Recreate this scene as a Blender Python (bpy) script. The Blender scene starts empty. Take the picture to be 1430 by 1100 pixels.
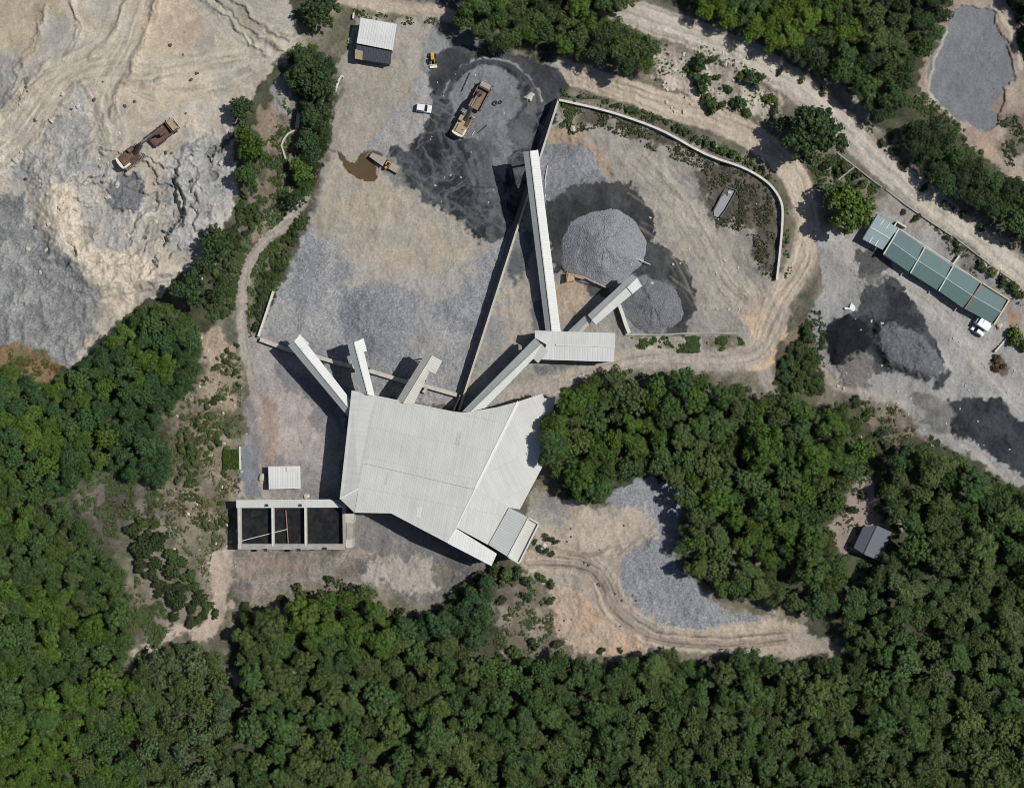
import bpy, math, random
import numpy as np
from mathutils import Vector

# ------------------------------------------------------------------ basics
S = 0.22          # metres per photo pixel on the yard level
H = 400.0         # drone height
LIT = 1.05
sc = bpy.context.scene
col = sc.collection
random.seed(7)
RNG = np.random.RandomState(11)


def lin(c):
    c = c / 255.0
    return c / 12.92 if c <= 0.04045 else ((c + 0.055) / 1.055) ** 2.4


def C(r, g, b):
    return np.array([lin(r), lin(g), lin(b)], dtype=np.float32) / LIT


def P(px, py, z=0.0):
    k = S * (H - z) / H
    return ((px - 715.0) * k, (550.0 - py) * k, z)


def sstep(a, b, x):
    t = np.clip((x - a) / (b - a), 0, 1)
    return t * t * (3 - 2 * t)


# ------------------------------------------------------------------ noise
_tabs = {}


def vn(x, y, seed):
    if seed not in _tabs:
        _tabs[seed] = np.random.RandomState(seed).rand(256, 256).astype(np.float32)
    t = _tabs[seed]
    xf = np.floor(x); yf = np.floor(y)
    fx = x - xf; fy = y - yf
    xi = xf.astype(np.int32) & 255; yi = yf.astype(np.int32) & 255
    x1 = (xi + 1) & 255; y1 = (yi + 1) & 255
    fx = fx * fx * (3 - 2 * fx); fy = fy * fy * (3 - 2 * fy)
    a = t[yi, xi]; b = t[yi, x1]; c = t[y1, xi]; d = t[y1, x1]
    return a + (b - a) * fx + (c - a) * fy + (a - b - c + d) * fx * fy


def fbm(x, y, octs, seed, gain=0.5):
    s = np.zeros(np.shape(x), np.float32); amp = 1.0; tot = 0.0
    ca, sa = math.cos(0.65), math.sin(0.65)
    for o in range(octs):
        s += amp * (vn(x, y, seed + o) * 2 - 1)
        tot += amp
        x, y = (ca * x - sa * y) * 2.03 + 17.3, (sa * x + ca * y) * 2.03 + 5.1
        amp *= gain
    return (s / tot * 1.7).astype(np.float32)


def ridged(x, y, octs, seed):
    s = np.zeros(np.shape(x), np.float32); amp = 1.0; tot = 0.0
    ca, sa = math.cos(0.8), math.sin(0.8)
    for o in range(octs):
        n = 1 - np.abs(vn(x, y, seed + o) * 2 - 1)
        s += amp * n * n; tot += amp
        x, y = (ca * x - sa * y) * 2.1 + 3.3, (sa * x + ca * y) * 2.1 + 9.1
        amp *= 0.5
    return s / tot


# ------------------------------------------------------------------ ground grid (photo pixel space)
def axis(a, b, step, lo, hi):
    core = np.arange(a, b + 0.01, step)
    pad = 130
    left = np.arange(a - pad, a, 3.0); right = np.arange(b + 3.0, b + pad, 3.0)
    fl = []; d = 6.0; v = left[0]
    while v > lo:
        v -= d; d *= 1.22; fl.append(v)
    fr = []; d = 6.0; v = right[-1]
    while v < hi:
        v += d; d *= 1.22; fr.append(v)
    return np.concatenate([np.array(fl[::-1]), left, core, right, np.array(fr)]).astype(np.float32)


UX = axis(0, 1430, 1.35, -9000, 10400)
VY = axis(0, 1100, 1.35, -9000, 10100)
U, V = np.meshgrid(UX, VY)
NY, NX = U.shape

n_low = fbm(U / 75, V / 75, 4, 100)
n_mid = fbm(U / 19, V / 19, 4, 120)
n_fin = fbm(U / 9, V / 9, 5, 140, 0.85)
n_mic = (np.random.RandomState(5).rand(NY, NX).astype(np.float32) * 2 - 1)
n_alt = fbm(U / 33, V / 33, 5, 160)
_wx = U + 16 * fbm(U / 26, V / 26, 3, 170); _wy = V + 16 * fbm(U / 26, V / 26, 3, 180)
n_wsp = (ridged(_wx / 21, _wy / 21, 4, 190) - 0.42).astype(np.float32) * 2.2
_wx = U + 7 * fbm(U / 12, V / 12, 3, 270); _wy = V + 7 * fbm(U / 12, V / 12, 3, 275)
n_ws2 = (ridged((_wx + .4 * _wy) / 7.5, (_wy - .4 * _wx) / 13, 3, 280) - 0.42).astype(np.float32) * 2.0
W1x = fbm(U / 34, V / 34, 4, 200, 0.6); W1y = fbm(U / 34, V / 34, 4, 220, 0.6)
W2x = fbm(U / 9, V / 9, 3, 240, 0.6); W2y = fbm(U / 9, V / 9, 3, 260, 0.6)

# ------------------------------------------------------------------ base relief
def wall_x(y):
    return 779 - (np.clip(y, 139, 572) - 139) * 139.0 / 433.0


def base_z(u, v):
    hgt = 4.5 - 1.5 * sstep(140, 570, v)
    t_mid = sstep(-3.6, -1.0, u - wall_x(v))
    t_top = sstep(768, 905, u) * (1 - sstep(137, 139.5, v))
    t_bot = sstep(600, 740, u) * sstep(570, 574, v)
    mid = t_mid * sstep(137, 139.5, v) * (1 - sstep(570, 574, v))
    z = hgt * np.clip(mid + t_top + t_bot, 0, 1)
    xb = np.interp(v, [-9000, 0, 150, 220, 300, 400, 480, 600, 770, 1100, 9900],
                   [490, 490, 472, 457, 432, 378, 362, 345, 322, 318, 318])
    z = z + 4.0 * sstep(4, 75, xb - u) + 5.0 * sstep(120, 420, xb - u) * sstep(430, 640, v)
    return z


Z = base_z(U, V).astype(np.float32)
Z += 0.04 * n_mid + 0.02 * n_fin
COL = np.zeros((NY, NX, 3), np.float32)
ROUGHK = np.zeros((NY, NX), np.float32)      # gravel grain amount

# forest floor
COL[:] = C(74, 76, 54)
COL *= (1 + 0.35 * n_mid + 0.35 * n_fin + .2 * n_mic)[..., None]


def win(x0, y0, x1, y1):
    i0 = max(0, np.searchsorted(UX, x0) - 1); i1 = min(NX, np.searchsorted(UX, x1) + 1)
    j0 = max(0, np.searchsorted(VY, y0) - 1); j1 = min(NY, np.searchsorted(VY, y1) + 1)
    return slice(j0, j1), slice(i0, i1)


def sdf(px, py, pts):
    d = np.full(px.shape, 1e9, np.float32); inside = np.zeros(px.shape, bool)
    n = len(pts)
    for i in range(n):
        ax, ay = pts[i]; bx, by = pts[(i + 1) % n]
        ex, ey = bx - ax, by - ay
        t = np.clip(((px - ax) * ex + (py - ay) * ey) / (ex * ex + ey * ey + 1e-9), 0, 1)
        d = np.minimum(d, (px - ax - t * ex) ** 2 + (py - ay - t * ey) ** 2)
        if ay != by:
            cond = ((ay > py) != (by > py)) & (px < (bx - ax) * (py - ay) / (by - ay) + ax)
            inside ^= cond
    d = np.sqrt(d)
    return np.where(inside, -d, d)


def polymask(pts, feather, warp=8, warp2=2.5):
    xs = [p[0] for p in pts]; ys = [p[1] for p in pts]
    m = feather + warp * 1.6 + warp2 * 1.6 + 4
    w = win(min(xs) - m, min(ys) - m, max(xs) + m, max(ys) + m)
    x = U[w] + warp * W1x[w] + warp2 * W2x[w]
    y = V[w] + warp * W1y[w] + warp2 * W2y[w]
    return w, 1 - sstep(-feather, feather, sdf(x, y, pts))


def blend(w, m, c, var=(0.07, 0.08, 0.07, 0.05), c2=None, grain=None):
    wk = var[4] if len(var) > 4 else 0.06
    t = (wk * n_wsp[w] + .06 * n_ws2[w] + var[0] * n_low[w] + var[1] * n_mid[w] + var[2] * n_fin[w] + var[3] * n_mic[w])
    c = np.asarray(c, np.float32)
    tgt = np.broadcast_to(c, t.shape + (3,))
    if c2 is not None:
        k = sstep(-0.35, 0.45, n_alt[w] + 0.3 * n_mid[w])[..., None]
        tgt = tgt * (1 - k) + np.asarray(c2, np.float32) * k
    tgt = tgt * (1 + t)[..., None]
    COL[w] = COL[w] * (1 - m[..., None]) + tgt * m[..., None]
    if grain is not None:
        ROUGHK[w] = ROUGHK[w] * (1 - m) + grain * m


def area(pts, c, feather=5, warp=8, warp2=2.5, op=1.0, var=(0.07, 0.08, 0.07, 0.05), c2=None, dz=0, bump=None, grain=0.3, dzf=0, rag=0):
    if rag:
        w, m = polymask(pts, rag, warp, warp2)
        m = sstep(.36, .64, m + (.24 * n_mid[w] + .16 * n_ws2[w] + .2 * n_fin[w] + .12 * n_wsp[w]) * np.clip(4 * m * (1 - m), 0, 1))
    else:
        w, m = polymask(pts, feather * 0.55, warp, warp2 * 1.5)
    blend(w, m * op, c, var, c2, grain)
    if dz and dzf:
        w2, m2 = polymask(pts, dzf, warp, 0)
        Z[w2] += dz * m2
    elif dz:
        Z[w] += dz * m
    if bump is not None:
        Z[w] += m * (bump[0] * n_mid[w] + bump[1] * n_fin[w] + (bump[2] * n_mic[w] if len(bump) > 2 else 0))


def poly_dist(px, py, pts):
    d = np.full(px.shape, 1e9, np.float32); s = np.zeros(px.shape, np.float32); sg = np.zeros(px.shape, np.float32)
    acc = 0.0
    for (ax, ay), (bx, by) in zip(pts[:-1], pts[1:]):
        ex, ey = bx - ax, by - ay
        L = math.hypot(ex, ey) + 1e-6
        t = np.clip(((px - ax) * ex + (py - ay) * ey) / (L * L), 0, 1)
        dd = np.hypot(px - ax - t * ex, py - ay - t * ey)
        near = dd < d
        d = np.where(near, dd, d); s = np.where(near, acc + t * L, s)
        sg = np.where(near, np.sign(ex * (py - ay) - ey * (px - ax)), sg)
        acc += L
    return d, s, d * sg


def curve(pts, n=8):
    out = []
    p = [pts[0]] + list(pts) + [pts[-1]]
    for i in range(1, len(p) - 2):
        for k in range(n):
            t = k / n
            a, b, c, d = p[i - 1], p[i], p[i + 1], p[i + 2]
            out.append(tuple(0.5 * (2 * b[j] + (c[j] - a[j]) * t + (2 * a[j] - 5 * b[j] + 4 * c[j] - d[j]) * t * t
                                    + (3 * b[j] - a[j] - 3 * c[j] + d[j]) * t ** 3) for j in (0, 1)))
    out.append(tuple(pts[-1]))
    return out


def stroke(pts, width, c=None, feather=3, op=1.0, warp=2, warp2=1.2, streak=0.0, dz=0, smooth=True, var=(0.05, 0.05, 0.05, 0.04), broken=0.0, grain=None, seed=300):
    pts = curve(pts) if smooth and len(pts) > 2 else list(pts)
    xs = [p[0] for p in pts]; ys = [p[1] for p in pts]
    mg = width + feather + warp * 1.6 + warp2 * 1.6 + 3
    w = win(min(xs) - mg, min(ys) - mg, max(xs) + mg, max(ys) + mg)
    x = U[w] + warp * W1x[w] + warp2 * W2x[w]; y = V[w] + warp * W1y[w] + warp2 * W2y[w]
    d, s, sd = poly_dist(x, y, pts)
    m = (1 - sstep(width / 2 - feather, width / 2 + feather, d)) * op
    if broken:
        m = m * sstep(-broken, 0.3, fbm(s / 22, sd / 6, 3, seed))
    if c is not None:
        cc = np.asarray(c, np.float32)
        blend(w, m, cc, var, None, grain)
        if streak:
            st = fbm(s / 60, sd / 3.2, 3, seed + 9)
            COL[w] *= (1 + streak * st * np.clip(m, 0, 1))[..., None]
            Z[w] += 0.10 * st * m
    if dz:
        Z[w] += dz * m


def ruts(pts, gap, c, op=0.35, width=2.2, dz=-0.08, broken=0.5, seed=311):
    pts = curve(pts)
    a = np.array(pts); t = np.gradient(a, axis=0); t /= np.linalg.norm(t, axis=1)[:, None] + 1e-6
    nrm = np.stack([-t[:, 1], t[:, 0]], 1)
    for sgn in (-1, 1):
        q = a + nrm * gap / 2 * sgn
        stroke([tuple(p) for p in q], width, c, 1.4, op, 1.5, 0.8, smooth=False, dz=dz, broken=broken, seed=seed + sgn)


def offset_line(pts, off):
    a = np.array(curve(pts)); t = np.gradient(a, axis=0); t /= np.linalg.norm(t, axis=1)[:, None] + 1e-6
    return [tuple(p) for p in a + np.stack([-t[:, 1], t[:, 0]], 1) * off]


# ============================================================ GROUND COLOURS
# scrub all around the works before the yards are laid over it
area([(470, -20), (640, -20), (760, 90), (1000, 60), (1180, 160), (1450, 360), (1450, 690), (1300, 620), (1200, 560), (1060, 560), (780, 560),
      (760, 700), (980, 690), (1120, 860), (1120, 925), (760, 925), (700, 860), (340, 870), (300, 940), (170, 960), (190, 860), (150, 720), (240, 640),
      (230, 560), (300, 450), (330, 330), (400, 100)], C(122, 113, 95), 10, 12, 4, var=(0.14, 0.24, 0.22, 0.14, .14), c2=C(92, 90, 70), bump=(0.2, 0.16))

# ---- quarry, upper left
Q = [(-140, -140), (425, -140), (413, 0), (404, 60), (372, 108), (338, 160), (324, 200), (330, 240), (322, 300), (280, 355), (228, 408),
     (172, 448), (130, 492), (97, 516), (45, 490), (-140, 470)]
area(Q, C(176, 163, 144), 4, 6, 3, var=(0.07, 0.11, 0.09, 0.06), c2=C(163, 154, 140), grain=0.35)
area([(-140, -40), (60, -40), (95, 20), (70, 60), (40, 90), (-140, 110)], C(168, 152, 126), 16, 14, 4, var=(0.1, 0.18, 0.12, 0.06))
area([(60, 20), (100, 20), (112, 60), (70, 100), (40, 110)], C(164, 158, 146), 10, 10, 4, rag=16)
area([(-140, 80), (20, 70), (40, 105), (20, 150), (-140, 190)], C(142, 138, 129), 10, 10, 4, c2=C(154, 149, 138), rag=16)
area([(185, -30), (270, -30), (280, 40), (262, 80), (225, 90), (190, 70)], C(180, 160, 134), 20, 12, 5, var=(0.08, 0.12, 0.1, 0.05))
area([(175, 80), (300, 90), (300, 140), (230, 150), (150, 150)], C(186, 170, 143), 22, 12, 4)
area([(110, 125), (150, 130), (160, 200), (130, 250), (70, 260), (40, 230), (70, 180)], C(160, 157, 149), 12, 12, 5, var=(0.08, 0.14, 0.12, 0.08), c2=C(146, 144, 138), bump=(0.25, 0.2), grain=0.5)
area([(-20, 215), (70, 190), (150, 215), (165, 260), (120, 300), (20, 260)], C(150, 149, 145), 16, 10, 5, c2=C(164, 158, 147), bump=(0.2, 0.15), grain=0.5)
area([(235, 215), (300, 190), (322, 205), (330, 250), (318, 300), (275, 355), (230, 340), (220, 270)], C(163, 160, 153), 12, 9, 5, var=(0.08, 0.12, 0.12, 0.08), c2=C(143, 142, 138), bump=(0.3, 0.2), grain=0.4)
area([(55, 265), (85, 255), (120, 300), (125, 335), (200, 350), (225, 375), (190, 430), (160, 440), (130, 395), (90, 350), (60, 330)], C(192, 177, 154), 9, 10, 4, var=(0.06, 0.12, 0.1, 0.06), bump=(0.25, 0.15))
area([(105, 270), (140, 255), (200, 260), (220, 300), (200, 340), (150, 345), (115, 320)], C(156, 153, 146), 12, 10, 4, c2=C(172, 165, 152), bump=(0.3, 0.15))
area([(-140, 250), (30, 275), (60, 325), (95, 350), (128, 392), (142, 415), (135, 460), (97, 514), (45, 488), (-140, 468)], C(127, 127, 125), 7, 8, 4, var=(0.07, 0.1, 0.12, 0.14), c2=C(140, 139, 136), bump=(0.3, 0.15, 0.06), grain=1.0)
area([(-140, 250), (25, 280), (40, 330), (-140, 380)], C(108, 109, 108), 12, 10, 4, op=0.7, var=(0.06, 0.1, 0.12, 0.12), grain=1.0)
area([(62, 330), (95, 352), (125, 395), (150, 430), (135, 400), (100, 330), (80, 310)], C(176, 166, 148), 6, 6, 3, op=0.7)
area([(162, 246), (200, 246), (204, 272), (195, 290), (170, 292), (150, 285), (155, 262)], C(112, 113, 114), 4, 5, 3, var=(0.04, 0.06, 0.1, 0.12), grain=1.0, dz=0.8)
area([(-140, 480), (30, 478), (60, 488), (82, 512), (70, 530), (30, 535), (-140, 520)], C(126, 100, 66), 6, 8, 4, var=(0.1, 0.2, 0.2, 0.1), c2=C(104, 96, 60))

# quarry relief
wq, mq = polymask(Q, 16, 6, 3)
rx = U[wq] + 14 * W1x[wq]; ry = V[wq] + 14 * W1y[wq]
rg = ridged((rx + 0.6 * ry) / 52, (ry - 0.6 * rx) / 95, 5, 400)
rg2 = ridged((rx + .7 * ry) / 12, (ry - .7 * rx) / 34, 4, 430)
calm = 1 - 0.75 * sstep(60, 20, np.abs((rx - 60) + (ry - 170) * 0.7))
exc = sstep(35, 70, np.hypot((rx - 207), (ry - 203)))
flatq = 0.28 + 0.72 * np.clip(sstep(170, 255, ry + 0.25 * rx - 30) + sstep(75, 30, rx) * sstep(60, 110, ry), 0, 1)
Z[wq] += mq * flatq * (1.9 * (rg - 0.4) + 0.34 * (rg2 - 0.4) + 0.25 * n_mid[wq] + 0.12 * n_fin[wq] * (0.4 + rg)) * (0.35 + 0.65 * exc) * (0.45 + 0.55 * calm)
COL[wq] *= (1 + mq * flatq * 0.2 * (rg2 - 0.45) + mq * 0.08 * (rg - 0.45) + mq * 0.08 * n_wsp[wq])[..., None]

# haul roads in the quarry
TR = C(184, 172, 148)
stroke([(-30, 245), (20, 205), (60, 150), (95, 105), (150, 92), (230, 95), (310, 80), (370, 70), (410, 60)], 34, TR, 12, 0.65, 5, 2, streak=0.14, seed=510)
stroke([(-40, 205), (25, 150), (60, 105), (110, 85), (150, 60), (180, -20)], 26, C(180, 167, 142), 10, 0.6, 5, 2, streak=0.16, seed=520)
stroke([(205, -20), (180, 50), (155, 100), (135, 150), (150, 195)], 24, C(183, 170, 147), 9, 0.6, 5, 2, streak=0.16, seed=530)
stroke([(270, -20), (320, 35), (365, 68), (400, 60)], 24, C(182, 171, 153), 6, 0.7, 4, 2, streak=0.2, seed=540)
for k, (pts, g) in enumerate([([(-20, 235), (30, 190), (70, 140), (120, 105), (200, 100)], 9), ([(-20, 215), (20, 180), (55, 130), (100, 100), (150, 75), (175, 0)], 9),
                 ([(200, 0), (175, 60), (150, 110), (140, 160), (150, 195)], 9), ([(275, 0), (320, 40), (362, 70)], 12), ([(120, 120), (135, 150), (140, 185)], 8),
                 ([(160, 120), (200, 110), (260, 95), (330, 80)], 10), ([(300, 0), (340, 35), (375, 60)], 12), ([(150, 110), (155, 150), (170, 185)], 8)]):
    ruts(pts, g, C(138, 126, 106), 0.5, 2.6, -0.22, 0.6, 550 + 3 * k)
# graded sweeps: many faint wheel lines side by side
qs = np.random.RandomState(17)
SWEEP = [[(-40, 250), (20, 205), (60, 150), (95, 108), (150, 92), (230, 95), (310, 82), (372, 68), (420, 60)], [(-40, 200), (25, 150), (60, 105), (110, 85), (150, 58), (180, -30)],
         [(205, -30), (180, 50), (155, 100), (138, 150), (150, 200)], [(262, -30), (318, 35), (365, 72), (405, 66)], [(290, -30), (345, 30), (410, 55)], [(170, 110), (230, 130), (300, 120), (350, 100)], [(120, 110), (148, 150), (160, 190), (150, 230)]]
for k, pth in enumerate(SWEEP):
    for off in np.arange(-17, 18, 4.2):
        o_ = off + qs.uniform(-1.2, 1.2)
        lightc = qs.rand() < .55
        stroke(offset_line(pth, o_), qs.uniform(2.0, 4.5), C(192, 181, 160) if lightc else C(136, 128, 113), 1.5, qs.uniform(.25, .55), 3, 1, smooth=False, broken=qs.uniform(.1, .6), seed=1500 + 13 * k + int(off) % 11, dz=(.06 if lightc else -.12))
# scarps and cracks (real depth)
for k, (pts, wd, dp) in enumerate([([(246, 250), (240, 275), (247, 300), (238, 320), (228, 345)], 5, -2.4), ([(252, 262), (257, 285), (250, 305)], 5, -2.0),
                    ([(328, 192), (310, 202), (292, 225)], 4, -1.6), ([(30, 105), (32, 125), (22, 140)], 4, -1.6), ([(98, 335), (104, 345), (112, 358)], 4, -1.8),
                    ([(296, 206), (293, 228), (300, 250)], 4, -1.2)]):
    stroke(pts, wd, None, 2.2, 1.0, 7, 5, dz=dp)
    stroke(pts, wd + 4, C(84, 80, 74), 3, 0.6, 7, 5, broken=.5, seed=1700 + k)
# benches of the quarry bowl and the ridges between the haul lanes
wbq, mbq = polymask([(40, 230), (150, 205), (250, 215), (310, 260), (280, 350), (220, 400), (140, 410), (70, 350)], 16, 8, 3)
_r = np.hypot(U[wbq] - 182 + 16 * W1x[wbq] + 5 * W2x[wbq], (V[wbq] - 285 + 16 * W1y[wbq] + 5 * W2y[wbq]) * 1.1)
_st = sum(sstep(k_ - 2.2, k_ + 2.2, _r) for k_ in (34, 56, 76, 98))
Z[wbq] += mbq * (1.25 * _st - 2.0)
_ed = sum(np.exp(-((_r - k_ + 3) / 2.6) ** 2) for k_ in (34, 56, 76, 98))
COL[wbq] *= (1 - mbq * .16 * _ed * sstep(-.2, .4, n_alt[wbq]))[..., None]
for k, (pts, o_, dz_) in enumerate([([(272, -20), (318, 30), (372, 76)], 0, 1.1), ([(290, -20), (340, 32), (392, 66)], 0, 1.3), ([(312, -20), (362, 30), (405, 52)], 0, 1.1), ([(190, 90), (170, 120), (160, 160)], 0, .8),
                    ([(225, 110), (190, 118), (176, 125)], 0, .9), ([(-30, 262), (30, 222), (75, 165), (115, 118)], 0, 1.0), ([(-30, 180), (20, 135), (60, 92)], 0, .9), ([(225, -20), (205, 45), (180, 95)], 0, .9), ([(180, -20), (160, 40), (128, 78)], 0, .8),
                    ([(300, 190), (265, 210), (250, 240)], 0, 1.2), ([(60, 0), (48, 60), (20, 100)], 0, 1.2), ([(98, -10), (112, 40), (90, 80)], 0, 1.0)]):
    stroke(pts, 9, None, 4.5, 1, 4, 2.5, dz=dz_, broken=.9, seed=1800 + k)
    stroke(offset_line(pts, 5), 3, C(120, 112, 98), 1.6, .5, 4, 2.5, smooth=False, dz=-.5, broken=.5, seed=1820 + k)
# broken rock: ridge noise with dark creases
for pts, k in (([(110, 125), (160, 135), (165, 200), (130, 250), (60, 265), (30, 225), (70, 175)], .9), ([(220, 215), (300, 185), (322, 205), (328, 250), (312, 300), (262, 358), (226, 350), (214, 280)], 1.3),
               ([(60, 250), (200, 250), (230, 330), (215, 375), (130, 380), (80, 330)], 1.0), ([(-100, 80), (40, 95), (30, 160), (-100, 190)], 1.0), ([(-40, 215), (70, 190), (60, 270), (-40, 280)], .9), ([(-60, 290), (90, 360), (135, 400), (100, 505), (40, 485), (-60, 470)], .45),
               ([(330, 60), (400, 40), (405, 70), (345, 160), (325, 200), (310, 180)], .7)):
    w, m = polymask(pts, 14, 8, 4)
    x = U[w] + 9 * W2x[w] + 10 * W1x[w]; y = V[w] + 9 * W2y[w] + 10 * W1y[w]
    r1 = ridged((x + .5 * y) / 19, (y - .5 * x) / 30, 4, 1720)
    cr = sstep(.72, .93, ridged((x - .3 * y) / 24, (y + .3 * x) / 36, 3, 1730)) * sstep(.0, .5, fbm(x / 30, y / 30, 2, 1740) + .1)
    Z[w] += m * k * (0.7 * (r1 - .4) - 0.6 * cr)
    COL[w] *= (1 - m * min(k, 1) * (.24 * cr - .14 * (r1 - .4) - .06 * n_ws2[w]))[..., None]

# ---- main yard
YARD = [(478, 118), (472, 100), (486, 60), (497, 18), (545, 26), (612, 22), (640, 60), (700, 72), (755, 95), (790, 120), (779, 140), (640, 572), (560, 560), (487, 548),
        (420, 520), (363, 474), (380, 406), (408, 350), (432, 305), (448, 260), (458, 215), (466, 160)]
area(YARD, C(160, 150, 136), 4, 4, 2.5, var=(0.06, 0.09, 0.08, 0.05, 0.08), c2=C(149, 142, 131))
area([(470, 215), (540, 250), (585, 275), (615, 300), (655, 345), (640, 380), (570, 378), (500, 365), (455, 330), (425, 320), (440, 270)], C(166, 153, 133), 14, 12, 4, var=(0.06, 0.10, 0.10, 0.06, 0.12), c2=C(154, 144, 129), rag=34)
area([(470, 100), (560, 85), (590, 95), (585, 130), (540, 180), (500, 205), (470, 190)], C(160, 149, 132), 14, 10, 3, c2=C(150, 141, 127))
area([(395, 330), (432, 318), (470, 350), (490, 378), (545, 398), (610, 392), (650, 372), (690, 338), (706, 345), (640, 572), (560, 560), (487, 548), (420, 520), (363, 474), (380, 406)],
     C(135, 135, 138), 13, 11, 4, var=(0.05, 0.06, 0.07, 0.14), c2=C(145, 144, 143), bump=(0.02, 0.03, 0.04), grain=1.0, rag=26)
area([(480, 395), (500, 372), (560, 372), (620, 385), (660, 372), (655, 400), (600, 425), (560, 420), (520, 410)], C(158, 150, 138), 14, 12, 4, op=0.75, rag=22)
area([(380, 420), (400, 440), (395, 475), (365, 470)], C(150, 148, 145), 10, 8, 3, op=0.6)
area([(570, 430), (600, 420), (620, 480), (600, 540), (570, 500)], C(150, 146, 140), 16, 12, 4, op=0.55)
area([(590, 100), (612, 108), (604, 165), (585, 195), (545, 200), (515, 225), (500, 220), (515, 195), (545, 165), (575, 140)], C(145, 144, 144), 9, 9, 3, c2=C(154, 149, 143), grain=0.7, rag=14)
area([(592, 70), (600, 50), (620, 40), (645, 75), (640, 98), (615, 108), (590, 95)], C(132, 132, 132), 7, 6, 3, c2=C(142, 140, 137))
area([(560, -30), (640, -30), (660, 40), (700, 70), (640, 75), (618, 50), (600, 20)], C(86, 86, 84), 8, 6, 4, c2=C(110, 108, 103))  # tree shade at the top of the yard, painted into the ground colour
# wet black fines
DK = C(50, 53, 58)
area([(535, 197), (560, 205), (582, 197), (600, 165), (612, 118), (628, 92), (655, 78), (700, 70), (755, 92), (785, 120), (779, 140), (722, 345), (705, 330), (690, 342), (660, 335),
      (640, 305), (610, 285), (580, 272), (560, 250), (556, 222), (540, 216)], DK, 4, 8, 4, var=(0.1, 0.18, 0.16, 0.1, 0.3), c2=C(70, 73, 77), bump=(0.05, 0.04), grain=0.5)
area([(633, 157), (629, 132), (644, 103), (672, 92), (700, 95), (722, 113), (733, 145), (717, 161), (706, 176), (735, 172), (748, 188), (738, 206), (715, 212), (707, 252), (692, 236), (678, 210), (663, 196), (640, 199), (630, 186)], C(122, 124, 128), 4, 4, 2, var=(0.05, 0.07, 0.07, 0.05, 0.08), c2=C(110, 112, 116), grain=0.5)
area([(742, 120), (752, 135), (748, 165), (736, 160), (738, 140)], C(108, 108, 108), 4, 4, 3, op=.7)
area([(655, 205), (690, 210), (700, 240), (695, 290), (670, 280), (650, 250)], C(104, 106, 110), 8, 12, 5, op=0.75, var=(.08,.14,.1,.06,.2), c2=C(84, 87, 91))
area([(712, 170), (735, 158), (752, 160), (745, 205), (720, 215), (705, 185)], C(88, 89, 91), 6, 6, 3, op=0.8)
area([(540, 215), (560, 230), (575, 262), (555, 262), (545, 240), (530, 226)], C(112, 112, 112), 7, 7, 3, op=0.8)
for k, pts in enumerate([[(560, 215), (580, 245), (620, 265), (660, 300)], [(590, 210), (600, 240), (640, 262), (680, 305)], [(610, 170), (600, 205), (612, 240), (650, 262), (690, 265)],
                         [(625, 110), (612, 160), (615, 200), (640, 240)], [(630, 200), (650, 230), (662, 262), (655, 300)], [(700, 80), (745, 110), (755, 150)], [(660, 210), (672, 240), (668, 280), (690, 320)],
                         [(575, 225), (598, 262), (640, 290), (690, 330)], [(570, 240), (610, 278), (660, 318)]]):
    stroke(pts, 7, C(104, 106, 109), 3, 0.5, 4, 2.5, streak=0.35, broken=0.3, seed=600 + 4 * k, dz=0.05)
    ruts(pts, 9, C(52, 55, 60), 0.55, 2.5, -0.1, 0.6, 640 + 3 * k)
wb = win(530, 65, 790, 350)
_bx = U[wb] + 26 * fbm(U[wb] / 40, V[wb] / 40, 3, 210); _by = V[wb] + 26 * fbm(U[wb] / 40, V[wb] / 40, 3, 215)
_fil = ridged((_bx + _by * .5) / 15, (_by - _bx * .5) / 34, 4, 225)
_lum = COL[wb] @ np.array([.3, .6, .1], np.float32)
_dk = 1 - sstep(.045, .11, _lum)
_mm = (sstep(.52, .8, _fil) * .55 * _dk)[..., None]
COL[wb] = COL[wb] * (1 - _mm) + C(116, 119, 123) * _mm
_mm = (sstep(.5, .25, _fil) * .35 * _dk)[..., None]
COL[wb] *= (1 - _mm)
KERB = [(620, 130), (630, 108), (645, 92), (668, 83), (700, 84), (728, 98), (746, 118), (757, 142)]
stroke(offset_line(KERB, -6), 9, C(66, 68, 71), 3, 0.8, 2, 1.5, smooth=False)
stroke(KERB, 4, C(158, 157, 153), 1.4, 0.9, 1.5, 1, dz=0.4, broken=1.2, seed=677)
stroke(offset_line(KERB, 5), 6, C(74, 76, 79), 2, 0.7, 2, 1, smooth=False)
# faint turning tracks over the yard
tk = np.random.RandomState(3)
for k in range(26):
    a = (tk.uniform(470, 575), tk.uniform(60, 150) if k % 2 else tk.uniform(255, 340)); ang = tk.uniform(0.9, 2.3); L = tk.uniform(50, 100); bend = tk.uniform(-0.7, 0.7)
    pts = [a]
    for q in range(4):
        a = (a[0] + math.cos(ang) * L / 4, a[1] + math.sin(ang) * L / 4); ang += bend / 3; pts.append(a)
    cc = C(142, 132, 116) if k % 2 else C(182, 170, 148)
    ruts(pts, 8, cc, 0.3, 1.9, -0.03, 0.5, 700 + 3 * k)
for k in range(16):
    a = (tk.uniform(400, 640), tk.uniform(380, 500)); ang = tk.uniform(0, 3.1); L = tk.uniform(50, 110); bend = tk.uniform(-1, 1)
    pts = [a]
    for q in range(4):
        a = (a[0] + math.cos(ang) * L / 4, a[1] + math.sin(ang) * L / 4); ang += bend / 3; pts.append(a)
    ruts(pts, 8, C(158, 154, 148), 0.2, 2.4, -0.03, 0.4, 800 + 3 * k)
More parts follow.
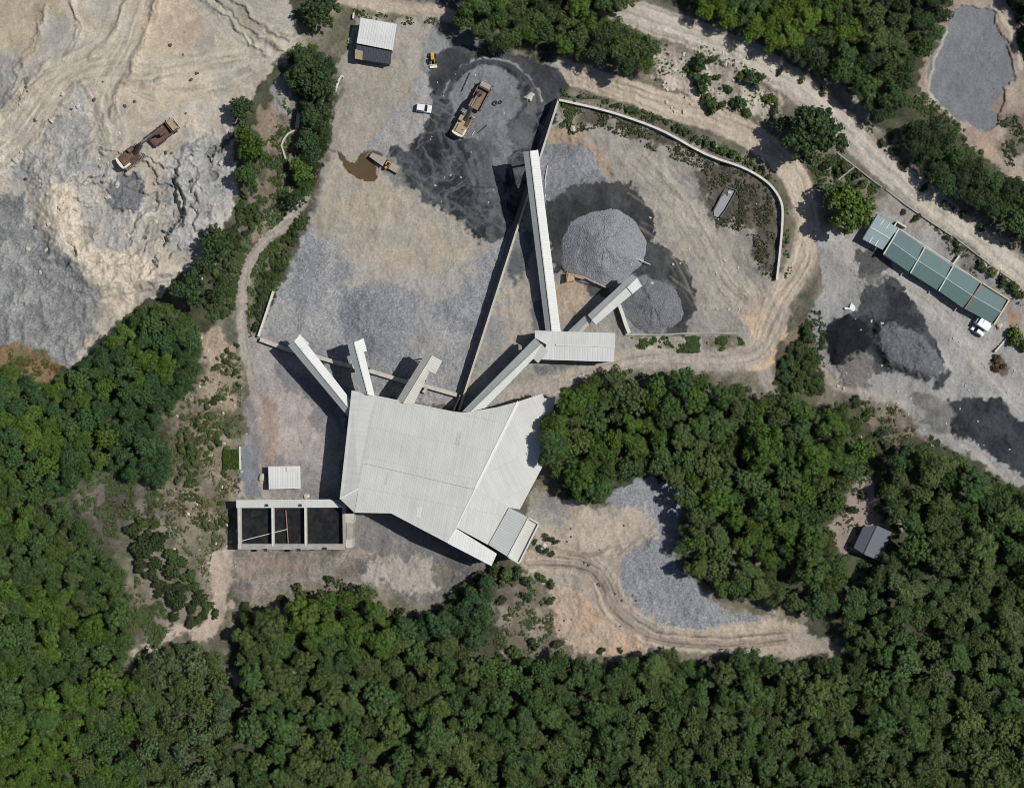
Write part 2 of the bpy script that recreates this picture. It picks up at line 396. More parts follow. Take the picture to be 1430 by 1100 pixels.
# low stockpile swelling in the yard floor
cx, cy = 527, 450
wp = win(450, 370, 610, 530)
rr = np.hypot(U[wp] - cx + 5 * W1x[wp], (V[wp] - cy + 5 * W1y[wp]) * 0.95)
Z[wp] += 2.4 * (1 - sstep(8, 56, rr)) + 0.06 * n_mic[wp] * (rr < 55)
blend(wp, (1 - sstep(46, 60, rr)) * 0.8, C(124, 126, 131), (0.04, 0.05, 0.08, 0.2), grain=1.0)
for sx, sy, sr, sh in ((600, 470, 26, 0.8), (430, 440, 30, 0.7), (640, 430, 26, 0.7), (660, 260, 22, 0.7), (700, 190, 16, 0.6)):
    w = win(sx - sr * 1.5, sy - sr * 1.5, sx + sr * 1.5, sy + sr * 1.5)
    Z[w] += sh * (1 - sstep(2, sr, np.hypot(U[w] - sx + 6 * W1x[w], V[w] - sy + 6 * W1y[w])))
# drainage edge left of yard
stroke([(470, 120), (463, 170), (460, 205), (466, 212)], 3, C(98, 92, 84), 1.2, 0.8, 1.5, 1, dz=-0.3)
stroke([(455, 215), (445, 260), (428, 310), (400, 365), (380, 405)], 9, C(128, 128, 128), 3, 0.7, 3, 2)

# ---- bank between quarry and yard
area([(395, 120), (470, 110), (462, 170), (452, 220), (440, 265), (420, 310), (385, 320), (350, 350), (340, 300), (345, 260), (375, 210), (372, 160)], C(122, 108, 90), 6, 8, 4, var=(0.1, 0.2, 0.2, 0.12, .15), c2=C(86, 84, 66), bump=(0.2, 0.15))
area([(400, 300), (435, 290), (420, 330), (390, 390), (365, 460), (350, 470), (352, 400), (375, 340)], C(98, 95, 80), 6, 8, 4, var=(0.1, 0.24, 0.24, 0.14, .15), c2=C(76, 77, 62), bump=(0.2, 0.15))
area([(345, 300), (370, 310), (345, 350), (332, 420), (336, 470), (300, 440), (312, 380), (325, 330)], C(112, 108, 92), 6, 8, 4, var=(0.1, 0.22, 0.22, 0.12, .12), c2=C(88, 88, 72), bump=(0.2, 0.15))
area([(365, 150), (395, 150), (390, 180), (378, 215), (362, 190)], C(150, 128, 106), 6, 7, 4, op=.8)
area([(385, 120), (408, 112), (412, 160), (392, 165)], C(150, 146, 140), 6, 7, 4, op=.8, bump=(.4, .2))
stroke([(424, 238), (408, 258), (392, 282), (375, 305), (352, 335)], 8, C(146, 126, 104), 3, .8, 3, 2)
# ---- west track and lower west yard
area([(352, 470), (420, 505), (490, 545), (478, 700), (430, 705), (335, 700), (340, 660), (352, 600), (345, 530)], C(158, 148, 141), 6, 8, 3, var=(0.08, 0.14, 0.1, 0.07), c2=C(128, 123, 121), grain=0.5)
area([(370, 545), (420, 540), (440, 600), (410, 640), (375, 620)], C(172, 158, 149), 14, 10, 4, op=0.8, rag=20)
area([(385, 505), (470, 550), (480, 600), (440, 560), (400, 545)], C(114, 114, 116), 10, 8, 4, op=0.85, rag=12)
area([(336, 622), (362, 622), (362, 695), (345, 695)], C(122, 125, 131), 4, 3, 2)
stroke([(428, 252), (420, 284), (394, 318), (362, 346), (342, 385), (337, 430), (342, 480), (352, 530), (368, 580), (376, 630)], 14, C(158, 147, 133), 3, 1, 3, 2, streak=0.12, seed=900)
ruts([(412, 306), (388, 324), (360, 348), (342, 385), (337, 430), (342, 480), (352, 530), (368, 580)], 7, C(112, 107, 100), 0.5, 2, -0.08, 0.9, 905)
stroke([(372, 560), (382, 610), (380, 645)], 16, C(150, 122, 104), 6, 0.7, 4, 2)
# west slope soil
area([(285, 460), (310, 455), (330, 500), (335, 560), (315, 600), (270, 600), (255, 570), (275, 530)], C(166, 146, 121), 8, 12, 5, var=(0.1, 0.18, 0.14, 0.08), c2=C(138, 122, 98), op=0.9, bump=(0.25, 0.15))
area([(245, 560), (330, 580), (335, 690), (300, 760), (230, 720), (170, 700), (235, 660)], C(128, 115, 94), 10, 12, 5, var=(0.12, 0.22, 0.18, 0.1), c2=C(100, 94, 74), bump=(0.2, 0.15))
area([(95, 690), (160, 662), (220, 690), (235, 730), (190, 745), (140, 740)], C(112, 104, 92), 10, 12, 5, var=(0.1, 0.22, 0.2, 0.1), c2=C(84, 82, 70))
area([(296, 770), (324, 765), (330, 800), (322, 860), (300, 890), (250, 885), (222, 900), (185, 930), (190, 905), (230, 878), (280, 868), (300, 830)], C(170, 152, 134), 7, 8, 4, var=(0.08, 0.12, 0.12, 0.06))
area([(375, 940), (405, 940), (418, 960), (395, 970), (375, 960)], C(150, 142, 132), 8, 6, 4)
area([(310, 930), (335, 945), (350, 970), (330, 965)], C(140, 130, 112), 8, 6, 4)
# south of the works
area([(325, 770), (480, 768), (497, 718), (560, 720), (690, 790), (690, 835), (640, 830), (580, 850), (520, 825), (430, 810), (340, 850), (326, 820)], C(134, 123, 111), 6, 8, 4, var=(0.1, 0.22, 0.2, 0.12, .18), c2=C(108, 103, 99), bump=(0.12, 0.12), grain=0.5)
area([(520, 770), (600, 780), (610, 830), (560, 830), (520, 810)], C(164, 152, 140), 14, 14, 6, op=0.85, rag=22)
area([(480, 720), (560, 730), (620, 770), (560, 780), (490, 760)], C(116, 114, 113), 10, 8, 4, op=0.85, rag=14)
area([(338, 778), (400, 775), (440, 790), (380, 800), (340, 800)], C(150, 130, 112), 10, 8, 4, op=0.7)

# ---- terrace east of the retaining wall
area([(779, 140), (850, 152), (930, 185), (1035, 233), (1080, 262), (1092, 300), (1086, 392), (1060, 470), (1000, 520), (870, 512), (690, 575), (640, 575), (700, 390)],
     C(151, 143, 132), 3, 4, 3, var=(0.06, 0.1, 0.08, 0.05, .1), c2=C(141, 135, 126), bump=(0.04, 0.03))
area([(784, 142), (850, 155), (930, 188), (985, 218), (960, 225), (900, 200), (850, 172), (800, 175), (772, 200)], C(92, 88, 72), 7, 8, 4, var=(0.1, 0.2, 0.18, 0.1), c2=C(138, 127, 108))
area([(762, 175), (800, 172), (852, 212), (858, 250), (830, 235), (800, 200), (765, 215)], C(160, 138, 114), 8, 8, 4, var=(0.06, 0.14, 0.1, 0.06), bump=(0.2, 0.1))
area([(748, 240), (760, 205), (780, 193), (815, 198), (842, 240), (838, 270), (800, 290), (770, 320), (745, 300)], C(134, 134, 138), 6, 7, 4, var=(0.06, 0.1, 0.1, 0.1), c2=C(118, 119, 122), bump=(0.08, 0.05), grain=0.8, rag=14)
area([(755, 290), (775, 268), (800, 262), (850, 250), (890, 262), (915, 300), (912, 340), (935, 355), (955, 372), (972, 405), (966, 440), (950, 460), (900, 465), (860, 400), (790, 372), (772, 385), (765, 350)],
     C(55, 56, 57), 4, 7, 4, var=(0.08, 0.14, 0.12, 0.08, .12), c2=C(66, 67, 68), bump=(0.05, 0.04), rag=9)
area([(842 + 71 * math.cos(q_ * .3142), 342 + 70 * math.sin(q_ * .3142)) for q_ in range(20)], C(54, 55, 56), 4, 7, 4, op=.92, var=(0.08, 0.14, 0.12, 0.08, .12), c2=C(68, 69, 70), rag=9)
area([(880, 330), (925, 340), (955, 365), (974, 405), (968, 445), (950, 464), (900, 466), (890, 400)], C(56, 57, 58), 4, 6, 4, var=(0.08, 0.14, 0.12, 0.08, .12), c2=C(70, 71, 72), rag=8)
area([(845, 370), (900, 385), (935, 400), (950, 430), (935, 462), (880, 466), (862, 430)], C(118, 120, 124), 6, 6, 3, var=(0.04, 0.06, 0.08, 0.12), grain=1.0)
area([(690, 400), (730, 380), (745, 420), (730, 470), (680, 520), (655, 555), (660, 500)], C(160, 148, 132), 10, 10, 4, var=(0.07, 0.14, 0.12, 0.06), c2=C(138, 136, 132))
area([(705, 340), (728, 300), (742, 330), (735, 375), (712, 395)], C(92, 92, 94), 7, 7, 4, c2=C(120, 120, 122))
area([(740, 420), (758, 415), (760, 455), (742, 462)], C(106, 106, 108), 5, 4, 3)
area([(745, 510), (800, 505), (805, 512), (770, 525), (752, 524)], C(112, 112, 113), 3, 3, 2, var=(0.03, 0.06, 0.1, 0.12), grain=1.0)
area([(780, 395), (812, 392), (820, 420), (800, 445), (780, 440)], C(164, 143, 120), 8, 8, 3, var=(0.05, 0.1, 0.1, 0.05))
area([(985, 215), (1035, 235), (1078, 262), (1090, 300), (1086, 392), (1060, 385), (1048, 345), (1052, 320), (1030, 310), (1005, 318), (990, 300), (975, 280), (978, 240)],
     C(80, 76, 65), 7, 8, 5, var=(0.1, 0.22, 0.2, 0.12), c2=C(94, 88, 76), bump=(0.12, 0.12))
area([(862, 430), (880, 468), (868, 470), (855, 440)], C(120, 116, 104), 4, 3, 2)
for k in range(18):
    ang = tk.uniform(0.5, 1.1); a = (tk.uniform(880, 1010), tk.uniform(230, 400)); L = tk.uniform(60, 140)
    pts = [a]
    for q in range(4):
        a = (a[0] + math.cos(ang) * L / 4, a[1] + math.sin(ang) * L / 4); ang += tk.uniform(-0.12, 0.15); pts.append(a)
    ruts(pts, 8, C(176, 162, 142) if k % 2 else C(128, 118, 104), 0.3, 2.4, -0.05, 0.5, 1000 + 3 * k)
area([(920, 250), (985, 290), (1030, 330), (1045, 420), (1000, 440), (960, 350), (920, 300)], C(166, 155, 139), 16, 14, 5, op=0.7, rag=22)

# ---- service road loop
LOOP = [(785, 99), (815, 108), (860, 122), (930, 146), (1000, 168), (1050, 190), (1090, 222), (1116, 258), (1128, 310), (1122, 355), (1100, 400), (1075, 440), (1062, 475), (1050, 500)]
stroke(LOOP[:8], 44, C(104, 97, 80), 6, 0.75, 5, 4, seed=1098, var=(.1, .2, .2, .1, .1))
stroke(LOOP, 34, C(178, 161, 139), 2.5, 1, 2, 1.5, streak=0.18, seed=1100)
for q_ in (-13, -8.5, -4, 1, 5.5, 10):
    stroke(offset_line(LOOP, q_), 2.6, C(186, 172, 152) if int(q_) % 2 else C(132, 119, 103), 1.3, .4, 1.5, .8, smooth=False, broken=.5, seed=1170 + int(q_), dz=-.04)
stroke(LOOP[7:], 28, C(176, 157, 133), 8, 0.5, 3, 2, streak=0.14, seed=1110)
FAN = [(1130, 290), (1128, 345), (1105, 392), (1064, 424), (1026, 412), (1000, 376), (968, 320), (930, 262), (885, 220)]
stroke(FAN, 40, C(162, 150, 134), 10, 0.6, 6, 3, streak=0.16, seed=1180)
FAN2 = [(1075, 480), (1055, 430), (1022, 385), (995, 330), (962, 278), (920, 232)]
for fk, pth in enumerate((FAN, FAN2  )):
    for off in np.arange(-17, 18, 4.2):
        lightc = tk.rand() < .5
        stroke(offset_line(pth, off + tk.uniform(-1.5, 1.5)), tk.uniform(1.8, 3.6), C(184, 171, 151) if lightc else C(114, 105, 93), 1.3, tk.uniform(.4, .7), 3, 1, smooth=False, broken=tk.uniform(.1, .5), seed=1600 + 17 * fk + int(off) % 13, dz=-.04)
ruts(LOOP, 12, C(134, 120, 102), 0.5, 3, -0.1, 0.9, 1120); ruts(LOOP, 20, C(182, 168, 146), 0.4, 3, 0.05, 0.9, 1130)
stroke([(1010, 172), (1040, 186), (1060, 202)], 8, C(206, 160, 104), 4, 0.6, 3, 2, broken=0.5, seed=1140)
stroke([(760, 92), (800, 98), (850, 108)], 10, C(150, 146, 140), 4, 0.8, 3, 3)
area([(608, 78), (640, 62), (700, 70), (745, 82), (778, 98), (795, 120), (780, 138), (760, 142), (748, 118), (730, 97), (700, 82.5), (668, 81.5), (644, 90), (628, 107), (618, 130), (604, 122)], C(60, 62, 65), 3, 4, 3, var=(.08, .14, .12, .1, .15), c2=C(76, 75, 74))
stroke([(775, 92), (800, 99), (840, 108)], 9, C(150, 146, 140), 2, .8, 3, 2, broken=.8)
RB = [(1140, 400), (1110, 460), (1060, 500), (1000, 495), (930, 490), (880, 500), (820, 520), (760, 545), (700, 565), (660, 575)]
stroke([(1070, 480), (1020, 500), (960, 500), (900, 500), (850, 512), (780, 535), (710, 560)], 34, C(158, 148, 134), 6, 1, 3, 2, streak=0.1, seed=1150)
ruts([(1070, 480), (1020, 497), (960, 497), (900, 500), (850, 512), (780, 535), (710, 560)], 10, C(128, 119, 107), 0.45, 2.6, -0.08, 0.8, 1160)
area([(1040, 430), (1100, 420), (1098, 470), (1080, 505), (1040, 515), (1045, 470)], C(182, 158, 132), 12, 9, 4, var=(0.05, 0.08, 0.07, 0.04))
stroke([(1062, 490), (1068, 520), (1085, 550)], 20, C(158, 148, 134), 6, 1, 3, 2)
area([(872, 470), (1030, 468), (1040, 480), (1020, 492), (950, 498), (890, 490)], C(116, 106, 84), 5, 6, 4, var=(0.1, 0.24, 0.2, 0.1), c2=C(160, 150, 134))
area([(1080, 500), (1115, 450), (1140, 440), (1150, 520), (1140, 560), (1090, 560)], C(96, 92, 70), 7, 8, 4, var=(0.1, 0.22, 0.2, 0.1), c2=C(128, 112, 92))

# ---- main dirt road, upper right
ROAD = [(855, 12), (900, 25), (960, 46), (1040, 78), (1110, 118), (1180, 178), (1240, 235), (1330, 308), (1400, 362), (1500, 445)]
area([(890, 20), (960, 50), (1080, 110), (1090, 160), (1050, 165), (960, 140), (915, 110), (900, 70)], C(184, 171, 152), 6, 8, 5, var=(0.08, 0.16, 0.14, 0.08), c2=C(152, 140, 124), bump=(0.3, 0.2))
area([(1120, 95), (1180, 120), (1215, 160), (1255, 210), (1330, 290), (1430, 350), (1430, 372), (1330, 300), (1235, 225), (1170, 160)], C(156, 145, 129), 8, 7, 5, c2=C(110, 106, 98), var=(0.1, 0.2, 0.18, 0.08))
stroke(ROAD, 58, C(112, 106, 92), 5, 0.75, 5, 4, seed=1198, var=(.1, .2, .2, .1, .1))
stroke(ROAD, 40, C(180, 169, 152), 2.5, 1, 2, 1.5, streak=0.16, seed=1200)
for q_ in (-16, -11, -5, 3, 10, 14):
    stroke(offset_line(ROAD, q_), 2.6, C(198, 188, 170) if int(q_) % 2 else C(138, 128, 112), 1.3, .45, 1.5, .8, smooth=False, broken=.5, seed=1270 + int(q_), dz=-.04)
stroke(offset_line(ROAD, 7), 6, C(194, 182, 163), 3, 0.7, 2, 1, smooth=False, broken=0.9, seed=1210)
stroke(offset_line(ROAD, -8), 6, C(190, 178, 158), 3, 0.7, 2, 1, smooth=False, broken=0.9, seed=1220)
stroke(offset_line(ROAD, 0), 5, C(150, 139, 123), 3, 0.6, 2, 1, smooth=False, broken=0.7, seed=1230, dz=0.06)
stroke(offset_line(ROAD, 15), 4, C(146, 135, 118), 2, 0.6, 2, 1, smooth=False, broken=0.6, seed=1240)
stroke(offset_line(ROAD, -17), 4, C(140, 130, 114), 2, 0.5, 2, 1, smooth=False, broken=0.4, seed=1250)
stroke([(470, -8), (520, 6), (575, 12), (630, 22)], 20, C(178, 160, 139), 4, 1, 2, 2, streak=0.12, seed=1260)
stroke([(510, 20), (560, 24), (615, 28)], 4, C(104, 94, 76), 2, 0.7, 2, 2, broken=0.4, seed=1266)

# ---- far right lot
area([(1142, 330), (1165, 318), (1200, 322), (1235, 285), (1300, 312), (1350, 352), (1405, 400), (1450, 430), (1450, 690), (1370, 652), (1310, 615), (1240, 585), (1190, 545), (1140, 500), (1135, 440), (1150, 400)],
     C(152, 149, 144), 5, 6, 3, var=(0.06, 0.09, 0.08, 0.05, .1), c2=C(142, 140, 136))
area([(1215, 275), (1260, 270), (1310, 310), (1290, 325), (1235, 300)], C(148, 136, 128), 8, 6, 3)
area([(1310, 318), (1370, 350), (1400, 395), (1360, 385), (1320, 350)], C(120, 116, 106), 7, 7, 4, var=(0.1, 0.18, 0.18, 0.08), c2=C(142, 138, 134))
stroke([(1160, 330), (1200, 370), (1260, 400), (1320, 440), (1350, 480), (1400, 540), (1450, 580)], 26, C(172, 164, 154), 8, 0.7, 4, 2, streak=0.14, seed=1300)
ruts([(1240, 385), (1300, 420), (1345, 470), (1390, 530)], 9, C(140, 132, 122), 0.5, 2.4, -0.06, 0.8, 1310)
area([(1195, 350), (1235, 345), (1248, 370), (1230, 388), (1205, 395), (1192, 375)], C(88, 86, 85), 4, 5, 4, var=(0.08, 0.16, 0.16, 0.1), c2=C(106, 104, 102), grain=0.8)
area([(1215, 395), (1240, 385), (1262, 410), (1290, 440), (1296, 462), (1325, 510), (1300, 530), (1250, 520), (1200, 510), (1160, 505), (1152, 470), (1165, 445), (1195, 430)], C(48, 49, 53), 5, 8, 4, var=(0.08, 0.15, 0.13, 0.1), c2=C(74, 74, 76), bump=(0.15, 0.08), grain=0.8, rag=8)
area([(1155, 455), (1180, 438), (1210, 448), (1218, 480), (1195, 508), (1165, 508), (1152, 485)], C(30, 32, 37), 4, 5, 3, var=(0.05, 0.12, 0.12, 0.1), dz=1.4, dzf=14, grain=0.6)
area([(1228, 450), (1250, 455), (1275, 462), (1300, 482), (1325, 515), (1312, 530), (1280, 522), (1245, 510), (1225, 480)], C(98, 99, 102), 3, 4, 3, var=(0.05, 0.07, 0.1, 0.12), dz=2.2, dzf=9, bump=(0.12, 0.05, 0.05), grain=1.0)
area([(1170, 510), (1210, 490), (1225, 505), (1215, 535), (1180, 540)], C(112, 108, 104), 6, 5, 3, dz=0.5, grain=0.8)
area([(1310, 530), (1330, 515), (1330, 525), (1315, 545), (1305, 540)], C(60, 61, 65), 4, 4, 3)
area([(1322, 560), (1345, 552), (1400, 556), (1425, 585), (1450, 590), (1450, 672), (1425, 660), (1370, 628), (1330, 605)], C(46, 49, 56), 4, 5, 3, var=(0.06, 0.12, 0.12, 0.1, .16), c2=C(58, 61, 66), bump=(0.15, 0.08), grain=0.6)
area([(1270, 545), (1325, 560), (1330, 610), (1290, 595)], C(120, 116, 111), 8, 7, 4, c2=C(96, 95, 95))
stroke([(1150, 515), (1180, 545), (1225, 550), (1260, 570)], 9, C(174, 158, 140), 4, 0.7, 3, 2)
stroke([(1345, 625), (1375, 645), (1400, 660)], 6, C(176, 166, 150), 3, 0.8, 3, 2)
area([(1200, 555), (1245, 560), (1285, 600), (1250, 635), (1225, 610)], C(128, 114, 96), 7, 7, 4, var=(0.1, 0.2, 0.2, 0.1), c2=C(96, 88, 72))
area([(1406, 425), (1428, 440), (1425, 462), (1410, 465)], C(160, 128, 104), 3, 2, 2)
area([(1385, 490), (1402, 500), (1408, 520), (1392, 525), (1382, 505)], C(104, 90, 74), 4, 4, 3, var=(0.1, 0.2, 0.2, 0.1))
area([(1360, 470), (1385, 478), (1400, 470), (1380, 500), (1350, 500)], C(162, 155, 146), 6, 5, 3)

# the loop road once more, over the edges of the lot and the terrace
stroke(LOOP[1:], 31, C(180, 162, 139), 2.5, .9, 2.5, 2, streak=0.16, seed=1190)
area([(1046, 436), (1096, 428), (1100, 470), (1078, 506), (1046, 512), (1050, 470)], C(190, 162, 130), 10, 9, 4, var=(0.05, 0.08, 0.07, 0.04), rag=13)
for q_ in (-12, -8, -4, 0, 4.5, 9):
    stroke(offset_line(LOOP[1:], q_), 2.6, C(194, 178, 155) if int(q_) % 8 else C(136, 120, 101), 1.3, .5, 1.5, .8, smooth=False, broken=.6, seed=1195 + int(q_), dz=-.05)
stroke([(1090, 440), (1060, 488), (1010, 500), (950, 499), (890, 502), (845, 514), (780, 537), (720, 558)], 27, C(166, 154, 138), 3, .85, 3, 2, streak=.14, seed=1192)
for q_ in (-8, -3, 3, 8):
    stroke(offset_line([(1090, 440), (1060, 488), (1010, 500), (950, 499), (890, 502), (845, 514), (780, 537)], q_), 2.4, C(182, 170, 152) if q_ in (-3, 8) else C(126, 115, 102), 1.3, .5, 1.5, .8, smooth=False, broken=.5, seed=1198 + q_)
# ---- settling pond, upper right corner
area([(1300, -20), (1430, -20), (1450, 260), (1410, 250), (1370, 215), (1310, 160), (1278, 140), (1290, 90), (1315, 50)], C(164, 146, 128), 5, 6, 4, var=(0.08, 0.12, 0.12, 0.06), c2=C(142, 122, 104), bump=(0.15, 0.1))
area([(1342, 4), (1384, 10), (1405, 55), (1412, 95), (1416, 112), (1396, 122), (1402, 140), (1390, 178), (1370, 182), (1335, 165), (1305, 140), (1291, 130), (1294, 100), (1310, 55), (1325, 30)],
     C(118, 120, 124), 2.5, 5, 2, var=(0.05, 0.05, 0.05, 0.05, .08), dz=-0.5, grain=0.3)
area([(1380, 140), (1400, 130), (1412, 145), (1400, 160), (1382, 158)], C(144, 122, 100), 5, 5, 3, op=0.8)
area([(1355, 180), (1380, 185), (1400, 230), (1375, 215)], C(176, 148, 122), 5, 6, 3, op=0.7)
area([(1395, 170), (1430, 160), (1440, 240), (1405, 225)], C(172, 156, 138), 5, 8, 6, c2=C(108, 98, 82), var=(0.1, 0.22, 0.2, 0.1))
stroke([(1295, 125), (1306, 80), (1320, 45)], 4, C(176, 166, 148), 1.5, 0.8, 2, 1, dz=0.3)
stroke([(1295, 128), (1310, 146), (1332, 166)], 4, C(180, 168, 148), 1.5, 0.8, 2, 1, dz=0.3)
stroke([(1385, 8), (1402, 28), (1416, 60), (1424, 95)], 6, C(182, 170, 152), 2, 0.8, 2, 1.5, dz=0.3)

# ---- south yard
area([(735, 690), (780, 690), (830, 712), (900, 668), (945, 678), (950, 740), (940, 790), (1000, 838), (1080, 862), (1120, 880), (1160, 905), (1120, 920), (1000, 912), (930, 905), (880, 915), (810, 905), (760, 860), (735, 800), (750, 760)],
     C(166, 150, 132), 5, 7, 3, var=(0.07, 0.1, 0.09, 0.05), c2=C(154, 143, 128), bump=(0.06, 0.05))
area([(735, 690), (780, 690), (800, 715), (780, 735), (745, 728)], C(122, 121, 121), 7, 6, 4, c2=C(146, 138, 128))
area([(845, 696), (875, 676), (915, 662), (948, 680), (950, 735), (922, 750), (905, 722), (880, 712)], C(136, 137, 141), 5, 6, 3, var=(0.04, 0.06, 0.1, 0.16), grain=1.0)
area([(925, 735), (950, 740), (945, 790), (1000, 838), (1070, 862), (1045, 872), (1010, 872), (965, 880), (920, 868), (885, 845), (865, 822), (862, 790), (880, 770), (915, 755)], C(136, 137, 139), 4, 6, 3, var=(0.04, 0.06, 0.11, 0.18), c2=C(128, 130, 134), bump=(0.03, 0.04, 0.05), grain=1.0)
area([(760, 830), (800, 820), (850, 860), (900, 900), (870, 915), (810, 905), (765, 870)], C(184, 154, 124), 8, 8, 4, var=(0.06, 0.12, 0.1, 0.05, .12), c2=C(172, 150, 126), bump=(0.12, 0.1), rag=18)
area([(1000, 872), (1080, 862), (1110, 880), (1060, 885), (1010, 885)], C(178, 160, 136), 8, 6, 3, op=0.8)
area([(780, 720), (900, 715), (915, 745), (860, 770), (790, 760)], C(176, 160, 140), 14, 10, 4, op=0.75, rag=16)
ARC = [(738, 782), (785, 784), (825, 792), (846, 818), (862, 850), (895, 876), (940, 891), (1000, 896), (1050, 893), (1095, 888)]
stroke(ARC, 27, C(158, 142, 124), 3, 1, 2, 1.5, streak=0.2, seed=1400)
stroke(offset_line(ARC, 15), 5, C(186, 168, 144), 2, .7, 2, 1.5, smooth=False, dz=.5, broken=.8)
stroke(offset_line(ARC, -15), 5, C(178, 162, 142), 2, .7, 2, 1.5, smooth=False, dz=.45, broken=.8)
for q_ in (-11, -7, -3, 2, 6, 10):
    stroke(offset_line(ARC, q_), 2.4, C(184, 170, 150) if int(q_) % 2 else C(112, 100, 86), 1.2, .5, 1.5, .8, smooth=False, broken=.6, seed=1450 + int(q_), dz=-.06)
ruts(ARC, 11, C(100, 89, 76), 0.75, 3.6, -0.15, 1.2, 1410); ruts(offset_line(ARC, 8), 10, C(182, 168, 148), 0.35, 3, 0.05, 0.7, 1420)
ruts([(850, 840), (845, 805), (870, 775), (910, 745), (930, 715)], 10, C(126, 112, 96), 0.5, 3, -0.1, 0.7, 1430)
ruts([(760, 745), (830, 770), (880, 762), (920, 740)], 10, C(134, 120, 103), 0.4, 3, -0.1, 0.7, 1440)
stroke([(762, 762), (800, 772), (830, 772), (852, 762)], 5, C(128, 112, 94), 2, 0.7, 3, 2, dz=0.3)
area([(690, 830), (740, 800), (770, 830), (775, 880), (740, 915), (700, 910)], C(146, 132, 114), 7, 9, 5, var=(0.1, 0.22, 0.2, 0.1), c2=C(112, 102, 84))
# hut clearing
area([(1150, 735), (1175, 712), (1190, 680), (1205, 650), (1220, 670), (1218, 720), (1235, 740), (1215, 775), (1175, 775)], C(150, 132, 120), 5, 6, 3, var=(0.06, 0.1, 0.1, 0.05))
area([(1215, 725), (1260, 725), (1262, 745), (1230, 742)], C(150, 134, 118), 5, 5, 3)
area([(1130, 885), (1180, 900), (1190, 915), (1140, 915)], C(150, 138, 122), 6, 5, 4)

# puddle bed
PUD = [(468, 209), (476, 214), (486, 224), (498, 230), (504, 214), (520, 209), (531, 213), (534, 222), (522, 224), (526, 236), (530, 246), (522, 254), (508, 253), (494, 246), (481, 233), (471, 220)]
area(PUD, C(86, 72, 50), 1.6, 2.5, 1.5, var=(0.02, 0.05, 0.03, 0.02), c2=C(96, 84, 66), dz=-0.18)
area([(503, 212), (520, 208), (535, 214), (530, 224), (512, 222), (500, 230)], C(106, 100, 92), 2.5, 2, 1.5, op=0.9)

_r = np.random.RandomState(8).rand(NY, NX)
COL *= (1 + .28 * (_r > .985) - .3 * (_r < .015))[..., None]
# gritty speckle everywhere, strong on gravel
sp = (np.random.RandomState(9).rand(NY, NX) > 0.985).astype(np.float32) * ROUGHK
COL *= (1 + 0.55 * sp)[..., None]
Z += ROUGHK * 0.035 * n_mic
_l = COL @ np.array([.3, .59, .11], np.float32)
COL = COL * 0.79 + _l[..., None] * 0.21
COL = np.clip(COL, 0.008, 0.9)


def zat(px, py):
    i = int(np.clip(np.searchsorted(UX, px) - 1, 0, NX - 2)); j = int(np.clip(np.searchsorted(VY, py) - 1, 0, NY - 2))
    fx = (px - UX[i]) / (UX[i + 1] - UX[i]); fy = (py - VY[j]) / (VY[j + 1] - VY[j])
    return float((Z[j, i] * (1 - fx) + Z[j, i + 1] * fx) * (1 - fy) + (Z[j + 1, i] * (1 - fx) + Z[j + 1, i + 1] * fx) * fy)


def zmin(px, py, r):
    w = win(px - r, py - r, px + r, py + r)
    return float(Z[w].min())

# ================================================================== materials
def nodes_of(name):
    m = bpy.data.materials.new(name); m.use_nodes = True
    nt = m.node_tree
    return m, nt, nt.nodes['Principled BSDF']


def N(nt, typ, **kw):
    n = nt.nodes.new(typ)
    for k, v in kw.items():
        setattr(n, k, v)
    return n


_mats = {}


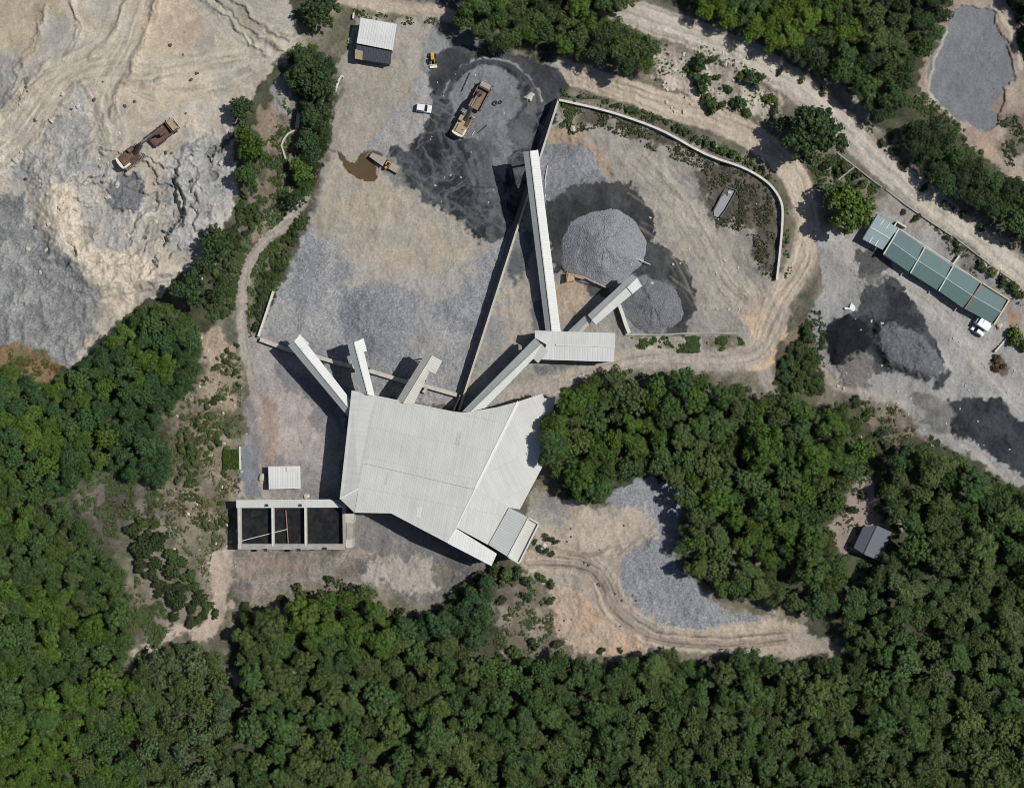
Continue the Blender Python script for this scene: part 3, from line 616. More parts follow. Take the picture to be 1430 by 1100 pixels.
def pm(name, rgb, rough=0.7, metal=0.0, var=0.18, scale=1.2, bump=0.15, dust=0.0, spec=0.4):
    """plain procedural surface: noise-varied colour, grime patches, fine bump"""
    if name in _mats:
        return _mats[name]
    m, nt, b = nodes_of(name)
    tc = N(nt, 'ShaderNodeTexCoord')
    n1 = N(nt, 'ShaderNodeTexNoise'); n1.inputs['Scale'].default_value = scale; n1.inputs['Detail'].default_value = 6
    nt.links.new(tc.outputs['Object'], n1.inputs['Vector'])
    rp = N(nt, 'ShaderNodeValToRGB')
    c = C(*rgb)
    rp.color_ramp.elements[0].position = 0.3; rp.color_ramp.elements[1].position = 0.7
    rp.color_ramp.elements[0].color = tuple(float(x) * (1 - var) for x in c) + (1,)
    rp.color_ramp.elements[1].color = tuple(min(0.9, float(x) * (1 + var)) for x in c) + (1,)
    nt.links.new(n1.outputs['Fac'], rp.inputs['Fac'])
    out = rp.outputs['Color']
    if dust:
        n2 = N(nt, 'ShaderNodeTexNoise'); n2.inputs['Scale'].default_value = scale * 0.6; n2.inputs['Detail'].default_value = 8
        nt.links.new(tc.outputs['Object'], n2.inputs['Vector'])
        r2 = N(nt, 'ShaderNodeMapRange'); r2.inputs['From Min'].default_value = 0.45; r2.inputs['From Max'].default_value = 0.7
        r2.inputs['To Max'].default_value = dust
        nt.links.new(n2.outputs['Fac'], r2.inputs['Value'])
        mx = N(nt, 'ShaderNodeMix', data_type='RGBA')
        nt.links.new(r2.outputs['Result'], mx.inputs[0]); nt.links.new(out, mx.inputs[6])
        mx.inputs[7].default_value = tuple(float(x) for x in C(165, 150, 130)) + (1,)
        out = mx.outputs[2]
    nt.links.new(out, b.inputs['Base Color'])
    b.inputs['Roughness'].default_value = rough; b.inputs['Metallic'].default_value = metal
    b.inputs['Specular IOR Level'].default_value = spec
    if bump:
        n3 = N(nt, 'ShaderNodeTexNoise'); n3.inputs['Scale'].default_value = scale * 6; n3.inputs['Detail'].default_value = 4
        nt.links.new(tc.outputs['Object'], n3.inputs['Vector'])
        bp = N(nt, 'ShaderNodeBump'); bp.inputs['Strength'].default_value = bump; bp.inputs['Distance'].default_value = 0.1
        nt.links.new(n3.outputs['Fac'], bp.inputs['Height']); nt.links.new(bp.outputs['Normal'], b.inputs['Normal'])
    _mats[name] = m
    return m


def sheet_mat(name, rgb, rib=0.76, dark=0.10, stain=0.22, stain_rgb=(150, 146, 136), bump=0.5, rough=0.5, row=7.0):
    """ribbed roof sheeting: ribs run along UV.y, sheets overlap every few metres"""
    m, nt, b = nodes_of(name)
    uv = N(nt, 'ShaderNodeUVMap'); sep = N(nt, 'ShaderNodeSeparateXYZ'); nt.links.new(uv.outputs['UV'], sep.inputs['Vector'])
    # rib profile
    mul = N(nt, 'ShaderNodeMath', operation='MULTIPLY'); mul.inputs[1].default_value = 1.0 / rib; nt.links.new(sep.outputs['X'], mul.inputs[0])
    fr = N(nt, 'ShaderNodeMath', operation='FRACT'); nt.links.new(mul.outputs[0], fr.inputs[0])
    pp = N(nt, 'ShaderNodeMath', operation='PINGPONG'); pp.inputs[1].default_value = 0.5; nt.links.new(fr.outputs[0], pp.inputs[0])
    ribm = N(nt, 'ShaderNodeMapRange'); ribm.inputs['From Min'].default_value = 0.08; ribm.inputs['From Max'].default_value = 0.2
    nt.links.new(pp.outputs[0], ribm.inputs['Value'])
    # per sheet tone
    fl = N(nt, 'ShaderNodeMath', operation='FLOOR'); nt.links.new(mul.outputs[0], fl.inputs[0])
    mv = N(nt, 'ShaderNodeMath', operation='MULTIPLY'); mv.inputs[1].default_value = 1.0 / row; nt.links.new(sep.outputs['Y'], mv.inputs[0])
    flv = N(nt, 'ShaderNodeMath', operation='FLOOR'); nt.links.new(mv.outputs[0], flv.inputs[0])
    cb = N(nt, 'ShaderNodeCombineXYZ'); nt.links.new(fl.outputs[0], cb.inputs['X']); nt.links.new(flv.outputs[0], cb.inputs['Y'])
    wn = N(nt, 'ShaderNodeTexWhiteNoise', noise_dimensions='2D'); nt.links.new(cb.outputs[0], wn.inputs['Vector'])
    # stains streaked down the slope
    mp = N(nt, 'ShaderNodeMapping'); mp.inputs['Scale'].default_value = (0.9, 0.12, 1); nt.links.new(uv.outputs['UV'], mp.inputs['Vector'])
    ns = N(nt, 'ShaderNodeTexNoise'); ns.inputs['Scale'].default_value = 1.0; ns.inputs['Detail'].default_value = 7; ns.inputs['Roughness'].default_value = 0.65
    nt.links.new(mp.outputs[0], ns.inputs['Vector'])
    nb = N(nt, 'ShaderNodeTexNoise'); nb.inputs['Scale'].default_value = 0.11; nb.inputs['Detail'].default_value = 5; nt.links.new(uv.outputs['UV'], nb.inputs['Vector'])
    ad = N(nt, 'ShaderNodeMath', operation='ADD'); nt.links.new(ns.outputs['Fac'], ad.inputs[0]); nt.links.new(nb.outputs['Fac'], ad.inputs[1])
    sm = N(nt, 'ShaderNodeMapRange'); sm.inputs['From Min'].default_value = 0.82; sm.inputs['From Max'].default_value = 1.3; sm.inputs['To Max'].default_value = stain * 2
    nt.links.new(ad.outputs[0], sm.inputs['Value'])
    mx = N(nt, 'ShaderNodeMix', data_type='RGBA'); nt.links.new(sm.outputs[0], mx.inputs[0])
    mx.inputs[6].default_value = tuple(float(x) for x in C(*rgb)) + (1,); mx.inputs[7].default_value = tuple(float(x) for x in C(*stain_rgb)) + (1,)
    # tone factor
    t1 = N(nt, 'ShaderNodeMath', operation='MULTIPLY_ADD'); t1.inputs[1].default_value = dark; t1.inputs[2].default_value = 1 - dark; nt.links.new(ribm.outputs[0], t1.inputs[0])
    t2 = N(nt, 'ShaderNodeMath', operation='MULTIPLY_ADD'); t2.inputs[1].default_value = 0.045; t2.inputs[2].default_value = 0.978; nt.links.new(wn.outputs['Value'], t2.inputs[0])
    t3 = N(nt, 'ShaderNodeMath', operation='MULTIPLY'); nt.links.new(t1.outputs[0], t3.inputs[0]); nt.links.new(t2.outputs[0], t3.inputs[1])
    # lap joints
    frv = N(nt, 'ShaderNodeMath', operation='FRACT'); nt.links.new(mv.outputs[0], frv.inputs[0])
    lap = N(nt, 'ShaderNodeMapRange'); lap.inputs['From Min'].default_value = 0.0; lap.inputs['From Max'].default_value = 0.035; lap.inputs['To Min'].default_value = 0.86
    nt.links.new(frv.outputs[0], lap.inputs['Value'])
    t4 = N(nt, 'ShaderNodeMath', operation='MULTIPLY'); nt.links.new(t3.outputs[0], t4.inputs[0]); nt.links.new(lap.outputs[0], t4.inputs[1])
    vm = N(nt, 'ShaderNodeVectorMath', operation='SCALE'); nt.links.new(mx.outputs[2], vm.inputs[0]); nt.links.new(t4.outputs[0], vm.inputs['Scale'])
    nt.links.new(vm.outputs[0], b.inputs['Base Color'])
    bp = N(nt, 'ShaderNodeBump'); bp.inputs['Strength'].default_value = bump; bp.inputs['Distance'].default_value = 0.05
    nt.links.new(ribm.outputs[0], bp.inputs['Height']); nt.links.new(bp.outputs['Normal'], b.inputs['Normal'])
    b.inputs['Roughness'].default_value = rough; b.inputs['Specular IOR Level'].default_value = 0.3
    return m


M_ROOF = sheet_mat('weathered_roof_sheet', (204, 203, 197), rib=0.7, dark=0.06, stain=0.2, stain_rgb=(166, 161, 150), row=9.0, bump=.25)
M_ROOFW = sheet_mat('white_roof_sheet', (212, 212, 208), dark=0.07, stain=0.1)
M_ROOFG_SHADE = sheet_mat('grey_and_shade_roof_sheet', (178, 180, 178), dark=0.12, stain=0.15)  # grey roofs, and gallery slopes facing away from the sun with shade painted in
M_ROOFB = sheet_mat('beige_roof_sheet', (197, 193, 183), dark=0.12, stain=0.2)
M_DARKROOF = sheet_mat('charcoal_roof_sheet', (66, 70, 78), dark=0.1, stain=0.12, stain_rgb=(84, 84, 86))
M_GREEN = sheet_mat('green_roof_sheet', (80, 107, 107), rib=0.6, dark=0.10, stain=0.16, stain_rgb=(94, 116, 112))
M_PALEGREEN = sheet_mat('pale_translucent_sheet', (140, 160, 164), rib=0.6, dark=0.08, stain=0.3, stain_rgb=(104, 124, 126))
M_SLATE = sheet_mat('slate_blue_roof', (96, 101, 110), rib=0.4, dark=0.08, stain=0.15, stain_rgb=(82, 86, 90), row=2.5)
M_WALL = pm('grey_sheet_wall', (150, 150, 146), 0.7, var=0.12, scale=0.5)
M_CONC = pm('raw_concrete', (158, 154, 146), 0.9, var=0.16, scale=0.6, bump=0.3)
M_CONCL = pm('light_concrete', (188, 181, 168), 0.9, var=0.14, scale=0.7, bump=0.3)
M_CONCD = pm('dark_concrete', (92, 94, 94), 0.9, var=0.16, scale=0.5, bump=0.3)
M_CREAM = pm('cream_render', (206, 202, 190), 0.8, var=0.05, scale=0.5)
M_WHITEW = pm('whitewashed_coping', (206, 202, 192), 0.85, var=0.12, scale=0.8)
M_STEEL = pm('galvanised_steel', (128, 130, 132), 0.5, 0.5)
M_DSTEEL = pm('dark_steel', (50, 50, 52), 0.6, 0.3)
M_RUST = pm('rusty_steel', (98, 74, 63), 0.85, var=0.3, scale=1.6, dust=0.35)
M_RUSTD = pm('dark_rusty_steel', (82, 64, 56), 0.85, var=0.3, scale=1.6, dust=0.2)
M_RED = pm('faded_red_paint', (134, 92, 84), 0.7, var=0.2, dust=0.3)
M_TANP = pm('dusty_tan_paint', (162, 142, 114), 0.6, var=0.12, dust=0.3)
M_WHITEP = pm('white_vehicle_paint', (228, 228, 225), 0.35, var=0.03, bump=0.02, spec=0.5)
M_CREAMP = pm('cream_vehicle_paint', (224, 216, 196), 0.45, var=0.05, bump=0.05)
M_YEL = pm('yellow_machine_paint', (196, 158, 66), 0.5, var=0.14, dust=0.3)
M_GLASS = pm('dark_glass', (30, 34, 40), 0.08, var=0.05, bump=0, spec=0.6)
M_TYRE = pm('tyre_rubber', (36, 35, 34), 0.9, var=0.1, dust=0.3)
M_BED = pm('dusty_steel_bed', (156, 147, 138), 0.7, var=0.08, dust=0.3)
M_WATER = pm('black_pond_water', (30, 31, 33), 0.4, var=0.4, scale=0.9, dust=0.05, bump=0.02, spec=0.2)
M_PUD = pm('muddy_water', (92, 76, 52), 0.12, var=0.12, scale=0.15, bump=0.01)
M_ORANGE = pm('orange_hopper_paint', (182, 148, 114), 0.7, var=0.12, dust=0.3)
M_ROCKP = pm('pale_rock', (190, 182, 168), 0.95, var=0.2, scale=1.5, bump=0.5)
M_ROCKD = pm('dark_rock', (84, 80, 76), 0.95, var=0.2, scale=1.5, bump=0.5)
M_BARK = pm('bark', (98, 84, 68), 0.95, var=0.25, scale=2, bump=0.5)
M_TROUGHF = pm('trough_floor', (150, 148, 150), 0.9, var=0.06, scale=0.6)
M_BRICK = pm('terracotta_paint', (158, 112, 88), 0.9, var=0.15)


def gravel_mat(name, rgb, vs=0.16, fleck=0.5, scale=2.6):
    m, nt, b = nodes_of(name)
    tc = N(nt, 'ShaderNodeTexCoord')
    v = N(nt, 'ShaderNodeTexVoronoi'); v.inputs['Scale'].default_value = scale; nt.links.new(tc.outputs['Object'], v.inputs['Vector'])
    n = N(nt, 'ShaderNodeTexNoise'); n.inputs['Scale'].default_value = 0.25; n.inputs['Detail'].default_value = 8; n.inputs['Roughness'].default_value = 0.7
    nt.links.new(tc.outputs['Object'], n.inputs['Vector'])
    sp = N(nt, 'ShaderNodeSeparateColor'); nt.links.new(v.outputs['Color'], sp.inputs[0])
    a = N(nt, 'ShaderNodeMath', operation='MULTIPLY_ADD'); a.inputs[1].default_value = fleck; a.inputs[2].default_value = 1 - fleck / 2
    nt.links.new(sp.outputs[0], a.inputs[0])
    a2 = N(nt, 'ShaderNodeMath', operation='MULTIPLY_ADD'); a2.inputs[1].default_value = vs * 4; a2.inputs[2].default_value = 1 - vs * 2; nt.links.new(n.outputs['Fac'], a2.inputs[0])
    p = N(nt, 'ShaderNodeMath', operation='MULTIPLY'); nt.links.new(a.outputs[0], p.inputs[0]); nt.links.new(a2.outputs[0], p.inputs[1])
    vm = N(nt, 'ShaderNodeVectorMath', operation='SCALE'); vm.inputs[0].default_value = tuple(float(x) for x in C(*rgb)); nt.links.new(p.outputs[0], vm.inputs['Scale'])
    nt.links.new(vm.outputs[0], b.inputs['Base Color'])
    bp = N(nt, 'ShaderNodeBump'); bp.inputs['Strength'].default_value = 0.8; bp.inputs['Distance'].default_value = 0.25
    nt.links.new(v.outputs['Distance'], bp.inputs['Height']); nt.links.new(bp.outputs['Normal'], b.inputs['Normal'])
    b.inputs['Roughness'].default_value = 0.95; b.inputs['Specular IOR Level'].default_value = 0.2
    return m


M_GRAVEL = gravel_mat('crushed_gravel', (138, 138, 141), 0.1, 0.45, 3.2)
M_GRAVELD = gravel_mat('fine_grey_chippings', (116, 117, 120), 0.1, .4, 3.4)


def ground_mat():
    m, nt, b = nodes_of('quarry_ground')
    at = N(nt, 'ShaderNodeAttribute', attribute_name='tone')
    gr = N(nt, 'ShaderNodeAttribute', attribute_name='grit')
    geo = N(nt, 'ShaderNodeNewGeometry')
    n1 = N(nt, 'ShaderNodeTexNoise'); n1.inputs['Scale'].default_value = 1.7; n1.inputs['Detail'].default_value = 5; n1.inputs['Roughness'].default_value = 0.7
    nt.links.new(geo.outputs['Position'], n1.inputs['Vector'])
    v = N(nt, 'ShaderNodeTexVoronoi'); v.inputs['Scale'].default_value = 2.4; nt.links.new(geo.outputs['Position'], v.inputs['Vector'])
    sp = N(nt, 'ShaderNodeSeparateColor'); nt.links.new(v.outputs['Color'], sp.inputs[0])
    a = N(nt, 'ShaderNodeMath', operation='MULTIPLY_ADD'); a.inputs[1].default_value = 0.7; a.inputs[2].default_value = 0.65; nt.links.new(n1.outputs['Fac'], a.inputs[0])
    g0 = N(nt, 'ShaderNodeMath', operation='SUBTRACT'); g0.inputs[1].default_value = 0.5; nt.links.new(sp.outputs[0], g0.inputs[0])
    g1 = N(nt, 'ShaderNodeMath', operation='MULTIPLY'); nt.links.new(g0.outputs[0], g1.inputs[0]); nt.links.new(gr.outputs['Fac'], g1.inputs[1])
    g2 = N(nt, 'ShaderNodeMath', operation='MULTIPLY_ADD'); g2.inputs[1].default_value = 0.4; nt.links.new(g1.outputs[0], g2.inputs[0]); nt.links.new(a.outputs[0], g2.inputs[2])
    vm = N(nt, 'ShaderNodeVectorMath', operation='SCALE'); nt.links.new(at.outputs['Color'], vm.inputs[0]); nt.links.new(g2.outputs[0], vm.inputs['Scale'])
    nt.links.new(vm.outputs[0], b.inputs['Base Color'])
    bp = N(nt, 'ShaderNodeBump'); bp.inputs['Strength'].default_value = 0.4; bp.inputs['Distance'].default_value = 0.08
    nt.links.new(n1.outputs['Fac'], bp.inputs['Height']); nt.links.new(bp.outputs['Normal'], b.inputs['Normal'])
    b.inputs['Roughness'].default_value = 0.95; b.inputs['Specular IOR Level'].default_value = 0.15
    return m


def leaf_mat(name, attr_type):
    m, nt, b = nodes_of(name)
    ti = N(nt, 'ShaderNodeAttribute', attribute_name='tint', attribute_type=attr_type)
    lv = N(nt, 'ShaderNodeAttribute', attribute_name='leaf')
    sp = N(nt, 'ShaderNodeSeparateColor'); nt.links.new(lv.outputs['Color'], sp.inputs[0])
    sc_ = N(nt, 'ShaderNodeMath', operation='MULTIPLY_ADD'); sc_.inputs[1].default_value = 1.2; sc_.inputs[2].default_value = 0.40; nt.links.new(sp.outputs[0], sc_.inputs[0])
    vm = N(nt, 'ShaderNodeVectorMath', operation='SCALE'); nt.links.new(ti.outputs['Color'], vm.inputs[0]); nt.links.new(sc_.outputs[0], vm.inputs['Scale'])
    hs = N(nt, 'ShaderNodeHueSaturation'); nt.links.new(vm.outputs[0], hs.inputs['Color'])
    hh = N(nt, 'ShaderNodeMath', operation='MULTIPLY_ADD'); hh.inputs[1].default_value = 0.05; hh.inputs[2].default_value = 0.475; nt.links.new(sp.outputs[1], hh.inputs[0])
    nt.links.new(hh.outputs[0], hs.inputs['Hue'])
    nt.links.new(hs.outputs[0], b.inputs['Base Color'])
    b.inputs['Roughness'].default_value = 0.55; b.inputs['Specular IOR Level'].default_value = 0.22
    return m


M_GROUND = ground_mat()
M_LEAF = leaf_mat('leaves', 'OBJECT')
M_LEAFG = leaf_mat('leaf_mass', 'GEOMETRY')


# ================================================================== object helpers
def tag(o, label=None, cat=None, group=None, kind=None):
    if label: o['label'] = label
    if cat: o['category'] = cat
    if group: o['group'] = group
    if kind: o['kind'] = kind
    return o


def thing(name, label, cat, loc=(0, 0, 0), rz=0.0, group=None):
    o = bpy.data.objects.new(name, None); col.objects.link(o)
    o.empty_display_size = 1; o.location = loc; o.rotation_euler = (0, 0, rz)
    return tag(o, label, cat, group)


def link_mesh(name, me, mat, parent=None):
    if mat and not me.materials: me.materials.append(mat)
    o = bpy.data.objects.new(name, me); col.objects.link(o)
    if parent is not None: o.parent = parent
    return o


class MB:
    def __init__(s): s.v = []; s.f = []; s.uv = {}

    def face(s, pts, uv=None):
        i = len(s.v); s.v += [tuple(p) for p in pts]; s.f.append(tuple(range(i, i + len(pts))))
        if uv: s.uv[len(s.f) - 1] = uv

    def box(s, x0, x1, y0, y1, z0, z1, tf=None, chamfer=0.0, top=(1, 1)):
        cx, cy = (x0 + x1) / 2, (y0 + y1) / 2
        def q(x, y, z, k=(1, 1)): return (cx + (x - cx) * k[0], cy + (y - cy) * k[1], z)
        c = chamfer
        if c:
            rings = []
            for z, ins in ((z0, 0), (z1 - c, 0), (z1, c)):
                kx, ky = (top if z != z0 else (1, 1))
                xa, xb, ya, yb = x0 + ins, x1 - ins, y0 + ins, y1 - ins
                g = c if not ins else c * 0.6
                ring = [(xa + g, ya), (xb - g, ya), (xb, ya + g), (xb, yb - g), (xb - g, yb), (xa + g, yb), (xa, yb - g), (xa, ya + g)]
                rings.append([q(x, y, z, (kx, ky)) for x, y in ring])
            s.loft(rings, True, True, tf)
        else:
            a = [q(x0, y0, z0), q(x1, y0, z0), q(x1, y1, z0), q(x0, y1, z0)]
            b = [q(x0, y0, z1, top), q(x1, y0, z1, top), q(x1, y1, z1, top), q(x0, y1, z1, top)]
            s.loft([a, b], True, True, tf)
        return s

    def loft(s, rings, cap0=True, cap1=True, tf=None):
        base = len(s.v); n = len(rings[0])
        for r in rings: s.v += [tf(p) if tf else tuple(p) for p in r]
        for k in range(len(rings) - 1):
            for i in range(n):
                j = (i + 1) % n
                s.f.append((base + k * n + i, base + k * n + j, base + (k + 1) * n + j, base + (k + 1) * n + i))
        if cap0: s.f.append(tuple(base + i for i in range(n))[::-1])
        if cap1: s.f.append(tuple(base + (len(rings) - 1) * n + i for i in range(n)))
        return s

    def tube(s, a, b, r0, r1=None, n=8):
        r1 = r0 if r1 is None else r1
        a = Vector(a); b = Vector(b); d = (b - a).normalized()
        u = d.orthogonal().normalized(); w = d.cross(u)
        rings = [[tuple(p + (u * math.cos(t) + w * math.sin(t)) * r) for t in [2 * math.pi * i / n for i in range(n)]] for p, r in ((a, r0), (b, r1))]
        return s.loft(rings)

    def beam(s, a, b, w, h):
        a = Vector(a); b = Vector(b); d = (b - a).normalized()
        u = d.cross(Vector((0, 0, 1)));
        u = u.normalized() if u.length > 1e-3 else Vector((1, 0, 0))
        k = u.cross(d)
        rings = [[tuple(p + u * (sx * w / 2) + k * (sz * h / 2)) for sx, sz in ((-1, -1), (1, -1), (1, 1), (-1, 1))] for p in (a, b)]
        return s.loft(rings)

    def prism(s, pts, z0, z1):
        """pts: world xy list; z0,z1 number or per point list"""
        n = len(pts)
        za = z0 if isinstance(z0, (list, tuple)) else [z0] * n
        zb = z1 if isinstance(z1, (list, tuple)) else [z1] * n
        ar = sum(pts[i][0] * pts[(i + 1) % n][1] - pts[(i + 1) % n][0] * pts[i][1] for i in range(n))
        idx = range(n) if ar > 0 else range(n - 1, -1, -1)
        return s.loft([[(pts[i][0], pts[i][1], za[i]) for i in idx], [(pts[i][0], pts[i][1], zb[i]) for i in idx]])

    def build(s, name, mat, parent=None, smooth=False):
        me = bpy.data.meshes.new(name)
        off = Vector((0, 0, 0))
        if parent is not None and parent.get('_world'):
            off = Vector(parent.location)
        me.from_pydata([tuple(Vector(p) - off) for p in s.v], [], s.f)
        if s.uv:
            l = me.uv_layers.new(name='UVMap')
            for fi, uvs in s.uv.items():
                pl = me.polygons[fi]
                for k, li in enumerate(pl.loop_indices): l.data[li].uv = uvs[k]
        if smooth:
            for p in me.polygons: p.use_smooth = True
        me.update()
        return link_mesh(name, me, mat, parent)


def wthing(name, label, cat, px, py, z=None, group=None):
    """thing whose parts are given in world coordinates"""
    z = zat(px, py) if z is None else z
    o = thing(name, label, cat, P(px, py, z), 0, group); o['_world'] = 1
    return o


def add_sheet(mb, pts, along, thick=0.14):
    """roof sheet polygon (world pts, ccw or cw); ribs across `along`"""
    p = [Vector(q) for q in pts]
    n = len(p)
    ar = sum(p[i].x * p[(i + 1) % n].y - p[(i + 1) % n].x * p[i].y for i in range(n))
    if ar < 0: p = p[::-1]
    a = Vector((along[0], along[1], 0)).normalized(); b = Vector((-a.y, a.x, 0))
    uv = [((q.x * a.x + q.y * a.y), (q.x * b.x + q.y * b.y)) for q in p]
    mb.face(p, uv)
    dn = [q - Vector((0, 0, thick)) for q in p]
    mb.face(dn[::-1], uv[::-1])
    for i in range(n):
        j = (i + 1) % n
        mb.face([p[i], dn[i], dn[j], p[j]], [uv[i], uv[i], uv[j], uv[j]])


def P3(t): return P(t[0], t[1], t[2])


def walls(pts3, zlow, inset=0.35, name='wall', mat=None, parent=None, drop=0.16):
    """wall skirt below a roof outline; pts3 are world points of the eaves"""
    cx = sum(p[0] for p in pts3) / len(pts3); cy = sum(p[1] for p in pts3) / len(pts3)
    q = []
    for p in pts3:
        d = Vector((p[0] - cx, p[1] - cy)); L = d.length
        d = d * max(0.05, (L - inset * 1.4) / L)
        q.append((cx + d.x, cy + d.y))
    mb = MB()
    mb.prism(q, zlow, [p[2] - drop for p in pts3])
    return mb.build(name, mat or M_WALL, parent)


def ridge_cap(mb, a, b, w=0.5, h=0.12):
    a = Vector(a); b = Vector(b)
    mb.beam(a + Vector((0, 0, h * 0.6)), b + Vector((0, 0, h * 0.6)), w, h)


def line_wall(name, label, pts, hgt, thick, mat, capmat=None, cat='wall', base=None, ztop=None, group=None):
    """free standing wall following a photo polyline (its top); hgt above the ground"""
    tops = []
    d = []
    pp = []
    for (a, b) in zip(pts[:-1], pts[1:]):
        n = max(1, int(math.hypot(b[0] - a[0], b[1] - a[1]) / 14))
        for k in range(n):
            t = k / n; pp.append((a[0] + (b[0] - a[0]) * t, a[1] + (b[1] - a[1]) * t))
    pp.append(pts[-1])
    root = wthing(name, label, cat, pp[0][0], pp[0][1], None, group)
    zs = [(zat(*q) if base is None else base) for q in pp]
    zs = [sum(zs[max(0, i - 1):i + 2]) / len(zs[max(0, i - 1):i + 2]) for i in range(len(zs))]
    W = [Vector(P(q[0], q[1], z + hgt)) for q, z in zip(pp, zs)]
    rings = []; caps = []
    for i, w in enumerate(W):
        t = (W[min(i + 1, len(W) - 1)] - W[max(i - 1, 0)]); t.z = 0; t.normalize()
        nrm = Vector((-t.y, t.x, 0))
        a = w + nrm * thick / 2; b = w - nrm * thick / 2
        lo = w.z - hgt - 0.7
        rings.append([(a.x, a.y, lo), (b.x, b.y, lo), (b.x, b.y, w.z - 0.08), (a.x, a.y, w.z - 0.08)])
        a2 = w + nrm * (thick / 2 + 0.05); b2 = w - nrm * (thick / 2 + 0.05)
        caps.append([(a2.x, a2.y, w.z - 0.078), (b2.x, b2.y, w.z - 0.078), (b2.x, b2.y, w.z), (a2.x, a2.y, w.z)])
    m1 = MB(); m1.loft(rings); m1.build('wall_body', mat, root)
    m2 = MB(); m2.loft(caps); m2.build('coping', capmat or mat, root)
    return root


# ================================================================== camera, light, world
cam = bpy.data.cameras.new('camera'); co = bpy.data.objects.new('camera', cam); col.objects.link(co)
co.location = (0, 0, H); co.rotation_euler = (0, 0, 0)
cam.sensor_width = 36; cam.lens = 36 * H / (1430 * S); cam.clip_end = 6000; cam.clip_start = 1
sc.camera = co
sc.cycles.filter_width = 1.0
EL = math.radians(53.5)
sx, sy = 0.983, 0.185
sun = bpy.data.lights.new('sun', 'SUN'); so = bpy.data.objects.new('sun', sun); col.objects.link(so)
sun.energy = 3.9; sun.angle = math.radians(0.5); sun.color = (1.0, 0.985, 0.945)
dv = Vector((-sx * math.cos(EL), -sy * math.cos(EL), -math.sin(EL)))
so.rotation_euler = dv.to_track_quat('-Z', 'Y').to_euler(); so.location = (80, 20, 120)
w = bpy.data.worlds.new('World'); sc.world = w; w.use_nodes = True
bg = w.node_tree.nodes['Background']
sky = w.node_tree.nodes.new('ShaderNodeTexSky'); sky.sky_type = 'NISHITA'; sky.sun_disc = False
sky.sun_elevation = EL; sky.sun_rotation = math.atan2(sx, sy)
w.node_tree.links.new(sky.outputs[0], bg.inputs[0]); bg.inputs[1].default_value = 0.055
sc.view_settings.view_transform = 'Standard'; sc.view_settings.look = 'None'; sc.view_settings.exposure = 0; sc.view_settings.gamma = 1
sc.view_settings.use_curve_mapping = False

# ================================================================== ground sheet
k = S * (H - Z) / H
vx = (U - 715.0) * k; vy = (550.0 - V) * k
co_ = np.stack([vx, vy, Z], -1).reshape(-1, 3).astype(np.float32)
idx = np.arange(NX * NY, dtype=np.int32).reshape(NY, NX)
quads = np.stack([idx[1:, :-1], idx[1:, 1:], idx[:-1, 1:], idx[:-1, :-1]], -1).reshape(-1, 4)


def np_mesh(name, verts, faces, k):
    me = bpy.data.meshes.new(name)
    nf = len(faces)
    me.vertices.add(len(verts)); me.loops.add(nf * k); me.polygons.add(nf)
    me.vertices.foreach_set('co', np.ascontiguousarray(verts, np.float32).ravel())
    me.polygons.foreach_set('loop_start', np.arange(0, nf * k, k, dtype=np.int32))
    me.polygons.foreach_set('vertices', np.ascontiguousarray(faces, np.int32).ravel())
    return me


def set_attr(me, name, rgb):
    a = me.attributes.new(name, 'FLOAT_COLOR', 'POINT')
    buf = np.ones((len(me.vertices), 4), np.float32); buf[:, :rgb.shape[1]] = rgb
    a.data.foreach_set('color', buf.ravel())


gm = np_mesh('ground', co_, quads, 4)
gm.polygons.foreach_set('use_smooth', np.ones(len(quads), bool))
set_attr(gm, 'tone', COL.reshape(-1, 3))
ga = gm.attributes.new('grit', 'FLOAT', 'POINT'); ga.data.foreach_set('value', ROUGHK.ravel().astype(np.float32))
gm.update(calc_edges=True)
g = link_mesh('ground', gm, M_GROUND); tag(g, 'bare tan and grey quarry ground with gravel, ruts and wet black fines', 'ground', kind='structure')

# puddle
mb = MB(); zp = min(zat(px, py) for px, py in PUD) - 0.0
mb.face([P(px + 0.4 * (515 - px) / 40, py, zp + 0.03) for px, py in PUD][::-1])
o = mb.build('puddle_water', M_PUD); tag(o, 'brown muddy puddle on the tan yard beside the yellow dumper', 'puddle', kind='structure')

# ================================================================== main processing building
def zr(px, py, right=0.026, left=0.0175):
    """main roof height above the lower yard from the distance to its ridge line"""
    d = (px - 724) * (-0.897) + (py - 560) * (-0.441)
    return 14.6 - (left * d if d > 0 else -right * d)


R = lambda px, py, dz=0.0: P(px, py, zr(px, py) + dz)
A_ = P(491, 545, 11.0); B_ = P(474.5, 696, 11.0); C_ = P(494, 716, 11.4)
V1 = R(526.5, 552.5); V2 = R(501, 682); V3 = R(495, 715.5)
D_ = R(546, 716.5); E_ = R(625, 758); S_ = R(633, 574.5); R_ = R(647.5, 576); Qp = R(694, 568.5); Pp = R(724, 560.5)
T_ = R(664, 682); H_ = R(637.5, 736.7); I_ = R(681.6, 760.5); J_ = R(710.7, 708.3); L_ = R(726, 711); M_ = R(756.5, 653.5)
N_ = R(776, 553.5); O_ = R(757, 549.5); O2 = R(760, 556)
mainb = wthing('processing_building', 'huge pale grey metal-roofed processing building with splayed edges in the middle of the works', 'building', 625, 650, 0.0)
mb = MB()
rd = (0.98, -0.19)          # across the ribs
add_sheet(mb, [V1, S_, R_, Qp, Pp, T_, H_, E_, D_, V3, V2], rd)
add_sheet(mb, [A_, V1, V2, B_], (0.10, 0.99))
add_sheet(mb, [B_, V2, V3, C_], rd)
mb.build('roof', M_ROOF, mainb)
mb = MB()
add_sheet(mb, [Pp, O_, O2, N_, M_, L_, J_, T_], (0.90, 0.44))
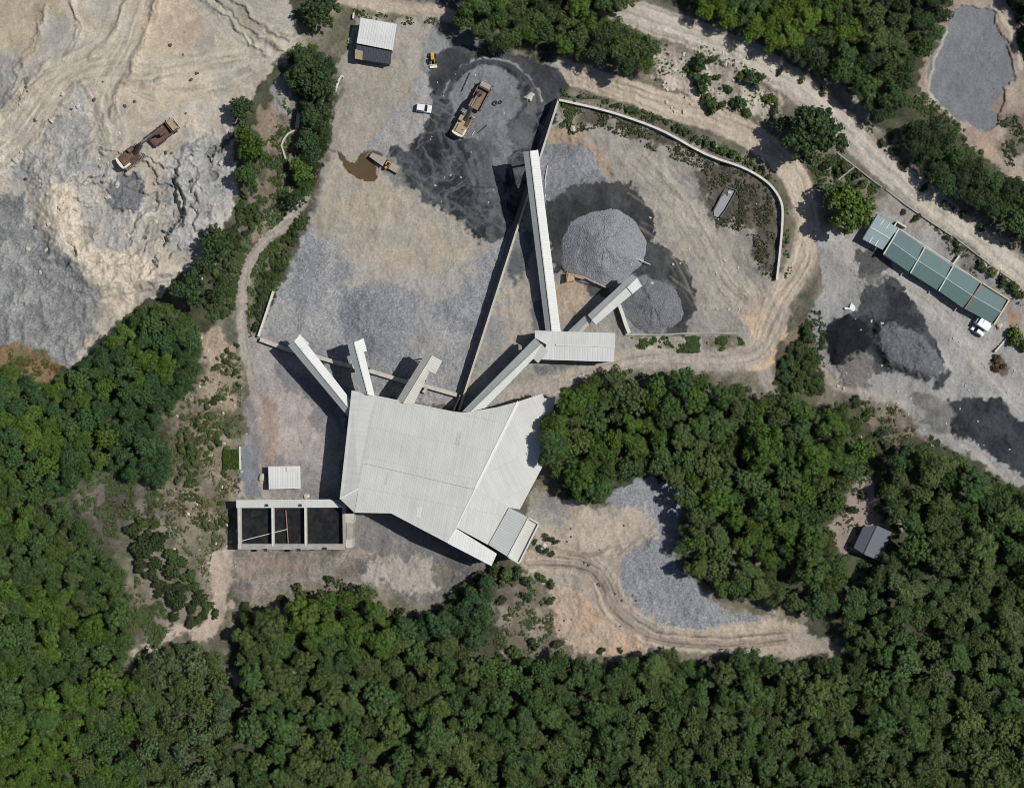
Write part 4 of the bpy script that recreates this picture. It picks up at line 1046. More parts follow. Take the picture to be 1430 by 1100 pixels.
mb.build('roof_east_slope', M_ROOF, mainb)
mb = MB()
add_sheet(mb, [(p[0], p[1], p[2] - 0.02) for p in (T_, J_, I_, H_)], rd)
mb.build('roof_south_slope', M_ROOF, mainb)
LT = lambda px, py, z: P(px, py, z)
mb = MB(); add_sheet(mb, [P(637, 737.4, zr(637.5, 736.7) - 0.2), P(694, 772.8, 10.4), P(686.3, 790, 10.4), P(625.3, 758.4, zr(625, 758) - 0.2)], rd)
mb.build('lean_to_roof', M_ROOFW, mainb)
mb = MB()
M_FLASH = pm('bright_flashing', (228, 226, 220), .5, var=.04)
ridge_cap(mb, R(724, 560.5, 0.03), R(664, 682, 0.03), 0.8, 0.08)
mb.build('ridge_cap', M_FLASH, mainb)
for a_, b_, w_ in ((R(664, 682, 0.02), R(637.5, 736, 0.02), .32), (R(637.5, 737.2, -0.02), R(625.3, 757.2, -0.02), .32), (tuple(Vector(B_) + Vector((0, 0, .06))), tuple(Vector(V2) + Vector((0, 0, .05))), .4)):
    mb = MB(); ridge_cap(mb, a_, b_, w_, 0.06); mb.build('flashing', M_FLASH, mainb)
outl = [A_, V1, S_, R_, Qp, Pp, O_, N_, M_, L_, J_, I_, H_, E_, D_, V3, C_, B_]
walls(outl, -0.6, 0.5, 'wall', M_WALL, mainb, drop=1.3)
mb = MB()
for a_, b_ in zip(outl, outl[1:] + outl[:1]):
    mb.beam((a_[0] * .997 + .003 * P(625, 650)[0], a_[1] * .997 + .003 * P(625, 650)[1], a_[2] - .6), (b_[0] * .997 + .003 * P(625, 650)[0], b_[1] * .997 + .003 * P(625, 650)[1], b_[2] - .6), .12, .9)
mb.build('fascia', M_WALL, mainb)
walls([P(637, 738, 12), P(694, 772.8, 10.3), P(686.3, 790, 10.3), P(625.3, 758.4, 12)], -0.6, 0.5, 'lean_to_wall', M_WALL, mainb)

mb = MB(); mb.beam(R(509, 647, .02), R(663, 683.5, .02), .16, .05); mb.build('lap_joint', M_ROOFG_SHADE, mainb)
for k_, (px_, py_, w_, h_, m_) in enumerate(((640, 612, 5, 18, M_ROOFB), (585, 715, 6, 14, M_ROOFW), (540, 668, 5, 18, M_ROOFB))):
    ux_, uy_, vx_, vy_ = .985 * w_ / 2, .17 * w_ / 2, -.17 * h_ / 2, .985 * h_ / 2
    mb = MB(); add_sheet(mb, [R(px_ - ux_ - vx_, py_ - uy_ - vy_, .04), R(px_ + ux_ - vx_, py_ + uy_ - vy_, .04), R(px_ + ux_ + vx_, py_ + uy_ + vy_, .04), R(px_ - ux_ + vx_, py_ - uy_ + vy_, .04)], rd, .03); mb.build('patch_sheet', m_, mainb)
# raised monitor with its cream parapet at the south-east corner
mon = wthing('loading_annex', 'small grey-roofed annex with a cream parapet at the south corner of the big roof', 'annex', 715, 745, 3.0)
mz = 13.6
mb = MB(); ax = (0.87, -0.49)
add_sheet(mb, [P(682, 760.3, mz), P(711, 708.3, mz), P(738, 722.5, mz - 0.9), P(709, 777, mz - 0.9)], (0.47, 0.88))
mb.build('roof', M_ROOFG_SHADE, mon)
mb = MB(); add_sheet(mb, [P(738.2, 722.8, mz - 1.3), P(752.5, 731, mz - 1.3), P(725, 786, mz - 1.3), P(709.4, 777, mz - 1.3)], (0.47, 0.88))
mb.build('side_roof', sheet_mat('cream_roof_sheet', (208, 206, 196), dark=0.04, stain=0.12), mon)
mb = MB()
cor = [P(738.2, 722.8, mz - 0.9), P(752.5, 731, mz - 0.9), P(725, 786, mz - 0.9), P(709.4, 777, mz - 0.9)]
for a, b in zip(cor, cor[1:] + cor[:1]):
    mb.beam(a, b, 0.45, 0.7)
mb.build('parapet', M_CREAM, mon)
walls([P(682, 760.3, mz), P(711, 708.3, mz), P(738, 722.5, mz - .9), P(709, 777, mz - .9)], -0.5, 0.4, 'wall', M_WALL, mon, drop=.3)
walls([P(738.4, 723, mz - 1.3), P(752.5, 731, mz - 1.3), P(725, 786, mz - 1.3), P(709.6, 777, mz - 1.3)], -0.5, 0.3, 'side_wall', M_CREAM, mon, drop=.3)


# ================================================================== conveyor galleries
def gallery(name, label, L0, Rg0, R0, L1, Rg1, R1, z0, z1, rise, depth, mL, mR, head=None, legs=(), cat='conveyor gallery', open_end=True, w_head=0):
    """gabled enclosed gallery. L/Rg/R: photo positions of left eave, ridge, right eave at the far (0) and near (1) end."""
    root = wthing(name, label, cat, Rg0[0], Rg0[1], min(zat(*Rg0), z0 - 1))
    l0, g0, r0 = P(L0[0], L0[1], z0), P(Rg0[0], Rg0[1], z0 + rise), P(R0[0], R0[1], z0)
    l1, g1, r1 = P(L1[0], L1[1], z1), P(Rg1[0], Rg1[1], z1 + rise), P(R1[0], R1[1], z1)
    al = (g1[0] - g0[0], g1[1] - g0[1])
    m = MB(); add_sheet(m, [l0, g0, g1, l1], al); m.build('roof_slope', mL, root)  # left slope takes the darker sheet: its sun shade is put into the colour
    m = MB(); add_sheet(m, [g0, r0, r1, g1], al); m.build('roof_slope', mR, root)
    m = MB(); m.beam(Vector(g0) + Vector((0, 0, 0.1)), Vector(g1) + Vector((0, 0, 0.1)), 0.28, 0.1); m.build('ridge_cap', M_WHITEW, root)
    # enclosure below the eaves
    def lerp(a, b, t): return tuple(a[i] + (b[i] - a[i]) * t for i in range(3))
    def ring(l, r, g, t):
        lw, rw = lerp(l, r, 0.07), lerp(l, r, 0.93)
        gg = (g[0], g[1], g[2] - 0.25)
        return [(lw[0], lw[1], lw[2] - depth), (rw[0], rw[1], rw[2] - depth), (rw[0], rw[1], rw[2] - 0.12), gg, (lw[0], lw[1], lw[2] - 0.12)]
    ra, rb = ring(l0, r0, g0, 0), ring(l1, r1, g1, 1)
    ra2 = [lerp(a, b, 0.006) for a, b in zip(ra, rb)]
    m = MB(); m.loft([ra2, rb]); m.build('wall', M_WALL, root)
    if head:   # widened head house over the chute, on the right slope
        pts = [P(*q) for q in head]
        m = MB(); add_sheet(m, pts, al); m.build('head_roof', mR, root)
        walls(pts, pts[0][2] - depth - 1.2, 0.25, 'head_wall', M_WALL, root)
    for t in legs:
        a, b = lerp(l0, l1, t), lerp(r0, r1, t)
        for q in (lerp(a, b, 0.14), lerp(a, b, 0.86)):
            gx, gy = q[0], q[1]
            m = MB()
            zz = base_ground(gx, gy)
            m.beam((gx, gy, zz - 0.5), (gx, gy, q[2] - depth), 0.38, 0.38)
            m.build('trestle_leg', M_DSTEEL, root)
        m = MB(); q0, q1 = lerp(a, b, 0.14), lerp(a, b, 0.86); zz = base_ground(q0[0], q0[1]); hh = q0[2] - depth
        if hh - zz > 2.5:
            m.beam((q0[0], q0[1], zz + 0.5), (q1[0], q1[1], hh - 0.3), 0.2, 0.2); m.beam((q1[0], q1[1], zz + 0.5), (q0[0], q0[1], hh - 0.3), 0.2, 0.2)
            m.build('cross_brace', M_DSTEEL, root)
    return root


def base_ground(x, y):
    return zat(715 + x / S, 550 - y / S)


gallery('conveyor_gallery', 'long white-roofed conveyor gallery crossing the dark retaining wall to the wet black yard', (730.8, 212), (740.4, 211), (751.4, 209.3), (762, 463), (771, 463), (783, 463),
        13.2, 5.6, 1.1, 2.5, M_ROOFG_SHADE, M_ROOFW, legs=(0.03, 0.16, 0.3, 0.45, 0.6, 0.75, 0.9))
gallery('conveyor_gallery', 'short grey conveyor gallery ending above the two gravel cones', (882.5, 383), (890, 388), (896.5, 399), (820.5, 440), (826.5, 447), (832, 453.5),
        12.4, 9.6, 0.8, 2.3, M_ROOFG_SHADE, M_ROOFW, legs=(0.12, 0.7), head=[(889, 389, 13.15), (896.8, 399.2, 12.3), (883.3, 410.5, 12.25), (875.5, 401, 13.05)])
gallery('conveyor_gallery', 'low narrow conveyor cover between the short gallery and the transfer house', (817.5, 440), (823, 446.5), (826, 449), (789.5, 466), (806.5, 464), (812, 466),
        8.6, 5.6, 0.35, 1.4, M_ROOFG_SHADE, M_ROOFW, legs=(0.3,))
gallery('conveyor_gallery', 'diagonal conveyor gallery leftmost of the three over the grey gravel', (402, 482), (411, 476.5), (418.5, 467), (487, 583), (489.5, 573), (490.5, 559),
        10.6, 8.6, 1.15, 2.4, M_ROOFG_SHADE, M_ROOFW, legs=(0.06, 0.4, 0.8), head=[(411.2, 476.3, 11.65), (418.8, 466.8, 10.5), (431.5, 479.5, 10.35), (429, 484.5, 10.5), (422.5, 489, 11.5)])
gallery('conveyor_gallery', 'short pale conveyor gallery in the middle of the three over the grey gravel', (485, 480), (494.5, 478), (504, 474), (504, 548), (514, 551), (523.5, 553.5),
        10.8, 11.2, 1.1, 2.4, M_ROOFG_SHADE, M_ROOFW, legs=(0.08, 0.5), head=[(494.7, 478, 11.9), (507.5, 472.3, 10.8), (512.5, 490, 10.8), (500, 493.5, 11.75)])
gallery('conveyor_gallery', 'beige ribbed conveyor gallery, nearest the retaining wall of the three', (596.5, 489.5), (603.8, 496.5), (609, 500), (553.5, 559.5), (563.5, 563), (578, 564),
        11.0, 11.6, 1.15, 2.4, sheet_mat('shaded_beige_sheet', (182, 179, 170), dark=0.14, stain=0.25), M_ROOFB, legs=(0.1, 0.5), head=[(603.8, 496.5, 12.1), (617.5, 504, 10.9), (608, 522, 10.9), (593.5, 515.5, 12.1)])  # left slope is a darker copy of the beige, shade painted into it
gallery('conveyor_gallery', 'broad ribbed conveyor gallery sloping from the transfer house down onto the big roof', (747, 472), (756, 480.5), (745.5, 500), (645.5, 574.5), (658, 574.5), (677.5, 569.5),
        12.2, 12.6, 1.25, 2.6, M_ROOFG_SHADE, M_ROOFW, legs=(0.2, 0.5, 0.8))

# transfer house
th = wthing('transfer_house', 'long ribbed-roof transfer house where the conveyor galleries meet', 'building', 805, 485, 3.5)
ze = 10.3
mb = MB()
add_sheet(mb, [P(747, 461.5, ze), P(859.3, 465, ze), P(858.5, 484, ze + 1.1), P(763, 481, ze + 1.1), P(747, 471.5, ze + .6)], (1, 0.03)); mb.build('roof_slope', M_ROOF, th)
mb = MB()
add_sheet(mb, [P(763, 481, ze + 1.1), P(858.5, 484, ze + 1.1), P(857, 505.3, ze), P(757, 502, ze)], (1, 0.03)); mb.build('roof_slope', M_ROOFW, th)
mb = MB(); ridge_cap(mb, P(776, 481.4, ze + 1.15), P(858.6, 484, ze + 1.15), 0.5, 0.16); mb.build('ridge_cap', M_WHITEW, th)
mb = MB(); add_sheet(mb, [P(755.6, 480, ze + 3.0), P(765.5, 490.5, ze + 2.4), P(751.6, 507, ze + 1.2), P(737, 494, ze + 1.6)], (0.75, 0.66)); mb.build('junction_roof', M_ROOF, th)
walls([P(755.6, 480, ze + 3.0), P(765.5, 490.5, ze + 2.4), P(751.6, 507, ze + 1.2), P(737, 494, ze + 1.6)], ze - 3, 0.2, 'junction_wall', M_WALL, th)
walls([P(747, 461.5, ze), P(859.3, 465, ze), P(857, 505.3, ze), P(757, 502, ze), P(747, 472, ze)], 2.6, 0.5, 'wall', M_WALL, th)


# ================================================================== sheds and huts
def shed(name, label, cat, quad, z_eave, rise, mat, along, ridge=None, wallmat=M_WALL, zg=None, two=None, cap=True):
    """quad: photo corners a,b,c,d; ridge: two photo points; slopes a-b-r1-r0 and r0-r1-c-d"""
    cxp = sum(q[0] for q in quad) / 4; cyp = sum(q[1] for q in quad) / 4
    zg = zat(cxp, cyp) if zg is None else zg
    root = wthing(name, label, cat, cxp, cyp, zg)
    e = zg + z_eave
    a, b, c, d = [P(q[0], q[1], e) for q in quad]
    r0, r1 = [P(q[0], q[1], e + rise) for q in ridge]
    m = MB(); add_sheet(m, [a, b, r1, r0], along); m.build('roof_slope', mat, root)
    m = MB(); add_sheet(m, [r0, r1, c, d], along); m.build('roof_slope', two or mat, root)
    if cap:
        m = MB(); ridge_cap(m, Vector(r0) + Vector((0, 0, .03)), Vector(r1) + Vector((0, 0, .03)), 0.3, 0.1); m.build('ridge_cap', mat, root)
    walls([a, b, c, d], zg - 0.5, 0.4, 'wall', wallmat, root)
    # gable infill
    for p, q, r in ((a, d, r0), (b, c, r1)):
        m = MB()
        k = 0.95
        cx_, cy_ = (a[0] + c[0]) / 2, (a[1] + c[1]) / 2
        s_ = lambda t, dz=0: (cx_ + (t[0] - cx_) * k, cy_ + (t[1] - cy_) * k, t[2] - 0.16 + dz)
        m.face([s_(p), s_(q), s_(r)])
        m.build('gable', wallmat, root)
    return root


# store with white roof and charcoal lean-to, top of the yard
st = shed('store_shed', 'white-roofed store with a charcoal lean-to at the top of the yard', 'shed', [(503.5, 25), (554, 34), (548.5, 70.5), (498, 60.5)], 5.0, 0.35, M_ROOFW, (1, -0.18), ridge=[(501, 43), (551.3, 52)], cap=False)
zg = zat(523, 57)
mb = MB(); add_sheet(mb, [P(498, 61.5, zg + 4.2), P(547, 71.3, zg + 4.2), P(545.5, 90, zg + 3.4), P(494.5, 82, zg + 3.4)], (1, -0.18)); mb.build('lean_to_roof', M_DARKROOF, st)
mb = MB(); add_sheet(mb, [P(496, 69, zg + 4.0), P(506.5, 71.5, zg + 4.02), P(506, 84, zg + 3.72), P(495.5, 82, zg + 3.68)], (1, -0.18), 0.06); mb.build('rust_patch_sheet', M_TANP, st)
walls([P(498, 61.5, zg + 4.2), P(547, 71.3, zg + 4.2), P(545.5, 90, zg + 3.4), P(494.5, 82, zg + 3.4)], zg - .5, 0.5, 'lean_to_wall', M_CONCD, st)
hut = shed('site_hut', 'small pale-roofed site hut just north of the black water tanks', 'hut', [(374.5, 651), (419.3, 650.5), (420, 682), (375.5, 683)], 3.3, 0.25, M_ROOFW, (1, 0), ridge=[(375, 666.5), (419.6, 666.2)], cap=False)
mb = MB(); zz = zat(397, 667) + 3.65; add_sheet(mb, [P(400, 652, zz), P(414.5, 652, zz), P(414.5, 658, zz + .05), P(400, 658, zz + .05)], (1, 0), 0.05); mb.build('roof_patch', M_WHITEW, hut)
fh = wthing('forest_hut', 'blue-grey gabled hut in a small clearing in the forest', 'hut', 1218, 757)
zg = zat(1218, 757); e1 = zg + 3.2
ra, rb = P(1225, 733.5, e1 + 1.3), P(1206.5, 773.5, e1 + 1.3)
mb = MB(); add_sheet(mb, [P(1206, 735, e1), ra, rb, P(1192, 764.5, e1)], (0.43, 0.9)); mb.build('roof_slope', M_SLATE, fh)
mb = MB(); add_sheet(mb, [ra, P(1245.5, 743, e1), P(1229, 783.5, e1), rb], (0.43, 0.9)); mb.build('roof_slope', M_SLATE, fh)
mb = MB(); ridge_cap(mb, Vector(ra) + Vector((0, 0, .05)), Vector(rb) + Vector((0, 0, .05)), 0.3, 0.1); mb.build('ridge_cap', M_SLATE, fh)
walls([P(1206, 735, e1), P(1245.5, 743, e1), P(1229, 783.5, e1), P(1192, 764.5, e1)], zg - 0.5, 0.6, 'wall', M_CREAM, fh)
cx_, cy_, _ = P(1218.5, 757.5, e1)
for p, q, r in ((P(1206, 735, e1), P(1245.5, 743, e1), ra), (P(1192, 764.5, e1), P(1229, 783.5, e1), rb)):
    mb = MB(); mb.face([(cx_ + (t[0] - cx_) * .93, cy_ + (t[1] - cy_) * .93, t[2] - .15) for t in (p, q, r)])
    mb.build('gable', M_CREAM, fh)
mb = MB(); mb.box(-0.5, 0.5, -0.05, 0.05, 0, 2.0, tf=lambda p: (P(1199, 768, 0)[0] + p[0], P(1199, 768, 0)[1] + p[1], zg + p[2])); mb.build('door', M_RUSTD, fh)

# ---- green-roofed storage row on the right
gs = wthing('storage_shed', 'long storage shed with four green ribbed roof bays beside the dirt road', 'shed', 1320, 385)
zg = zat(1320, 385); e1 = zg + 3.1
bays = [((1255.5, 320.5), (1290.5, 345), (1270.5, 381), (1234.5, 355)), ((1292.5, 346.5), (1331, 371.5), (1310, 406), (1272, 382)),
        ((1331.5, 371.5), (1370, 395.5), (1346, 431), (1311.5, 406.5)), ((1371.5, 396.5), (1408, 419.5), (1387.5, 452.5), (1348, 431.5))]
al = (0.52, -0.85)
for k, bq in enumerate(bays):
    e = e1 - 0.12 * k
    a, b, c, d = bq
    m0 = ((a[0] + d[0]) / 2, (a[1] + d[1]) / 2); m1 = ((b[0] + c[0]) / 2, (b[1] + c[1]) / 2)
    mb = MB()
    add_sheet(mb, [P(*a, e), P(*b, e), P(*m1, e + 0.45), P(*m0, e + 0.45)], (0.84, -0.54)); add_sheet(mb, [P(*m0, e + 0.45), P(*m1, e + 0.45), P(*c, e), P(*d, e)], (0.84, -0.54))
    mb.build('roof_bay', M_GREEN, gs)
    mb = MB(); ridge_cap(mb, P(*m0, e + 0.47), P(*m1, e + 0.47), 0.22, 0.08); mb.build('ridge_flashing', pm('pale_flashing', (150, 172, 172), 0.5), gs)
    if k < 3:
        n = bays[k + 1]
        mb = MB(); p0 = ((b[0] + n[0][0]) / 2, (b[1] + n[0][1]) / 2); p1 = ((c[0] + n[3][0]) / 2, (c[1] + n[3][1]) / 2)
        mb.beam(P(*p0, e + 0.42), P(*p1, e + 0.42), 0.34, 0.55); mb.build('party_wall', M_BRICK if k == 2 else M_WHITEW, gs)
mb = MB(); mb.beam(P(1255, 320, e1 + .3), P(1233.5, 355.5, e1 + .3), 0.35, 0.55); mb.build('gable_coping', M_WHITEW, gs)
mb = MB(); mb.beam(P(1409, 419, e1), P(1387.5, 453.5, e1), 0.42, 0.7); mb.beam(P(1372, 395.6, e1), P(1409, 418.6, e1), 0.3, 0.4); mb.build('end_parapet', pm('yellow_cream_coping', (206, 186, 150), .8), gs)
mb = MB(); mb.beam(P(1256, 319.5, e1 - .1), P(1371, 395, e1 - .3), 0.22, 0.2); mb.build('eaves_gutter', M_WHITEW, gs)
walls([P(1255.5, 320.5, e1), P(1408, 419.5, e1 - .3), P(1387.5, 452.5, e1 - .3), P(1234.5, 355, e1)], zg - 0.5, 0.5, 'wall', M_CONCL, gs)
cs = wthing('open_canopy', 'pale translucent canopy at the upper end of the green shed row', 'canopy', 1230, 325)
cq = [(1225.5, 299.5), (1253.5, 318.5), (1232.5, 349), (1204.5, 334)]
zg = zat(1230, 325); e = zg + 2.6
mm0 = (1215, 317); mm1 = (1243, 333.5)
mb = MB(); add_sheet(mb, [P(*cq[0], e), P(*cq[1], e), P(*mm1, e + .35), P(*mm0, e + .35)], (0.84, -0.54), 0.05); add_sheet(mb, [P(*mm0, e + .35), P(*mm1, e + .35), P(*cq[2], e), P(*cq[3], e)], (0.84, -0.54), 0.05); mb.build('roof', M_PALEGREEN, cs)
mb = MB()
for t in (0.33, 0.62): mb.beam(P(cq[0][0] + (cq[1][0] - cq[0][0]) * t, cq[0][1] + (cq[1][1] - cq[0][1]) * t, e + .12), P(cq[3][0] + (cq[2][0] - cq[3][0]) * t, cq[3][1] + (cq[2][1] - cq[3][1]) * t, e + .12), 0.3, 0.1)
mb.beam(P(*mm0, e + .42), P(*mm1, e + .42), 0.3, 0.1); mb.build('roof_batten', M_WHITEW, cs)
mb = MB(); mb.beam(P(1225, 299, e + .06), P(1204, 334, e + .06), 0.3, 0.3); mb.build('end_beam', M_DSTEEL, cs)
for q in cq:
    qx = 1229 + (q[0] - 1229) * .9; qy = 325 + (q[1] - 325) * .9
    x, y, _ = P(qx, qy, e); mb = MB(); mb.beam((x, y, zg - .5), (x, y, e - .05), .2, .2); mb.build('post', M_STEEL, cs)
line_wall('yard_wall', 'short cream boundary wall behind the translucent canopy', [(1249, 316), (1253, 309.5), (1266, 317.5)], 1.3, 0.4, M_CONCL, M_CREAM)
line_wall('yard_wall', 'short pale cross wall running up from the middle of the green shed', [(1331, 369), (1340, 357)], 1.4, 0.35, M_CONCL, M_WHITEW)

# ================================================================== water tanks
tk_ = wthing('settling_tank', 'concrete settling tank of three black water bays with a pale roof strip', 'tank', 410, 733, 0.0)
zt = 6.2
def tw(pts, z0, z1, name, mat): 
    m = MB(); m.prism([P(x, y, zt)[:2] for x, y in pts], z0, z1); return m.build(name, mat, tk_)
tw([(331.5, 700), (335.5, 700), (336.5, 766), (332.5, 766)], -0.5, zt, 'tank_wall', M_CONCL)
tw([(478, 703), (482, 703), (483, 763), (479, 763)], -0.5, zt, 'tank_wall', M_CONC)
tw([(332, 759.3), (482, 759.3), (482, 767), (332, 767)], -0.5, zt - .004, 'walkway', M_CONC)
tw([(336, 700), (478, 700), (478, 708), (336, 708)], -0.5, zt - .5, 'tank_wall', M_CONC)
for x in (380.3, 426.2):
    tw([(x - 1.3, 702), (x + 1.3, 702), (x + 1.8, 762), (x - .6, 762)], -0.4, zt + .12, 'divider_wall', M_WHITEW)
for xa, xb in ((335.5, 379.5), (382, 425.3), (428, 478.3)):
    m = MB(); m.face([P(xa, 706, zt - 2.0), P(xa, 760, zt - 2.0), P(xb, 760, zt - 2.0), P(xb, 706, zt - 2.0)]); m.build('water', M_WATER, tk_)
m = MB(); add_sheet(m, [P(329.5, 698, zt + .7), P(461, 697, zt + .7), P(480.5, 708.5, zt + .45), P(330, 709, zt + .45)], (1, 0)); m.build('roof_strip', M_ROOF, tk_)
m = MB(); m.prism([P(x, y, zt)[:2] for x, y in [(479.5, 716.5), (494, 717), (493.5, 730.5), (480, 730)]], -.4, zt - .3); m.build('side_slab', M_CONCL, tk_)
m = MB(); m.prism([P(x, y, zt)[:2] for x, y in [(483.2, 730.6), (492.5, 730.9), (491.5, 752.4), (483.4, 752)]], -.4, zt - .9); m.build('side_slab', M_CONC, tk_)
m = MB(); m.prism([P(x, y, zt)[:2] for x, y in [(483, 752.5), (491.8, 752.5), (491.8, 765), (483, 765)]], -.4, zt - .35); m.build('side_slab', M_CONCL, tk_)
m = MB(); a = P(337, 755, zt - 1.5); b = P(401.5, 738.5, zt - 1.3); m.tube(a, b, .13)
m.build('pipe', M_CREAM, tk_)
m = MB(); m.tube(P(399, 712, zt - 1.5), P(402.5, 758, zt - 1.2), .15); m.build('pipe', pm('faded_pink_pipe', (150, 120, 122)), tk_)
for x, y in ((380, 702.5), (426, 702.5), (378, 764), (424, 764), (460, 762)):
    m = MB(); q = P(x - 1.5, y, 0); m.prism([(q[0] - .5, q[1] - .35), (q[0] + .5, q[1] - .35), (q[0] + .35, q[1] + .35), (q[0] - .35, q[1] + .35)], zt - .1, zt + 1.0); m.build('sluice_gate', M_DSTEEL, tk_)

# ================================================================== walls
rw = wthing('retaining_wall', 'tall dark battered retaining wall between the lower yard and the terrace', 'wall', 710, 355, 0.0)
rings = []; caps = []
for i in range(41):
    t = i / 40; px = 779.3 + (640.3 - 779.3) * t; py = 138.5 + (572 - 138.5) * t
    zt_ = 5.3 - 1.5 * t + 0.0
    nx, ny = -0.952, 0.308     # outward (to the yard) in world xy
    bx = 1.9 - .6 * t
    tp = P(px, py, zt_)
    rings.append([(tp[0] + nx * (bx + .3), tp[1] + ny * (bx + .3), -0.8), (tp[0] - nx * .6, tp[1] - ny * .6, -0.8), (tp[0] - nx * .5, tp[1] - ny * .5, zt_ - .02), (tp[0], tp[1], zt_ - .02)])
    caps.append([(tp[0] + nx * .06, tp[1] + ny * .06, zt_ - .018), (tp[0] - nx * .56, tp[1] - ny * .56, zt_ - .018), (tp[0] - nx * .56, tp[1] - ny * .56, zt_ + .15), (tp[0] + nx * .06, tp[1] + ny * .06, zt_ + .15)])
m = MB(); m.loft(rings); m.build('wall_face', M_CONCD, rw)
m = MB(); m.loft(caps); m.build('coping', M_CONCL, rw)
line_wall('boundary_wall', 'long curved pale wall enclosing the terrace from the retaining wall to the loop road', curve([(780.5, 139.5), (840, 153), (885, 167), (930, 185), (985, 215), (1035, 233), (1063, 248), (1080, 263), (1091, 282), (1093, 302), (1090.5, 340), (1085, 391)], 3), 1.4, 0.55, M_CONCL, M_WHITEW)
line_wall('boundary_wall', 'pale wall along the left end of the gravel yard', [(381.5, 406.5), (372, 436), (360.5, 470)], 1.6, 0.55, M_CONCL, M_WHITEW)
line_wall('boundary_wall', 'broad concrete wall passing under the three galleries below the gravel', [(363, 474), (402, 488), (440, 497.5), (470, 506), (514, 517), (560, 531), (600, 540.5), (638, 551.5)], 1.7, 1.1, M_CONC, M_CONCL)
line_wall('boundary_wall', 'short concrete stub wall beside the beige gallery', [(596, 541.5), (591, 548)], 1.5, 0.8, M_CONC, M_CONCL)
line_wall('boundary_wall', 'thin white coping wall from the retaining wall foot to the big roof', [(643, 552), (633, 574)], 2.6, 0.4, M_CONCL, M_WHITEW)
line_wall('kerb_wall', 'thin low kerb wall below the smaller gravel cone', [(874, 467), (920, 467.5), (960, 465.5), (1000, 465), (1036, 465.5)], 0.6, 0.4, M_CONCL, M_CONC)
line_wall('chute_wall', 'slanting white bay wall left of the smaller gravel cone', [(865, 426), (870, 440), (874, 453), (879, 465)], 2.2, 0.95, M_WHITEW, M_CREAM)
line_wall('chute_wall', 'square white end block at the foot of the slanting bay wall', [(873, 464.5), (877, 463.5)], 1.4, 1.4, M_WHITEW, M_CREAM)
line_wall('roadside_wall', 'pale roadside wall segment beside the green shed and the main dirt road', [(1237, 264), (1265, 286), (1300, 310), (1330, 329.5)], 0.5, 0.22, M_CONC, M_CONC)
line_wall('roadside_wall', 'pale roadside wall segment between the two roadside trees', [(1170, 214), (1195, 233), (1222, 254.5), (1232, 261)], 0.5, 0.22, M_CONC, M_CONC)
line_wall('roadside_wall', 'pale roadside wall segment running to the right edge of the picture', [(1336, 334), (1350, 344), (1385, 371), (1425, 399)], 0.5, 0.22, M_CONC, M_CONC)
line_wall('roadside_wall', 'thin side wall branching off the roadside wall into the bushes', [(1193, 233.5), (1167, 254)], 0.9, 0.35, M_CONC, M_CONC)
line_wall('low_wall', 'thin white barrier bar across the drive beside the white van', [(1405, 473.5), (1390, 491)], 0.7, 0.35, M_CONCL, M_WHITEW)
line_wall('low_wall', 'crooked pale garden wall on the scrubby bank below the quarry', [(414, 180.5), (402, 187), (396, 195), (393, 203), (399, 222)], 0.8, 0.4, M_CONCL, M_CONCL)
line_wall('low_wall', 'short pale wall standing among the bank trees beside a dark gap', [(417, 156), (414, 178)], 1.6, 0.8, M_CONCL, M_CONCL)
line_wall('low_wall', 'hooked white kerb at the left edge of the yard near the store', [(468, 128), (473, 112), (477, 106), (480, 108)], 0.7, 0.5, M_CONCL, M_CREAM)
line_wall('low_wall', 'thin wall beside the gravel strip next to the green hedge block', [(334.5, 623), (335.5, 655)], 0.9, 0.4, M_CONCL, M_CREAM)
line_wall('low_wall', 'thin pale wall running out behind the store', [(494, 18), (493, 26)], 1.0, 0.4, M_CONCL, M_CREAM)

tr = wthing('concrete_trough', 'open concrete trough sunk in the brown scrub of the terrace', 'trough', 1012, 282)
zg = zat(1012, 282) - .1
oc = [(1013.5, 261.5), (1028.5, 266), (1013.5, 293), (1005, 304), (997.5, 302), (996.5, 294)]
m = MB()
for i in (0, 1, 2, 5):
    a = oc[i]; b = oc[(i + 1) % 6]; m.beam(P(*a, zg + .35), P(*b, zg + .35), .3, 1.5)
m.build('rim_wall', M_CONCD, tr)
m = MB(); m.face([P(*q, zg + .42) for q in oc][::-1]); m.build('floor', M_TROUGHF, tr)

# loading hopper with its thin conveyor
lh = wthing('feed_hopper', 'orange steel feed hopper between the long gallery and the big gravel cone', 'hopper', 796, 390)
zg = zat(796, 390)
def loc(px, py): 
    x, y, _ = P(px, py, zg + 2); return x, y
m = MB(); x0, y0 = loc(795.5, 387.5)
m.loft([[(x0 - .9, y0 - 1.2, zg - .2), (x0 + .9, y0 - 1.2, zg - .2), (x0 + .9, y0 + 1.2, zg - .2), (x0 - .9, y0 + 1.2, zg - .2)],
        [(x0 - 1.1, y0 - 1.5, zg + 2.2), (x0 + 1.5, y0 - .9, zg + 2.2), (x0 + 1.4, y0 + .7, zg + 2.2), (x0 - .9, y0 + 1.5, zg + 2.2)]]); m.build('body', M_ORANGE, lh)
m = MB(); m.beam(P(794, 382, zg + 2.3), P(792, 394, zg + 2.3), .35, .35); m.beam(P(794, 382, zg + 2.3), P(816, 387, zg + 2.2), .35, .35); m.build('rim', M_TANP, lh)
m = MB(); m.beam(P(803, 385, zg + 2.1), P(816, 388.5, zg + 1.9), .8, .3); m.build('apron', M_ORANGE, lh)
m = MB(); m.beam(P(816, 387.3, zg + 2.1), P(846, 401, zg + 1.6), .4, .35); m.build('boom', M_TANP, lh)
